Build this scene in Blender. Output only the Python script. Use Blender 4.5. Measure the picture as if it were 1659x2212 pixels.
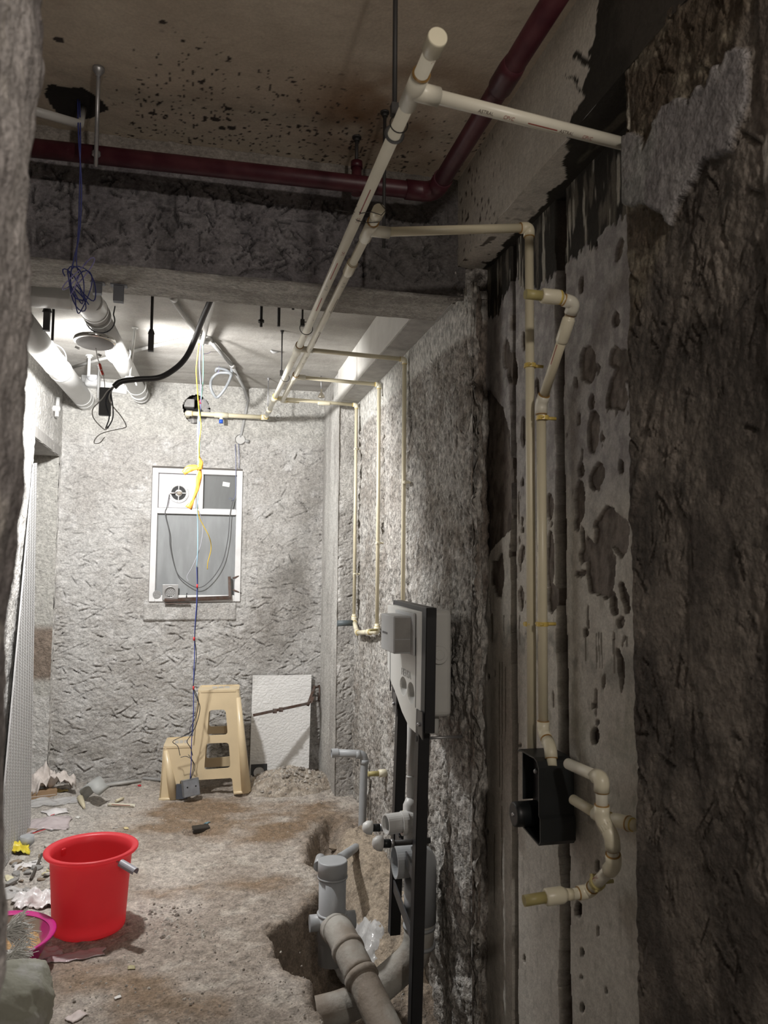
import bpy, bmesh, math, random
import numpy as np
from mathutils import Vector, Matrix
from mathutils.geometry import tessellate_polygon

for o in list(bpy.data.objects):
    bpy.data.objects.remove(o, do_unlink=True)
SC = bpy.context.scene
COL = SC.collection
random.seed(7)
RNG = np.random.default_rng(11)

# ------------------------------------------------------------------ camera
F, CX, CY, H = 1660.0, 829.5, 1106.0, 1.35
YAW, PITCH, ROLL = math.radians(13.3), math.radians(4.2), math.radians(0.5)
fw = Vector((math.sin(YAW)*math.cos(PITCH), math.cos(YAW)*math.cos(PITCH), math.sin(PITCH)))
_r = Vector((math.cos(YAW), -math.sin(YAW), 0)); _u = _r.cross(fw)
rt = _r*math.cos(ROLL) + _u*math.sin(ROLL)
up = -_r*math.sin(ROLL) + _u*math.cos(ROLL)
CAMP = Vector((0, 0, H))
cam_d = bpy.data.cameras.new('camera'); cam = bpy.data.objects.new('camera', cam_d); COL.objects.link(cam)
cam_d.sensor_fit = 'VERTICAL'; cam_d.sensor_height = 24.0; cam_d.sensor_width = 18.0
cam_d.lens = F/2212*24.0; cam_d.clip_start = 0.02
cam.matrix_world = Matrix(((rt.x, up.x, -fw.x, 0), (rt.y, up.y, -fw.y, 0), (rt.z, up.z, -fw.z, H), (0, 0, 0, 1)))
cam_d.dof.use_dof = True; cam_d.dof.focus_distance = 3.4; cam_d.dof.aperture_fstop = 4.5
SC.camera = cam

# ------------------------------------------------------------------ world, lamps, exposure
w = bpy.data.worlds.new('world'); SC.world = w; w.use_nodes = True
w.node_tree.nodes['Background'].inputs[0].default_value = (1.0, 0.90, 0.80, 1)
w.node_tree.nodes['Background'].inputs[1].default_value = 0.16
# light of the hanging panel lamp (its housing is built further down as ceiling_panel_lamp)
LAMP = Vector((-0.47, 3.60, 2.25))
ld = bpy.data.lights.new('panel_lamp_light', 'SPOT'); lo = bpy.data.objects.new('panel_lamp_light', ld); COL.objects.link(lo)
ld.energy = 108; ld.color = (1.0, 0.985, 0.965); ld.shadow_soft_size = 0.045
ld.spot_size = math.radians(178); ld.spot_blend = 0.36
lo.location = LAMP
lo.rotation_euler = Vector((0.10, 0.77, -0.64)).to_track_quat('-Z', 'Y').to_euler()
# bulb of the passage behind the camera, up by its ceiling
l2 = bpy.data.lights.new('passage_bulb_light', 'POINT'); l2o = bpy.data.objects.new('passage_bulb_light', l2); COL.objects.link(l2o)
l2.energy = 52; l2.color = (1.0, 0.91, 0.82); l2.shadow_soft_size = 0.06
l2o.location = (0.45, -0.9, 2.3)
SC.view_settings.view_transform = 'Standard'; SC.view_settings.look = 'None'
SC.view_settings.gamma = 1.0; SC.view_settings.use_curve_mapping = False
SC.view_settings.exposure = 0.5

# ------------------------------------------------------------------ helpers
def ray(u, v):
    return fw + rt*((u-CX)/F) - up*((v-CY)/F)
def aX(u, v, X):
    d = ray(u, v); return CAMP + d*(X/d.x)
def aY(u, v, Y):
    d = ray(u, v); return CAMP + d*(Y/d.y)
def aZ(u, v, Z):
    d = ray(u, v); return CAMP + d*((Z-H)/d.z)
V = Vector

LAT = np.random.default_rng(3).random((256, 256))
def vnoise(x, y, seed=0):
    x = np.asarray(x, float) + seed*17.31; y = np.asarray(y, float) + seed*9.77
    xi = np.floor(x).astype(int); yi = np.floor(y).astype(int)
    fx = x-xi; fy = y-yi
    fx = fx*fx*(3-2*fx); fy = fy*fy*(3-2*fy)
    a = LAT[xi & 255, yi & 255]; b = LAT[(xi+1) & 255, yi & 255]
    c = LAT[xi & 255, (yi+1) & 255]; d = LAT[(xi+1) & 255, (yi+1) & 255]
    return (a*(1-fx)+b*fx)*(1-fy)+(c*(1-fx)+d*fx)*fy
def fbm(x, y, o=4, seed=0, gain=.5):
    s = 0; a = 1; t = 0
    for i in range(o):
        s = s + a*(vnoise(x*2**i, y*2**i, seed+i*5)*2-1); t += a; a *= gain
    return s/t
def ridged(x, y, o=4, seed=0):
    s = 0; a = 1; t = 0
    for i in range(o):
        s = s + a*(1-np.abs(vnoise(x*2**i, y*2**i, seed+i*5)*2-1)); t += a; a *= .5
    return s/t
def sstep(a, b, x):
    t = np.clip((x-a)/(b-a), 0, 1); return t*t*(3-2*t)
def inpoly(px, py, poly):
    ins = np.zeros(px.shape, bool); n = len(poly)
    for i in range(n):
        x1, y1 = poly[i]; x2, y2 = poly[(i+1) % n]
        c = (y1 > py) != (y2 > py)
        with np.errstate(divide='ignore', invalid='ignore'):
            xx = (x2-x1)*(py-y1)/((y2-y1) if y2 != y1 else 1e-9)+x1
        ins ^= c & (px < xx)
    return ins
def polydist(px, py, poly):
    d = np.full(px.shape, 1e9); n = len(poly)
    for i in range(n):
        x1, y1 = poly[i]; x2, y2 = poly[(i+1) % n]
        dx, dy = x2-x1, y2-y1; L = dx*dx+dy*dy+1e-12
        t = np.clip(((px-x1)*dx+(py-y1)*dy)/L, 0, 1)
        d = np.minimum(d, np.hypot(px-x1-t*dx, py-y1-t*dy))
    return d
def gouges(h, U, W, n, lmin, lmax, wmin, wmax, dmax, ang, spread, seed):
    """chisel strokes cut into a height field laid out on the grid U (columns), W (rows)"""
    r = np.random.default_rng(seed)
    u1, w1 = U[0, :], W[:, 0]; du = u1[1]-u1[0]; dw = w1[1]-w1[0]
    for _ in range(n):
        cx = r.uniform(u1[0], u1[-1]); cy = r.uniform(w1[0], w1[-1])
        l = r.uniform(lmin, lmax); wd = r.uniform(wmin, wmax); a = math.radians(ang + r.normal()*spread); d = r.uniform(.35, 1)*dmax
        i0 = max(0, int((cx-l-u1[0])/du)); i1 = min(len(u1), int((cx+l-u1[0])/du)+2)
        j0 = max(0, int((cy-l-w1[0])/dw)); j1 = min(len(w1), int((cy+l-w1[0])/dw)+2)
        if i1 <= i0 or j1 <= j0: continue
        x = U[j0:j1, i0:i1]-cx; y = W[j0:j1, i0:i1]-cy
        t = (x*math.cos(a)+y*math.sin(a))/l; s = (-x*math.sin(a)+y*math.cos(a))/wd
        m = np.clip(1-t*t, 0, 1)
        h[j0:j1, i0:i1] += d*m*(-np.clip(1-np.abs(s), 0, 1)*(1+.6*np.sign(s)) + .45*np.clip(1-np.abs(s-1.5), 0, 1))
    return h

MAT = {}
def nt(name):
    m = bpy.data.materials.new(name); m.use_nodes = True
    n = m.node_tree; p = n.nodes['Principled BSDF']; MAT[name] = m
    return m, n, p
def add_bump(n, p, layers, coord='Object'):
    tc = n.nodes.new('ShaderNodeTexCoord'); prev = None
    for sc, st, det in layers:
        t = n.nodes.new('ShaderNodeTexNoise'); t.inputs['Scale'].default_value = sc; t.inputs['Detail'].default_value = det
        n.links.new(tc.outputs[coord], t.inputs['Vector'])
        b = n.nodes.new('ShaderNodeBump'); b.inputs['Strength'].default_value = st; b.inputs['Distance'].default_value = .6/sc
        n.links.new(t.outputs['Fac'], b.inputs['Height'])
        if prev: n.links.new(prev.outputs['Normal'], b.inputs['Normal'])
        prev = b
    if prev: n.links.new(prev.outputs['Normal'], p.inputs['Normal'])
def mat(name, col, rough=.6, metal=0., var=.12, vs=18., bump=0., bs=120., col2=None, thr=None, emit=0., spec=.5):
    m, n, p = nt(name)
    p.inputs['Roughness'].default_value = rough; p.inputs['Metallic'].default_value = metal
    p.inputs['Specular IOR Level'].default_value = spec
    tc = n.nodes.new('ShaderNodeTexCoord'); t = n.nodes.new('ShaderNodeTexNoise')
    t.inputs['Scale'].default_value = vs; t.inputs['Detail'].default_value = 5
    n.links.new(tc.outputs['Object'], t.inputs['Vector'])
    cr = n.nodes.new('ShaderNodeValToRGB'); e = cr.color_ramp.elements
    c2 = col2 if col2 else tuple(min(1, c*(1+var)) for c in col)
    c1 = col if col2 else tuple(c*(1-var) for c in col)
    e[0].color = (*c1, 1); e[1].color = (*c2, 1)
    e[0].position, e[1].position = thr if thr else (.3, .7)
    n.links.new(t.outputs['Fac'], cr.inputs[0]); n.links.new(cr.outputs[0], p.inputs['Base Color'])
    if bump: add_bump(n, p, [(bs, bump, 3)])
    if emit:
        p.inputs['Emission Color'].default_value = (*col, 1); p.inputs['Emission Strength'].default_value = emit
    return m
def relief_mat(name, rough=.92, var=.22, vs=30., layers=((60, .5, 5), (220, .45, 4)), spec=.25, fine=110., fvar=.22, stretch=(1, 1, 1)):
    m, n, p = nt(name)
    p.inputs['Roughness'].default_value = rough; p.inputs['Specular IOR Level'].default_value = spec
    at = n.nodes.new('ShaderNodeAttribute'); at.attribute_name = 'Col'
    tc = n.nodes.new('ShaderNodeTexCoord'); t = n.nodes.new('ShaderNodeTexNoise'); t.inputs['Scale'].default_value = vs; t.inputs['Detail'].default_value = 8; t.inputs['Roughness'].default_value = .65
    n.links.new(tc.outputs['Object'], t.inputs['Vector'])
    mr = n.nodes.new('ShaderNodeMapRange'); mr.inputs['From Min'].default_value = .3; mr.inputs['From Max'].default_value = .7
    mr.inputs['To Min'].default_value = 1-var; mr.inputs['To Max'].default_value = 1+var
    n.links.new(t.outputs['Fac'], mr.inputs['Value'])
    t2 = n.nodes.new('ShaderNodeTexNoise'); t2.inputs['Scale'].default_value = fine; t2.inputs['Detail'].default_value = 4; t2.inputs['Roughness'].default_value = .6
    mp = n.nodes.new('ShaderNodeMapping'); mp.inputs['Scale'].default_value = stretch; n.links.new(tc.outputs['Object'], mp.inputs[0]); n.links.new(mp.outputs[0], t2.inputs['Vector'])
    m2 = n.nodes.new('ShaderNodeMapRange'); m2.inputs['From Min'].default_value = .36; m2.inputs['From Max'].default_value = .64; m2.inputs['To Min'].default_value = 1-fvar; m2.inputs['To Max'].default_value = 1+fvar
    n.links.new(t2.outputs['Fac'], m2.inputs['Value'])
    mm = n.nodes.new('ShaderNodeMath'); mm.operation = 'MULTIPLY'; n.links.new(mr.outputs['Result'], mm.inputs[0]); n.links.new(m2.outputs['Result'], mm.inputs[1])
    mx = n.nodes.new('ShaderNodeVectorMath'); mx.operation = 'SCALE'
    n.links.new(at.outputs['Color'], mx.inputs[0]); n.links.new(mm.outputs[0], mx.inputs['Scale'])
    n.links.new(mx.outputs['Vector'], p.inputs['Base Color'])
    add_bump(n, p, layers)
    return m

def set_props(o, label=None, cat=None, group=None, kind=None):
    if label: o['label'] = label
    if cat: o['category'] = cat
    if group: o['group'] = group
    if kind: o['kind'] = kind
    return o
def mesh_obj(name, verts, faces, m, parent=None, smooth=False, loc=None, cols=None):
    """verts in world space; loc = the origin to use"""
    me = bpy.data.meshes.new(name)
    root = parent
    while root is not None and root.parent is not None: root = root.parent
    off = V((0, 0, 0))
    if root is not None: off = V(root.location)
    elif loc is not None: off = V(loc)
    va = np.array([tuple(v) for v in verts], float) - np.array(off)
    me.from_pydata(va.tolist() if not isinstance(verts, np.ndarray) else va.tolist(), [], faces)
    if m: me.materials.append(m)
    if smooth:
        me.polygons.foreach_set('use_smooth', [True]*len(me.polygons))
    if cols is not None:
        a = me.color_attributes.new('Col', 'FLOAT_COLOR', 'POINT')
        c4 = np.ones((len(va), 4), np.float32); c4[:, :3] = cols
        a.data.foreach_set('color', c4.ravel())
    me.update()
    o = bpy.data.objects.new(name, me); COL.objects.link(o)
    if parent is not None: o.parent = parent
    elif loc is not None: o.location = off
    return o
def thing(name, loc, label, cat, group=None, kind=None):
    o = bpy.data.objects.new(name, None); COL.objects.link(o); o.location = V(loc); o.empty_display_size = .05
    return set_props(o, label, cat, group, kind)

class MB:
    def __init__(s): s.v = []; s.f = []; s.sm = []
    def add(s, vs, fs, smooth=False):
        b = len(s.v); s.v += [V(v) for v in vs]; s.f += [tuple(i+b for i in f) for f in fs]; s.sm += [smooth]*len(fs); return s
    def box(s, a, b, R=None, c=None):
        """axis box between corners a and b, optionally rotated by R about c"""
        x0, y0, z0 = a; x1, y1, z1 = b
        vs = [V(p) for p in ((x0, y0, z0), (x1, y0, z0), (x1, y1, z0), (x0, y1, z0), (x0, y0, z1), (x1, y0, z1), (x1, y1, z1), (x0, y1, z1))]
        if R is not None:
            c = V(c) if c is not None else (V(a)+V(b))/2
            vs = [c+R@(v-c) for v in vs]
        return s.add(vs, [(0, 3, 2, 1), (4, 5, 6, 7), (0, 1, 5, 4), (1, 2, 6, 5), (2, 3, 7, 6), (3, 0, 4, 7)])
    def hexa(s, p):
        return s.add(p, [(0, 3, 2, 1), (4, 5, 6, 7), (0, 1, 5, 4), (1, 2, 6, 5), (2, 3, 7, 6), (3, 0, 4, 7)])
    def tube(s, path, r, seg=12, caps=True, closed=False):
        path = [V(p) for p in path]; n = len(path)
        rs = r if isinstance(r, (list, tuple)) else [r]*n
        T = []
        for i in range(n):
            a = path[i-1] if (i > 0 or closed) else path[i]; b = path[(i+1) % n] if (i < n-1 or closed) else path[i]
            t = b-a
            T.append(t.normalized() if t.length > 1e-9 else V((0, 0, 1)))
        ref = V((0, 0, 1)) if abs(T[0].z) < .9 else V((1, 0, 0))
        N = (ref-T[0]*ref.dot(T[0])).normalized(); vs = []
        for i in range(n):
            if i:
                N = N-T[i]*N.dot(T[i]); N = N.normalized() if N.length > 1e-6 else T[i].orthogonal().normalized()
            B = T[i].cross(N)
            for k in range(seg):
                a = 2*math.pi*k/seg; vs.append(path[i]+(N*math.cos(a)+B*math.sin(a))*rs[i])
        fs = []
        for i in range(n if closed else n-1):
            j = (i+1) % n
            for k in range(seg):
                k2 = (k+1) % seg; fs.append((i*seg+k, i*seg+k2, j*seg+k2, j*seg+k))
        s.add(vs, fs, True)
        if caps and not closed:
            b = len(s.v)-len(vs)
            s.f.append(tuple(b+k for k in reversed(range(seg)))); s.sm.append(False)
            s.f.append(tuple(b+(n-1)*seg+k for k in range(seg))); s.sm.append(False)
        return s
    def cyl(s, p0, p1, r0, r1=None, seg=16, caps=True):
        r1 = r0 if r1 is None else r1
        return s.tube([p0, p1], [r0, r1], seg, caps)
    def pipe(s, p0, p1, ro, ri, seg=20):
        """hollow tube, open ends"""
        p0, p1 = V(p0), V(p1); t = (p1-p0).normalized(); N = t.orthogonal().normalized(); B = t.cross(N); vs = []
        for p, r in ((p0, ro), (p1, ro), (p1, ri), (p0, ri)):
            for k in range(seg):
                a = 2*math.pi*k/seg; vs.append(p+(N*math.cos(a)+B*math.sin(a))*r)
        fs = []
        for i in range(4):
            j = (i+1) % 4
            for k in range(seg):
                k2 = (k+1) % seg; fs.append((i*seg+k, i*seg+k2, j*seg+k2, j*seg+k))
        return s.add(vs, fs, False)
    def lathe(s, prof, o, axis=(0, 0, 1), seg=32, smooth=True, sx=1., sy=1.):
        t = V(axis).normalized(); N = t.orthogonal().normalized() if abs(t.z) < .99 else V((1, 0, 0)); B = t.cross(N); o = V(o); vs = []
        for r, h in prof:
            for k in range(seg):
                a = 2*math.pi*k/seg; vs.append(o+t*h+(N*math.cos(a)*sx+B*math.sin(a)*sy)*r)
        fs = []
        for i in range(len(prof)-1):
            for k in range(seg):
                k2 = (k+1) % seg; fs.append((i*seg+k, i*seg+k2, (i+1)*seg+k2, (i+1)*seg+k))
        return s.add(vs, fs, smooth)
    def disc(s, c, n, r, seg=24):
        t = V(n).normalized(); N = t.orthogonal().normalized(); B = t.cross(N)
        return s.add([V(c)+(N*math.cos(2*math.pi*k/seg)+B*math.sin(2*math.pi*k/seg))*r for k in range(seg)], [tuple(range(seg))])
    def plate(s, loops, fn, th):
        """polygon (outer loop first, then holes) of 2-D points, fn maps (x,y,depth) to space"""
        flat = [p for l in loops for p in l]
        tri = tessellate_polygon([[V((p[0], p[1], 0)) for p in l] for l in loops]); n = len(flat)
        vs = [fn(p[0], p[1], 0) for p in flat]+[fn(p[0], p[1], th) for p in flat]
        fs = [tuple(t) for t in tri]+[tuple(i+n for i in reversed(t)) for t in tri]; b = 0
        for l in loops:
            m = len(l)
            for i in range(m):
                j = (i+1) % m; fs.append((b+i, b+j, b+j+n, b+i+n))
            b += m
        return s.add(vs, fs)
    def ball(s, c, r, seg=12, rings=8, sc=(1, 1, 1), R=None):
        vs = []; c = V(c)
        for i in range(rings+1):
            a = math.pi*i/rings
            for k in range(seg):
                b = 2*math.pi*k/seg
                p = V((math.sin(a)*math.cos(b)*r*sc[0], math.sin(a)*math.sin(b)*r*sc[1], math.cos(a)*r*sc[2]))
                vs.append(c+(R@p if R is not None else p))
        fs = []
        for i in range(rings):
            for k in range(seg):
                k2 = (k+1) % seg; fs.append((i*seg+k, (i+1)*seg+k, (i+1)*seg+k2, i*seg+k2))
        return s.add(vs, fs, True)
    def build(s, name, m, parent=None, bevel=0., bseg=2, fixn=True):
        loc = None
        if parent is None:
            xs = [v.x for v in s.v]; ys = [v.y for v in s.v]; zs = [v.z for v in s.v]
            loc = ((min(xs)+max(xs))/2, (min(ys)+max(ys))/2, min(zs))
        o = mesh_obj(name, s.v, s.f, m, parent, False, loc)
        o.data.polygons.foreach_set('use_smooth', s.sm)
        if fixn:
            bm = bmesh.new(); bm.from_mesh(o.data); bmesh.ops.recalc_face_normals(bm, faces=bm.faces[:]); bm.to_mesh(o.data); bm.free()
        if bevel:
            b = o.modifiers.new('bevel', 'BEVEL'); b.width = bevel; b.segments = bseg; b.limit_method = 'ANGLE'; b.angle_limit = math.radians(40)
        return o
def arcpath(pts, rad=.02, n=6):
    """polyline with rounded corners"""
    pts = [V(p) for p in pts]; out = [pts[0]]
    for i in range(1, len(pts)-1):
        a, b, c = pts[i-1], pts[i], pts[i+1]; d1 = (a-b); d2 = (c-b); r = min(rad, d1.length*.45, d2.length*.45)
        p = b+d1.normalized()*r; q = b+d2.normalized()*r
        for k in range(n+1):
            t = k/n; out.append(p*(1-t)**2+b*2*t*(1-t)+q*t*t)
    out.append(pts[-1]); return out
def spline(pts, n=8):
    pts = [V(p) for p in pts]; P = [pts[0]*2-pts[1]]+pts+[pts[-1]*2-pts[-2]]; out = []
    for i in range(1, len(P)-2):
        for k in range(n):
            t = k/n; a, b, c, d = P[i-1], P[i], P[i+1], P[i+2]
            out.append(.5*((2*b)+(c-a)*t+(2*a-5*b+4*c-d)*t*t+(-a+3*b-3*c+d)*t**3))
    out.append(pts[-1]); return out
def copy_thing(o, loc=None, rot=None, label=None):
    c = o.copy(); COL.objects.link(c)
    if loc is not None: c.location = V(loc)
    if rot is not None: c.rotation_euler = rot
    if label: c['label'] = label
    for ch in o.children:
        d = ch.copy(); COL.objects.link(d); d.parent = c
        for g in ch.children:
            e = g.copy(); COL.objects.link(e); e.parent = d
    return c

def relief(name, o, ux, vy, nrm, W, Ht, res, hf, cf, m, mask=None, parent=None, kind='structure', smooth=True, warp=None):
    """height-field panel: o + u*ux + v*vy + h*nrm"""
    nu = max(2, int(W/res)+1); nv = max(2, int(Ht/res)+1)
    U, W_ = np.meshgrid(np.linspace(0, W, nu), np.linspace(0, Ht, nv))
    h = hf(U, W_); c = cf(U, W_, h)
    o = np.array(o); ux = np.array(ux, float); vy = np.array(vy, float); nr = np.array(nrm, float)
    P = o + U[..., None]*ux + W_[..., None]*vy + h[..., None]*nr
    idx = np.arange(nu*nv).reshape(nv, nu)
    q = np.stack([idx[:-1, :-1], idx[:-1, 1:], idx[1:, 1:], idx[1:, :-1]], -1)
    if np.dot(np.cross(ux, vy), nr) < 0: q = q[..., ::-1]
    if mask is not None:
        uc = (U[:-1, :-1]+U[1:, 1:])/2; vc = (W_[:-1, :-1]+W_[1:, 1:])/2
        q = q[~mask(uc, vc)]
    q = q.reshape(-1, 4)
    me = bpy.data.meshes.new(name)
    va = P.reshape(-1, 3)
    me.vertices.add(len(va)); me.vertices.foreach_set('co', va.astype(np.float32).ravel())
    me.loops.add(q.size); me.loops.foreach_set('vertex_index', q.astype(np.int32).ravel())
    me.polygons.add(len(q)); me.polygons.foreach_set('loop_start', np.arange(0, q.size, 4, dtype=np.int32))
    me.polygons.foreach_set('use_smooth', np.full(len(q), smooth))
    me.update(calc_edges=True); me.validate()
    a = me.color_attributes.new('Col', 'FLOAT_COLOR', 'POINT')
    c4 = np.ones((len(va), 4), np.float32); c4[:, :3] = np.clip(c, 0, 1).reshape(-1, 3); a.data.foreach_set('color', c4.ravel())
    me.materials.append(m)
    ob = bpy.data.objects.new(name, me); COL.objects.link(ob)
    if parent is not None:
        ob.parent = parent
    elif kind: ob['kind'] = kind
    return ob
def lerpc(a, b, t):
    return np.asarray(a)*(1-t[..., None])+np.asarray(b)*t[..., None]
def const(c, U):
    return np.broadcast_to(np.array(c, float), U.shape+(3,)).copy()
def wpolyX(pts, X):
    return [(p.y, p.z) for p in (aX(u, v, X) for u, v in pts)]
def wpolyZ(pts, Z):
    return [(p.x, p.y) for p in (aZ(u, v, Z) for u, v in pts)]
def wpolyY(pts, Y):
    return [(p.x, p.z) for p in (aY(u, v, Y) for u, v in pts)]
def ell(u, v, ru, rv, tilt=0., n=14):
    t = math.radians(tilt); out = []
    for k in range(n):
        a = 2*math.pi*k/n; x = ru*math.cos(a); y = rv*math.sin(a)
        out.append((u+x*math.cos(t)-y*math.sin(t), v+x*math.sin(t)+y*math.cos(t)))
    return out
# ================================================================== the setting
D, ZR, ZF = 5.20, 2.56, 2.79          # back wall, rear (lower) slab, front slab
BY0, BY1, BZ = 2.62, 2.90, 2.345      # cross beam
XL, XR, XP, XQ = -0.885, 0.92, 1.005, 0.90   # left wall, far right wall, painted wall, near pier
MW = relief_mat('chipped_cement', layers=((55, .9, 6), (210, .9, 4)), fine=120, fvar=.20, stretch=(.7, 1, 1))
MWF = relief_mat('chipped_cement_coarse', layers=((35, 1.0, 6), (150, 1.0, 4)), fine=95, fvar=.42, stretch=(1, 1, .45))
MPL = relief_mat('peeling_plaster', rough=.8, var=.16, vs=45, layers=((90, .25, 5), (300, .25, 3)), fine=160, fvar=.10)
MCE = relief_mat('slab_underside', rough=.9, var=.10, vs=9, layers=((25, .12, 5), (140, .14, 4)), fine=120, fvar=.07)
MFL = relief_mat('dirt_floor', rough=.95, var=.34, vs=28, layers=((45, 1.0, 8), (260, 1.0, 4)), fine=120, fvar=.24)
MPR = relief_mat('pier_render', layers=((35, 1.0, 6), (150, .9, 4)), fine=110, fvar=.22, stretch=(1, 1, .7))
dark = mat('dark_void', (.02, .018, .016), .95)

# ---- back wall with the window opening and the pipe hole
w0 = aY(331, 1008, D); w1 = aY(521, 1298, D)
WX0, WX1, WZ0, WZ1 = w0.x-.004, aY(524, 1018, D).x+.004, w1.z-.006, w0.z+.004
hc = aY(424, 886, D); 
def bw_mask(U, W):
    X = U-1.0; Z = W-.15
    win = (X > WX0) & (X < WX1) & (Z > WZ0) & (Z < WZ1)
    hole = np.hypot((X-hc.x)/.088, (Z-hc.z)/.098) < 1+.12*fbm(X*30, Z*30, 2, 4)
    return win | hole
def bw_h(U, W):
    X = U-1.0; Z = W-.15
    low = sstep(2.20, 2.14, Z+.03*fbm(X*9, Z*9, 3, 2))          # hacked zone below the smooth top band
    h = .010*fbm(X*7, Z*9, 4, 1)+.007*fbm(X*26+Z*9, Z*40, 4, 7)*low
    g = np.zeros_like(h)
    gouges(g, U, W, 1100, .012, .05, .003, .009, .018, -15, 28, 5)
    gouges(g, U, W, 160, .05, .13, .003, .006, .010, 32, 12, 6)
    h += g*low
    h += (1-low)*.012
    # sunk sill slab below the window, cracks near the top right
    sill = (X > WX0-.03) & (X < WX1-.03) & (Z < WZ0-.005) & (Z > WZ0-.115)
    h = np.where(sill, .018+.004*fbm(X*20, Z*20, 3, 3), h)
    edge = np.minimum(np.minimum(np.abs(X-WX0), np.abs(X-WX1)), np.minimum(np.abs(Z-WZ0), np.abs(Z-WZ1)))
    near = (X > WX0-.03) & (X < WX1+.03) & (Z > WZ0-.03) & (Z < WZ1+.03)
    h = np.where(near & ~sill, h*.5+.004, h)
    return h
def bw_c(U, W, h):
    X = U-1.0; Z = W-.15
    n = fbm(X*5, Z*5, 4, 12)
    c = lerpc((.40, .385, .365), (.50, .49, .475), sstep(-.4, .5, n))
    c = lerpc(c, (.33, .315, .29), sstep(.15, .6, fbm(X*3+4, Z*8, 4, 15))*sstep(.6, 0, Z))
    c = lerpc(c, (.56, .55, .54), sstep(.35, .6, fbm(X*11, Z*11, 4, 19))*.7)
    c = lerpc(c, (.44, .43, .40), sstep(2.15, 2.25, Z)*.7)
    damp = ((X-.42)**2+((Z-1.02)/1.3)**2 < .012)
    c = lerpc(c, (.20, .18, .155), damp*.35*sstep(-.3, .4, fbm(X*22, Z*22, 3, 31)))
    return c
relief('wall_back', (-1.0, D, -.15), (1, 0, 0), (0, 0, 1), (0, -1, 0), 1.95, 2.75, .006, bw_h, bw_c, MW, bw_mask)
wb = bpy.data.objects['wall_back']
mb = MB().box((hc.x-.16, D+.09, hc.z-.16), (hc.x+.16, D+.12, hc.z+.16)).build('hole_backing', dark, wb)
brk = mat('hole_stone', (.34, .33, .32), .9, var=.25, bump=.4, bs=60)
for k, (u, v, s) in enumerate(((409, 872, .034), (417, 905, .034), (440, 874, .028), (436, 905, .036), (448, 893, .026), (407, 893, .022))):
    p = aY(u, v, D+.045); R = Matrix.Rotation(k*1.3, 3, 'Y') @ Matrix.Rotation(k*.7, 3, 'X')
    MB().box((p.x-s, D+.015, p.z-s*.8), (p.x+s, D+.085, p.z+s*.8), R).build('stone', brk, wb, bevel=.006)

# ---- left wall with a door opening next to the back corner
OY0, OY1, OZ1 = 4.40, 5.13, 2.035
def lw_h(U, W):
    h = .007*fbm(U*9, W*9, 4, 40)+.005*fbm(U*40, W*40, 3, 41)
    return h
def lw_c(U, W, h):
    c = lerpc((.60, .59, .57), (.74, .73, .71), sstep(-.3, .3, fbm(U*8, W*8, 4, 42)))
    pits = sstep(.30, .42, fbm(U*38, W*30, 3, 43))
    c = lerpc(c, (.22, .21, .20), pits*sstep(2.1, 1.7, W)*.8)
    return lerpc(c, (.45, .44, .42), sstep(1.9, 2.3, W))
relief('wall_left', (XL, .85, -.1), (0, 1, 0), (0, 0, 1), (1, 0, 0), D-.85+.05, 2.95, .012, lw_h, lw_c, MW,
       lambda U, W: (U+.85 > OY0) & (U+.85 < OY1) & (W-.1 < OZ1))
wl = bpy.data.objects['wall_left']
def rv_c(U, W, h):
    c = const((.44, .43, .40), U)
    blob = sstep(.0, .12, fbm(U*22, W*14, 4, 50)-(U-.05)*5.0)
    c = lerpc(c, (.72, .71, .68), blob*sstep(1.05, 1.12, W))
    c = lerpc(c, (.23, .185, .15), sstep(1.10, 1.04, W)*sstep(.72, .78, W))
    c = lerpc(c, (.56, .55, .53), (sstep(.66, .64, W+.02*fbm(U*40, W*40, 3, 51))))
    return c
# far reveal of the opening (faces the camera), lintel underside, near reveal
relief('door_reveal', (XL-.30, OY1, -.1), (1, 0, 0), (0, 0, 1), (0, -1, 0), .30, OZ1+.1, .006,
       lambda U, W: .004*fbm(U*30, W*30, 4, 52)+np.where((W < 1.10), .006*fbm(U*25, W*18, 3, 53), 0), rv_c, MW, parent=wl, kind=None)
lint = mat('lintel_plaster', (.34, .33, .315), .9, bump=.3, bs=60)
MB().box((XL-.32, OY0-.02, OZ1), (XL+.004, OY1+.03, OZ1+.06)).build('lintel', lint, wl)
MB().box((XL-.34, OY0-.05, -.1), (XL-.30, OY1+.03, OZ1+.05)).build('opening_backing', lint, wl)
MB().box((XL-.32, OY0-.04, -.1), (XL-.004, OY0, OZ1+.05)).build('near_reveal', lint, wl)

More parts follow.
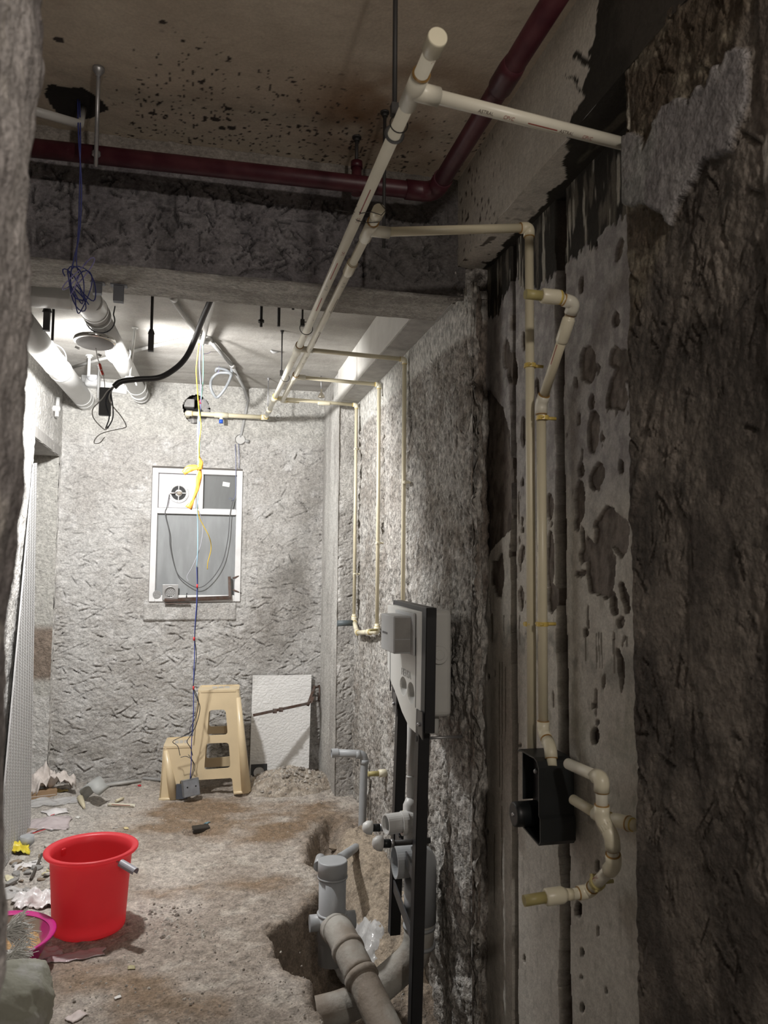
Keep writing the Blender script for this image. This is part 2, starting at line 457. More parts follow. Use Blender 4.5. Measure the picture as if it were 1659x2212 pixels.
# ---- far right wall, hacked to coarse vertical chips
def rf_h(U, W):
    Z = W-.45
    h = .016*fbm(U*9, Z*5, 4, 60)+.020*ridged(U*34, Z*15, 3, 61)+.009*fbm(U*80, Z*40, 3, 62)
    g = np.zeros_like(h)
    gouges(g, U, W, 900, .01, .04, .003, .010, .018, 80, 25, 63)
    gouges(g, U, W, 300, .02, .06, .003, .006, .010, 140, 20, 64)
    h += g
    top = sstep(-.04, .0, Z-(2.19+.03*np.sin(U*1.4+.4)+.02*fbm(U*12, U*0+3, 2, 66))+(U > 1.2)*0)
    h = h*(1-top)+(.020+.002*fbm(U*15, Z*15, 3, 67))*top
    # chases behind the three drop pipes
    for yc in (3.34, 3.87, 4.45):
        d = np.abs(U+2.53-yc+.012*fbm(Z*14, Z*0+yc, 3, 68))
        h = np.where((d < .016) & (Z < 2.25) & (Z > .95), h-.03, h)
    # broken away edge at the near end
    e = sstep(.16, .0, U+.05*fbm(Z*6, U*6, 3, 69))
    h -= e*(.03+.03*fbm(U*30, Z*9, 3, 70))
    return h
def rf_c(U, W, h):
    Z = W-.45
    c = lerpc((.27, .25, .225), (.40, .385, .36), sstep(-.4, .4, fbm(U*7, Z*6, 5, 72)))
    c = lerpc(c, (.50, .49, .47), sstep(.3, .5, fbm(U*30, Z*24, 3, 73))*.6)
    c = lerpc(c, (.24, .20, .17), sstep(.2, .5, fbm(U*4+9, Z*3, 4, 74))*.25)
    top = sstep(-.03, .0, Z-(2.19+.03*np.sin(U*1.4+.4)))
    c = lerpc(c, (.48, .47, .44), top)
    return c
relief('wall_right', (XR, 2.53, -.45), (0, 1, 0), (0, 0, 1), (-1, 0, 0), 4.58-2.53+.03, 2.83, .0065, rf_h, rf_c, MWF)
# broken return between the far wall and the painted wall: torn plaster layers standing like ribs
ra, rb_ = V((XR, 2.545, 0)), V((XP+.015, 2.655, 0)); rd = (rb_-ra); rl = rd.length; rd.normalize()
def rr_h(U, W):
    t = U/rl
    h = .014*np.sin(t*14+2.2*fbm(U*8, W*3, 3, 80))+.016*fbm(U*26, W*9, 4, 81)+.008*fbm(U*60, W*40, 3, 82)
    h += .012*sstep(.1, .5, fbm(U*16, W*2.2+3, 2, 83))
    return h*np.clip(t*6, 0, 1)*np.clip((1-t)*6, .0, 1)
def rr_c(U, W, h):
    c = lerpc((.20, .17, .145), (.46, .44, .41), sstep(-.3, .3, fbm(U*30, W*7, 4, 84)))
    return c
relief('wall_return', (ra.x, ra.y, -.45), tuple(rd), (0, 0, 1), (-rd.y, rd.x, 0) if (-rd.y) < 0 else (rd.y, -rd.x, 0), rl, 2.83, .0055, rr_h, rr_c, MWF)

# ---- painted wall with peeled patches and two chased grooves
def cv(o, s, pts): return [(o[0]+a/s, o[1]+b/s) for a, b in pts]
K3, K4 = (1000, 400), (1000, 1000); S3 = 3.687
PATCH = [cv(K4, S3, [(1140, 340), (1190, 340), (1240, 400), (1310, 460), (1330, 520), (1300, 700), (1260, 760), (1200, 680), (1170, 660), (1215, 750), (1220, 900), (1190, 1050), (1140, 1075), (1060, 1050), (1010, 1040), (985, 880), (980, 770), (945, 790), (920, 720), (985, 600), (1040, 610), (1060, 520), (1030, 490), (1090, 410)]),
         cv(K3, S3, [(1215, 1260), (1310, 1320), (1350, 1450), (1330, 1580), (1290, 1560), (1320, 1720), (1290, 1790), (1200, 1780), (1150, 1810), (1140, 1690), (1170, 1580), (1210, 1480), (1155, 1430), (1180, 1320)]),
         [(1016, 838), (1060, 845), (1085, 880), (1100, 930), (1104, 1010), (1104, 1140), (1085, 1160), (1060, 1190), (1050, 1225), (1040, 1180), (1028, 1000)],
         cv(K4, S3, [(225, 790), (320, 700), (330, 900), (310, 1070), (260, 1080), (240, 980), (215, 960)])]
for o_, x, y, a, b, t in ((K3, 995, 1430, 62, 155, 0), (K3, 1215, 1080, 28, 70, 0), (K3, 905, 1560, 18, 45, 0), (K3, 1025, 1730, 24, 68, 0), (K3, 918, 1850, 18, 55, 0),
                          (K3, 1040, 1960, 50, 170, 4), (K3, 1075, 1455, 16, 45, 0), (K3, 940, 790, 20, 75, 5), (K3, 1245, 500, 26, 105, 12), (K3, 485, 1240, 22, 85, 0),
                          (K3, 345, 1350, 34, 120, 0), (K3, 395, 1480, 45, 130, 0), (K3, 395, 1080, 26, 90, 8), (K3, 1065, 490, 9, 35, 0), (K3, 590, 1620, 20, 90, 0), (K3, 480, 1950, 20, 130, 0),
                          (K4, 930, 300, 42, 165, 0), (K4, 1065, 110, 60, 115, 10), (K4, 940, 50, 28, 60, 0), (K4, 475, 150, 15, 45, 0), (K4, 475, 468, 12, 30, 0), (K4, 475, 530, 12, 25, 0),
                          (K4, 470, 730, 24, 75, 10), (K4, 695, 780, 32, 240, 0), (K4, 690, 350, 34, 100, 0), (K4, 710, 1080, 45, 110, 0), (K4, 930, 880, 45, 32, 0), (K4, 1257, 1260, 30, 60, 0),
                          (K4, 980, 1350, 18, 35, 0), (K4, 893, 495, 10, 45, 0), (K4, 1265, 40, 20, 60, 0), (K4, 1200, 1120, 30, 100, -10), (K4, 1290, 1060, 30, 130, -14), (K4, 465, 1080, 22, 100, 0)):
    PATCH.append(ell(o_[0]+x/S3, o_[1]+y/S3, a/S3, b/S3, t))
SPOT = [ell(1285, 1591, 9.5, 20), ell(1291, 1561, 3, 7), ell(1249, 1965, 8, 18), ell(1292, 2011, 3, 12), ell(1258, 2058, 4, 10), ell(1256, 2112, 3, 5), ell(1309, 2141, 3, 7),
        ell(1258, 2178, 5, 11), ell(1124, 1610, 3, 5), ell(1290, 1870, 5, 14), ell(1052, 1796, 3, 6), ell(1133, 2071, 3, 8), ell(1054, 1462, 4, 6), ell(1068, 1455, 2, 8)]
STREAK = []
for x, y0, y1, wd in ((978, 1390, 1580, 7), (1065, 1360, 1640, 5), (1085, 1350, 1640, 5), (1105, 1350, 1640, 6), (1205, 1400, 1680, 11), (232, 1200, 1430, 9), (328, 1210, 1400, 5), (452, 1210, 1450, 5), (1310, 1380, 1470, 8)):
    STREAK.append(cv(K4, S3, [(x-wd, y0), (x+wd, y0), (x+wd*.6, y1), (x-wd*.6, y1)]))
for x, y0, y1 in ((1079, 1430, 1700), (1085, 1430, 1730), (1092, 1440, 1600), (1085, 1740, 1900), (1068, 1800, 1950)):
    STREAK.append([(x-1, y0), (x+1, y0), (x+.8, y1), (x-.8, y1)])
PY0, PZ0 = 1.45, -.45
PATCHW = [wpolyX(p, XP) for p in PATCH]; SPOTW = [wpolyX(p, XP) for p in SPOT]; STREAKW = [wpolyX(p, XP) for p in STREAK]
g1 = aX(1111, 1300, XP).y; g2 = aX(1214, 1300, XP).y
LINE = [aX(u, v, XP) for u, v in ((1052, 680), (1105, 600), (1225, 568), (1366, 448))]   # plaster top edge
BLACKW = wpolyX([(1045, 380), (1120, 380), (1215, 300), (1345, 80), (1440, 60), (1440, 640), (1366, 452), (1225, 570), (1140, 640), (1105, 600), (1090, 630), (1075, 690), (1050, 690)], XP)
CACHE = {}
def pw_masks(U, W):
    if 'm' in CACHE: return CACHE['m']
    Y = U+PY0; Z = W+PZ0
    jy = Y+.007*fbm(U*45, W*30, 3, 90); jz = Z+.012*fbm(U*30, W*30, 3, 91)
    patch = np.zeros(U.shape, bool)
    for p in PATCHW: patch |= inpoly(jy, jz, p)
    patch |= (fbm(U*26, W*12, 3, 97) > .52) & (Z > .95) & (Z < 1.75)
    spot = np.zeros(U.shape, bool)
    for p in SPOTW: spot |= inpoly(Y, Z, p)
    st = np.zeros(U.shape, bool)
    for p in STREAKW: st |= inpoly(Y+.003*fbm(W*20, U*0, 2, 92), Z, p)
    ga = np.abs(Y-g1+.008*fbm(W*5, W*0+1, 3, 93)) < .023+.005*fbm(W*11, W*0+7, 2, 94)
    wig = .012*fbm(W*4+2, W*0+4, 3, 95)
    gb = np.abs(Y-g2+wig) < (.031+.009*fbm(W*9, W*0+9, 3, 96))*np.where(Z > .2, 1., 1.1)
    black = inpoly(jy+.02*fbm(U*60, W*6, 3, 98), jz+.03*fbm(U*70, W*6, 2, 99), BLACKW)
    CACHE['m'] = (patch, spot, st, ga, gb, black); return CACHE['m']
def pw_h(U, W):
    patch, spot, st, ga, gb, black = pw_masks(U, W)
    h = .0015*fbm(U*6, W*6, 3, 100)+.0008*fbm(U*40, W*40, 3, 101)
    h = np.where(patch, -.010+.004*fbm(U*55, W*35, 4, 102), h)
    h = np.where(spot, -.014, h)
    h = np.where(ga, -.040, h)
    h = np.where(gb, -.036+.012*fbm(U*40, W*28, 3, 103)*(W+PZ0 < .95), h)
    h = np.where(black & ~ga & ~gb, h-.002, h)
    return h
def pw_c(U, W, h):
    patch, spot, st, ga, gb, black = pw_masks(U, W)
    Z = W+PZ0
    cream = lerpc((.50, .47, .42), (.60, .575, .52), sstep(-.4, .4, fbm(U*5, W*4, 4, 104)))
    scuff = sstep(.28, .5, fbm(U*40, W*14, 4, 105))*.5
    cream = lerpc(cream, (.33, .31, .27), scuff)
    grey = lerpc((.34, .32, .315), (.47, .455, .44), sstep(-.25, .3, fbm(U*45, W*28, 4, 106)))
    t = sstep(1.42, 1.62, Z+.12*fbm(U*9, W*9, 4, 107))
    c = lerpc(cream, grey, t)
    band = sstep(.05, .02, np.abs(Z-1.12+.04*fbm(U*14, W*8, 3, 108)))*sstep(-.15, .25, fbm(U*22, W*15, 3, 109))
    c = lerpc(c, (.36, .345, .31), band)
    c = lerpc(c, (.42, .40, .34), sstep(.05, .35, fbm(U*16, W*12, 4, 110))*sstep(.12, .03, np.abs(Z-.97))*.8)
    c = np.where(patch[..., None], lerpc((.12, .10, .085), (.22, .19, .165), sstep(-.3, .3, fbm(U*30, W*18, 4, 111))), c)
    c = np.where(st[..., None], np.array((.20, .18, .15)), c)
    blk = lerpc((.035, .032, .027), (.15, .135, .11), sstep(.05, .35, fbm(U*34, W*8, 4, 112)))
    blk = lerpc(blk, (.45, .43, .37), sstep(.33, .42, fbm(U*55, W*5, 3, 113)))
    c = np.where(black[..., None], blk, c)
    c = np.where(spot[..., None], np.array((.045, .035, .03)), c)
    c = np.where(ga[..., None], np.array((.060, .048, .04)), c)
    c = np.where(gb[..., None], lerpc((.075, .06, .05), (.16, .14, .12), sstep(.9, .5, Z)*sstep(-.3, .3, fbm(U*40, W*30, 3, 114))), c)
    return c
relief('wall_painted', (XP, PY0, PZ0), (0, 1, 0), (0, 0, 1), (-1, 0, 0), 2.67-PY0, 2.46-PZ0+.02, .0042, pw_h, pw_c, MPL)

# ---- near pier, bare rough render with one slab of old plaster left
SLABW = wpolyX([(1335, 425), (1352, 300), (1375, 288), (1398, 300), (1404, 330), (1418, 300), (1424, 272), (1445, 232), (1480, 212), (1500, 215), (1505, 236), (1512, 200), (1528, 186), (1540, 196), (1552, 150), (1566, 142), (1572, 150), (1586, 112), (1630, 108), (1633, 210), (1618, 260), (1602, 285), (1592, 330), (1566, 335), (1532, 348), (1512, 385), (1480, 430), (1466, 470), (1460, 492), (1440, 462), (1402, 442), (1368, 448)], XQ)
def pr_masks(U, W):
    Y = U+1.03; Z = W-.35
    return inpoly(Y+.004*fbm(U*70, W*70, 3, 120), Z+.004*fbm(U*60, W*70, 3, 121), SLABW), Y, Z
def pr_h(U, W):
    sl, Y, Z = pr_masks(U, W)
    h = .008*fbm(U*9, W*5, 4, 122)+.007*ridged(U*26+W*3, W*12, 4, 123)+.004*fbm(U*90, W*50, 3, 124)
    g = np.zeros_like(h); gouges(g, U, W, 420, .01, .05, .002, .007, .010, 75, 30, 125); h += g
    flat = sstep(.02, .16, fbm(U*11, W*5.5, 3, 126))*sstep(1.75, 1.55, Z)
    h = h*(1-.9*flat)+.006*flat
    ridge = np.exp(-((Z-1.85-(Y-1.30)*-2.2)/.025)**2)*.008
    h = np.where(sl, .019+.0012*fbm(U*30, W*30, 3, 127), h+ridge)
    return h-.02*sstep(.012, .0, U*0+np.maximum(0, (1.488-1.03)-U)+.006*fbm(W*18, W*0, 3, 128))
def pr_c(U, W, h):
    sl, Y, Z = pr_masks(U, W)
    c = lerpc((.075, .064, .055), (.165, .143, .122), sstep(-.35, .35, fbm(U*12, W*8, 5, 130)))
    up_ = sstep(2.02, 2.10, Z+(Y-1.3)*1.1)
    c = lerpc(c, lerpc((.085, .066, .048), (.19, .165, .125), sstep(-.1, .45, fbm(U*14+W*9, W*26-U*9, 4, 131))), up_)
    st = sstep(.30, .42, fbm(U*70, W*4, 2, 132))*(Y > 1.42)*sstep(2.1, 2.2, Z)
    c = lerpc(c, (.50, .47, .40), st)
    slc = lerpc((.20, .188, .188), (.275, .262, .258), sstep(-.2, .3, fbm(U*24, W*24, 4, 133)))
    slc = lerpc(slc, (.22, .225, .21), sstep(.1, .4, fbm(U*6+2, W*6, 3, 134))*.6)
    return np.where(sl[..., None], slc, c)
relief('wall_pier', (XQ, 1.03, -.35), (0, 1, 0), (0, 0, 1), (-1, 0, 0), 1.488-1.03, 2.83, .0042, pr_h, pr_c, MPR)
pierm = mat('pier_cement', (.15, .13, .112), .95, var=.3, bump=.5, bs=50)
MB().box((XQ+.024, .55, -.35), (1.12, 1.480, 2.46)).build('pier_core', pierm, bpy.data.objects['wall_pier'])
# door nib at the right edge of the doorway
def nb_c(U, W, h):
    return lerpc((.12, .10, .085), (.42, .39, .35), sstep(.22, .45, fbm(U*30, W*9, 4, 141)))
relief('wall_front_right', (XQ-.012, .60, -.35), (0, 1, 0), (0, 0, 1), (-1, 0, 0), .468, 2.83, .008, lambda U, W: .007*fbm(U*22, W*22, 4, 140)-.014*sstep(.45, .468, U), nb_c, MWF)

# ---- left door jamb, close to the camera
def jb_h(U, W):
    h = .010*fbm(U*12, W*7, 4, 150)+.004*fbm(U*50, W*40, 3, 151)
    e = sstep(.035, .0, np.abs(U-.40)); return h-e*(.012+.014*fbm(W*11, W*0+2, 4, 152))
def jb_c(U, W, h):
    c = lerpc((.23, .21, .205), (.46, .43, .415), sstep(-.35, .35, fbm(U*14, W*7, 4, 153)))
    c = lerpc(c, (.62, .58, .53), sstep(.42, .55, fbm(U*24, W*16, 3, 154))*.6)
    return lerpc(c, (.60, .58, .57), sstep(.22, .14, U))  # near edge painted paler for the light falling on it
relief('wall_front', (-.176, .45, -.2), (0, 1, 0), (0, 0, 1), (1, 0, 0), .40, 3.1, .006, jb_h, jb_c, MW)
MB().box((-1.25, .462, -.2), (-.19, .845, 2.9)).build('wall_front_core', mat('jamb_cement', (.36, .34, .33), .9, bump=.4, bs=40), bpy.data.objects['wall_front'])

# ---- slabs (ceiling)
BLK = aZ(168, 222, ZF)
def fc_c(U, W, h):
    X = U-1.25; Y = W+.35
    c = lerpc((.50, .43, .345), (.59, .52, .425), sstep(-.4, .4, fbm(X*2.2, Y*2.2, 4, 160)))
    c = lerpc(c, (.22, .13, .07), sstep(.30, .0, np.hypot((X-.60)/1.1, (Y-2.30)/1.0)-.12)*sstep(-.6, .3, fbm(X*5, Y*5, 3, 161)))
    near = sstep(2.0, 2.5, Y+.12*fbm(X*4, Y*4, 2, 162))*sstep(-.40, -.1, X)
    sp = sstep(.72-.19*near, .75-.19*near, np.abs(fbm(X*75, Y*60, 2, 163))+.12*fbm(X*6, Y*6, 2, 166))*sstep(.02, .25, near)
    c = lerpc(c, (.055, .045, .04), sp)
    for u, v, r in ((465, 258, .013), (480, 277, .010), (500, 277, .012), (127, 86, .012), (352, 48, .008), (495, 235, .008), (330, 245, .010)):
        p = aZ(u, v, ZF); c = np.where((np.hypot((X-p.x)/1.3, Y-p.y) < r)[..., None], np.array((.06, .05, .045)), c)
    d = np.hypot((X-BLK.x)/.085, (Y-BLK.y)/.085)+.35*fbm(X*16, Y*16, 4, 164)
    c = lerpc(c, (.60, .53, .43), sstep(1.7, 1.2, d)*.5)
    c = np.where((d < 1)[..., None], np.array((.035, .032, .03)), c)
    return c
relief('ceiling', (-1.25, .35, ZF), (1, 0, 0), (0, 1, 0), (0, 0, -1), 2.4, BY0-.35+.02, .0055, lambda U, W: .0015*fbm(U*5, W*5, 3, 165), fc_c, MCE)
def rc_c(U, W, h):
    X = U-.95; Y = W+2.85
    c = lerpc((.33, .315, .29), (.42, .405, .38), sstep(-.4, .4, fbm(X*2.5, Y*6, 4, 170)))
    c = lerpc(c, (.28, .265, .245), sstep(.1, .5, fbm(X*4, Y*14, 4, 171))*.5)
    return c
relief('ceiling', (-.95, 2.85, ZR), (1, 0, 0), (0, 1, 0), (0, 0, -1), 1.95, D-2.85+.04, .012, lambda U, W: .002*fbm(U*4, W*9, 3, 172), rc_c, MCE)

# ---- cross beam (hacked front face, smoother soffit)
bj = (aY(340, 480, BY0).x, aY(377, 480, BY0).x)
def bf_h(U, W):
    X = U-1.3
    h = .006*fbm(X*8, W*8, 4, 180)
    g = np.zeros_like(h)
    gouges(g, U, W, 620, .012, .038, .003, .009, .019, 55, 35, 181); gouges(g, U, W, 320, .015, .05, .003, .008, .017, 130, 25, 182)
    h += g*sstep(.36, .27, W)*sstep(.012, .05, W)
    h += .010*sstep(.30, .36, W)*fbm(X*20, W*20, 3, 183)
    jt = (X > bj[0]) & (X < bj[1]); h = np.where(jt & (W < .30), h*.5-.008, h)
    bite = np.exp(-(((X-.19)/.11)**2+((W-.0)/.045)**2)); h -= .03*sstep(.45, .6, bite)
    return h
def bf_c(U, W, h):
    X = U-1.3
    c = lerpc((.165, .155, .165), (.235, .222, .232), sstep(-.4, .4, fbm(X*8, W*8, 4, 184)))
    c = lerpc(c, (.34, .33, .335), sstep(.25, .5, fbm(X*30, W*22, 3, 186))*.4)
    c = lerpc(c, (.10, .095, .095), sstep(.2, .42, fbm(X*34+W*20, W*34-X*8, 3, 187))*.6)
    # hack marks coloured darker in their cuts and paler on their lips
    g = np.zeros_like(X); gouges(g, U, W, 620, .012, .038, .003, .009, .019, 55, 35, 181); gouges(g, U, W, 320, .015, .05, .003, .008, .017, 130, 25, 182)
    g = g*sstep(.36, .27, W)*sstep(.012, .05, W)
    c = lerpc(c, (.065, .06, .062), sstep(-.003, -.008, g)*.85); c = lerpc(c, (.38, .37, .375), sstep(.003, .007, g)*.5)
    jt = (X > bj[0]) & (X < bj[1]) & (W < .30); c = np.where(jt[..., None], c*.72, c)
    c = lerpc(c, (.27, .245, .22), sstep(.36, .40, W))
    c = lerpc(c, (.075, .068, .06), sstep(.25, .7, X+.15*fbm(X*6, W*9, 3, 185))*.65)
    return c
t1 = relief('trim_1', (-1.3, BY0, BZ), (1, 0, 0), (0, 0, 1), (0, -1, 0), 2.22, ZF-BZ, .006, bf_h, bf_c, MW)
def so_c(U, W, h):
    c = lerpc((.30, .285, .26), (.42, .405, .375), sstep(-.4, .4, fbm(U*6, W*26, 4, 190)))
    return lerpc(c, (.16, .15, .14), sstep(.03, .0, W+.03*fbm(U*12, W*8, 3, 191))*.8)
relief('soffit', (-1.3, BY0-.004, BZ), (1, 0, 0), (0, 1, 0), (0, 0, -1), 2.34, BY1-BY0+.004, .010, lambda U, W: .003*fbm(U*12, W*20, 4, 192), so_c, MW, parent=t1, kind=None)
bmat = mat('beam_cement', (.36, .35, .33), .9, var=.15, bump=.3, bs=30)
MB().box((-1.3, BY1-.02, BZ+.002), (1.03, BY1, ZF)).build('beam_back', bmat, t1)
# ---- rear beam along the right wall
wht = mat('lime_white', (.60, .585, .55), .85, var=.08, vs=7, bump=.15, bs=40)
t2 = MB().box((.79, BY1-.01, 2.353), (.95, 4.60, ZR+.02)).build('trim_2', wht); t2['kind'] = 'structure'
MB().box((.793, BY1-.01, 2.347), (.95, 4.60, 2.3535)).build('soffit', bmat, t2)
def br_c(U, W, h): return lerpc((.07, .06, .052), (.30, .28, .26), sstep(-.3, .3, fbm(U*24, W*24, 4, 197)))
relief('broken_corner', (.855, BY0+.012, 2.335), (1, 0, 0), (0, 0, 1), (0, -1, 0),   .20, .20, .005, lambda U, W: .03*fbm(U*14, W*14, 4, 195)+.012*fbm(U*50, W*50, 3, 196), br_c, MWF, parent=t1, kind=None)
MB().box((.89, BY0+.06, 2.34), (1.10, BY1, ZF)).build('corner_core', bmat, t1)
# ---- corner column
def cl_h(U, W):
    h = .006*fbm(U*14, W*8, 4, 200); g = np.zeros_like(h); gouges(g, U, W, 260, .01, .03, .003, .007, .010, 25, 30, 201)
    return h+g*sstep(1.95, 1.85, W)
def cl_c(U, W, h):
    c = lerpc((.36, .345, .325), (.48, .465, .44), sstep(-.4, .4, fbm(U*8, W*6, 4, 202)))
    sc = sstep(.05, .0, U+.02*fbm(W*9, U*9, 3, 203))*sstep(.1, .3, fbm(W*5, W*0+2, 2, 204)+.3)*sstep(1.9, 1.8, W)*sstep(.75, .85, W)
    return lerpc(c, (.68, .67, .65), sc)
t3 = relief('trim_3', (.797, 4.58, -.1), (1, 0, 0), (0, 0, 1), (0, -1, 0), .14, 2.68, .006, cl_h, cl_c, MW)
relief('column_side', (.797, 4.575, -.1), (0, 1, 0), (0, 0, 1), (-1, 0, 0), D-4.575+.02, 2.68, .008, lambda U, W: .004*fbm(U*12, W*9, 4, 205), lambda U, W, h: lerpc((.38, .365, .345), (.52, .51, .485), sstep(-.4, .4, fbm(U*9, W*3, 4, 206))), MW, parent=t3, kind=None)
# ---- front beam along the right wall, white with black waterproofing brushed over its outer part
FBX, FBZ = .89, 2.46
BLK_PX = [(1300, -60), (1291, 20), (1284, 60), (1280, 100), (1268, 118), (1275, 135), (1246, 108), (1236, 118), (1258, 140), (1274, 150), (1258, 192), (1240, 168), (1220, 160), (1246, 186), (1262, 212), (1246, 236), (1235, 248), (1222, 300), (1228, 330), (1216, 350), (1226, 385), (1190, 412), (1176, 420), (1200, 440), (1400, 470), (1420, 150), (1520, -60)]
BFW = wpolyX(BLK_PX, FBX); BUW = wpolyZ(BLK_PX+[], FBZ)
def ff_c(U, W, h):
    Y = U+.55; Z = W+FBZ
    b = inpoly(Y+.012*fbm(U*30, W*60, 3, 210), Z+.008*fbm(U*50, W*50, 3, 211), BFW)
    c = lerpc((.52, .49, .43), (.62, .59, .53), sstep(-.4, .4, fbm(U*3, W*5, 4, 212)))
    c = lerpc(c, (.08, .065, .055), sstep(.58, .62, np.abs(fbm(U*60, W*30, 2, 213)))*sstep(2.0, 2.4, Y))
    return np.where(b[..., None], lerpc((.030, .027, .022), (.055, .048, .04), sstep(-.3, .3, fbm(U*9, W*9, 3, 214))), c)
t4 = relief('trim_4', (FBX, .55, FBZ), (0, 1, 0), (0, 0, 1), (-1, 0, 0), BY0-.55+.01, ZF-FBZ, .006, lambda U, W: .0018*fbm(U*6, W*6, 3, 215), ff_c, MPL)
def fu_c(U, W, h):
    X = U+FBX; Y = W+.55
    b = inpoly(X+.006*fbm(U*60, W*20, 3, 220), Y+.02*fbm(U*50, W*30, 3, 221), BUW) | (X > .985+.02*fbm(W*25, U*20, 3, 222)-.10*sstep(2.0, 1.55, Y)) | (Y < 1.62)
    c = const((.56, .53, .47), U)
    c = lerpc(c, (.10, .085, .07), sstep(.3, .36, fbm(U*30, W*34, 3, 223))*sstep(1.9, 2.5, Y))
    return np.where(b[..., None], lerpc((.030, .027, .022), (.10, .09, .07), sstep(.1, .4, fbm(U*30, W*9, 3, 224))), c)
relief('soffit', (FBX, .55, FBZ), (1, 0, 0), (0, 1, 0), (0, 0, -1), XP-FBX+.06, BY0-.55+.01, .005, lambda U, W: .002*fbm(U*8, W*8, 3, 225), fu_c, MPL, parent=t4, kind=None)

# ---- floor with the plumbing trench along the right wall
TRENCH = [(.42, .6), (.40, 1.9), (.385, 2.41), (.37, 2.60), (.285, 2.80), (.27, 2.98), (.36, 3.10), (.47, 3.22), (.555, 3.42), (.50, 3.62), (.515, 3.82), (.575, 4.02), (.68, 4.24), (.80, 4.20), (1.3, 4.12), (1.3, .6)]
def fl_d(X, Y):
    jx = X+.018*fbm(X*13, Y*13, 3, 230); jy = Y+.03*fbm(X*11+5, Y*11, 3, 231)
    ins = inpoly(jx, jy, TRENCH); d = polydist(jx, jy, TRENCH)
    return np.where(ins, d, -d)
def fl_depth(X, Y):
    deep = .16+.20*sstep(3.75, 3.05, Y)-.10*sstep(2.62, 2.40, Y)*sstep(.9, .6, X)
    deep = deep-.14*sstep(.62, .80, X)*sstep(2.9, 3.3, Y)-.12*sstep(.60, .72, X)*sstep(2.75, 2.95, Y)*sstep(3.5, 3.1, Y)*.6
    deep = deep+.16*np.exp(-(((X-.90)/.13)**2+((Y-2.62)/.17)**2))
    return deep
def fl_h(U, W):
    X = U-1.25; Y = W+.3
    h = .012*fbm(X*3, Y*3, 4, 232)+.010*fbm(X*14, Y*14, 4, 233)+.006*fbm(X*48, Y*48, 3, 234)
    h += .02*sstep(-.45, -.75, X)*sstep(-.4, .4, fbm(X*9, Y*9, 3, 235))
    d = fl_d(X, Y)
    wall = sstep(.0, .075, d)
    h = h*(1-.3*wall)-fl_depth(X, Y)*wall+wall*(.035*fbm(X*9, Y*9, 4, 236)+.015*fbm(X*28, Y*28, 3, 237))
    h += .02*np.exp(-(d/.05)**2)*fbm(X*16, Y*16, 3, 238)
    # small pit near the middle
    p = aZ(432, 1795, 0); h -= .055*np.exp(-(((X-p.x)/.07)**2+((Y-p.y)/.05)**2)**2)
    return h
def fl_c(U, W, h):
    X = U-1.25; Y = W+.3
    c = lerpc((.33, .285, .243), (.455, .41, .365), sstep(-.45, .45, fbm(X*4, Y*4, 5, 240)))
    c = lerpc(c, (.52, .48, .425), sstep(.15, .5, fbm(X*9, Y*14, 4, 241))*.5)
    br = sstep(.0, .45, fbm(X*2.6+7, Y*3.4+2, 4, 242)+.55*sstep(.45, .0, np.hypot((X-.28)/1.5, (Y-4.3)/1.0)-.15)-.10)
    c = lerpc(c, (.215, .145, .088), br*.85)
    d = fl_d(X, Y)
    c = lerpc(c, (.20, .155, .115), sstep(-.06, .02, d)*.75)
    c = lerpc(c, (.25, .235, .215), sstep(.07, .14, d)*sstep(3.0, 2.5, Y)*.8)
    c = lerpc(c, (.42, .35, .27), sstep(.1, .2, d)*sstep(2.9, 3.1, Y)*.8)
    c = lerpc(c, (.44, .425, .40), sstep(-.35, -.6, X+.08*fbm(X*7, Y*7, 3, 243))*.55)
    c = lerpc(c, (.12, .11, .10), sstep(.50, .58, fbm(X*60, Y*60, 2, 244))*.5)
    return c
relief('floor', (-1.25, .3, 0), (1, 0, 0), (0, 1, 0), (0, 0, 1), 2.45, D-.3+.06, .0095, fl_h, fl_c, MFL)
# ================================================================== pipes
cpvc = mat('cream_cpvc', (.70, .64, .47), .38, var=.05, vs=12)
cpvc_w = mat('pale_cpvc', (.72, .69, .58), .38, var=.05, vs=12)
fitm = mat('cream_fitting', (.74, .69, .53), .34, var=.04)
glue = mat('amber_solvent', (.36, .20, .05), .3, var=.3)
gluey = mat('yellow_solvent', (.62, .46, .12), .3, var=.3)
olive = mat('olive_plug', (.42, .36, .15), .45, var=.1)
redp = mat('red_sprinkler_paint', (.050, .006, .013), .45, var=.18, vs=14, col2=(.095, .026, .032), thr=(.4, .75), bump=.05)
steel = mat('galvanised_steel', (.42, .42, .43), .42, .75, var=.2, bump=.08)
blackm = mat('black_rod', (.035, .033, .032), .6, .2)
greyp = mat('grey_pvc', (.36, .375, .39), .42, var=.06)
dirtyp = mat('muddy_grey_pvc', (.40, .385, .35), .7, var=.25, vs=7, col2=(.26, .22, .18), thr=(.42, .62), bump=.3, bs=40)
whitep = mat('white_pvc', (.58, .58, .57), .4, var=.05, vs=6)
cond = mat('white_conduit', (.46, .455, .44), .45, var=.06)
condg = mat('grey_conduit', (.30, .30, .295), .5, var=.08)
red_ink = mat('red_ink', (.30, .04, .03), .6); dark_ink = mat('dark_ink', (.10, .06, .05), .6); grey_ink = mat('grey_ink', (.26, .25, .23), .6)

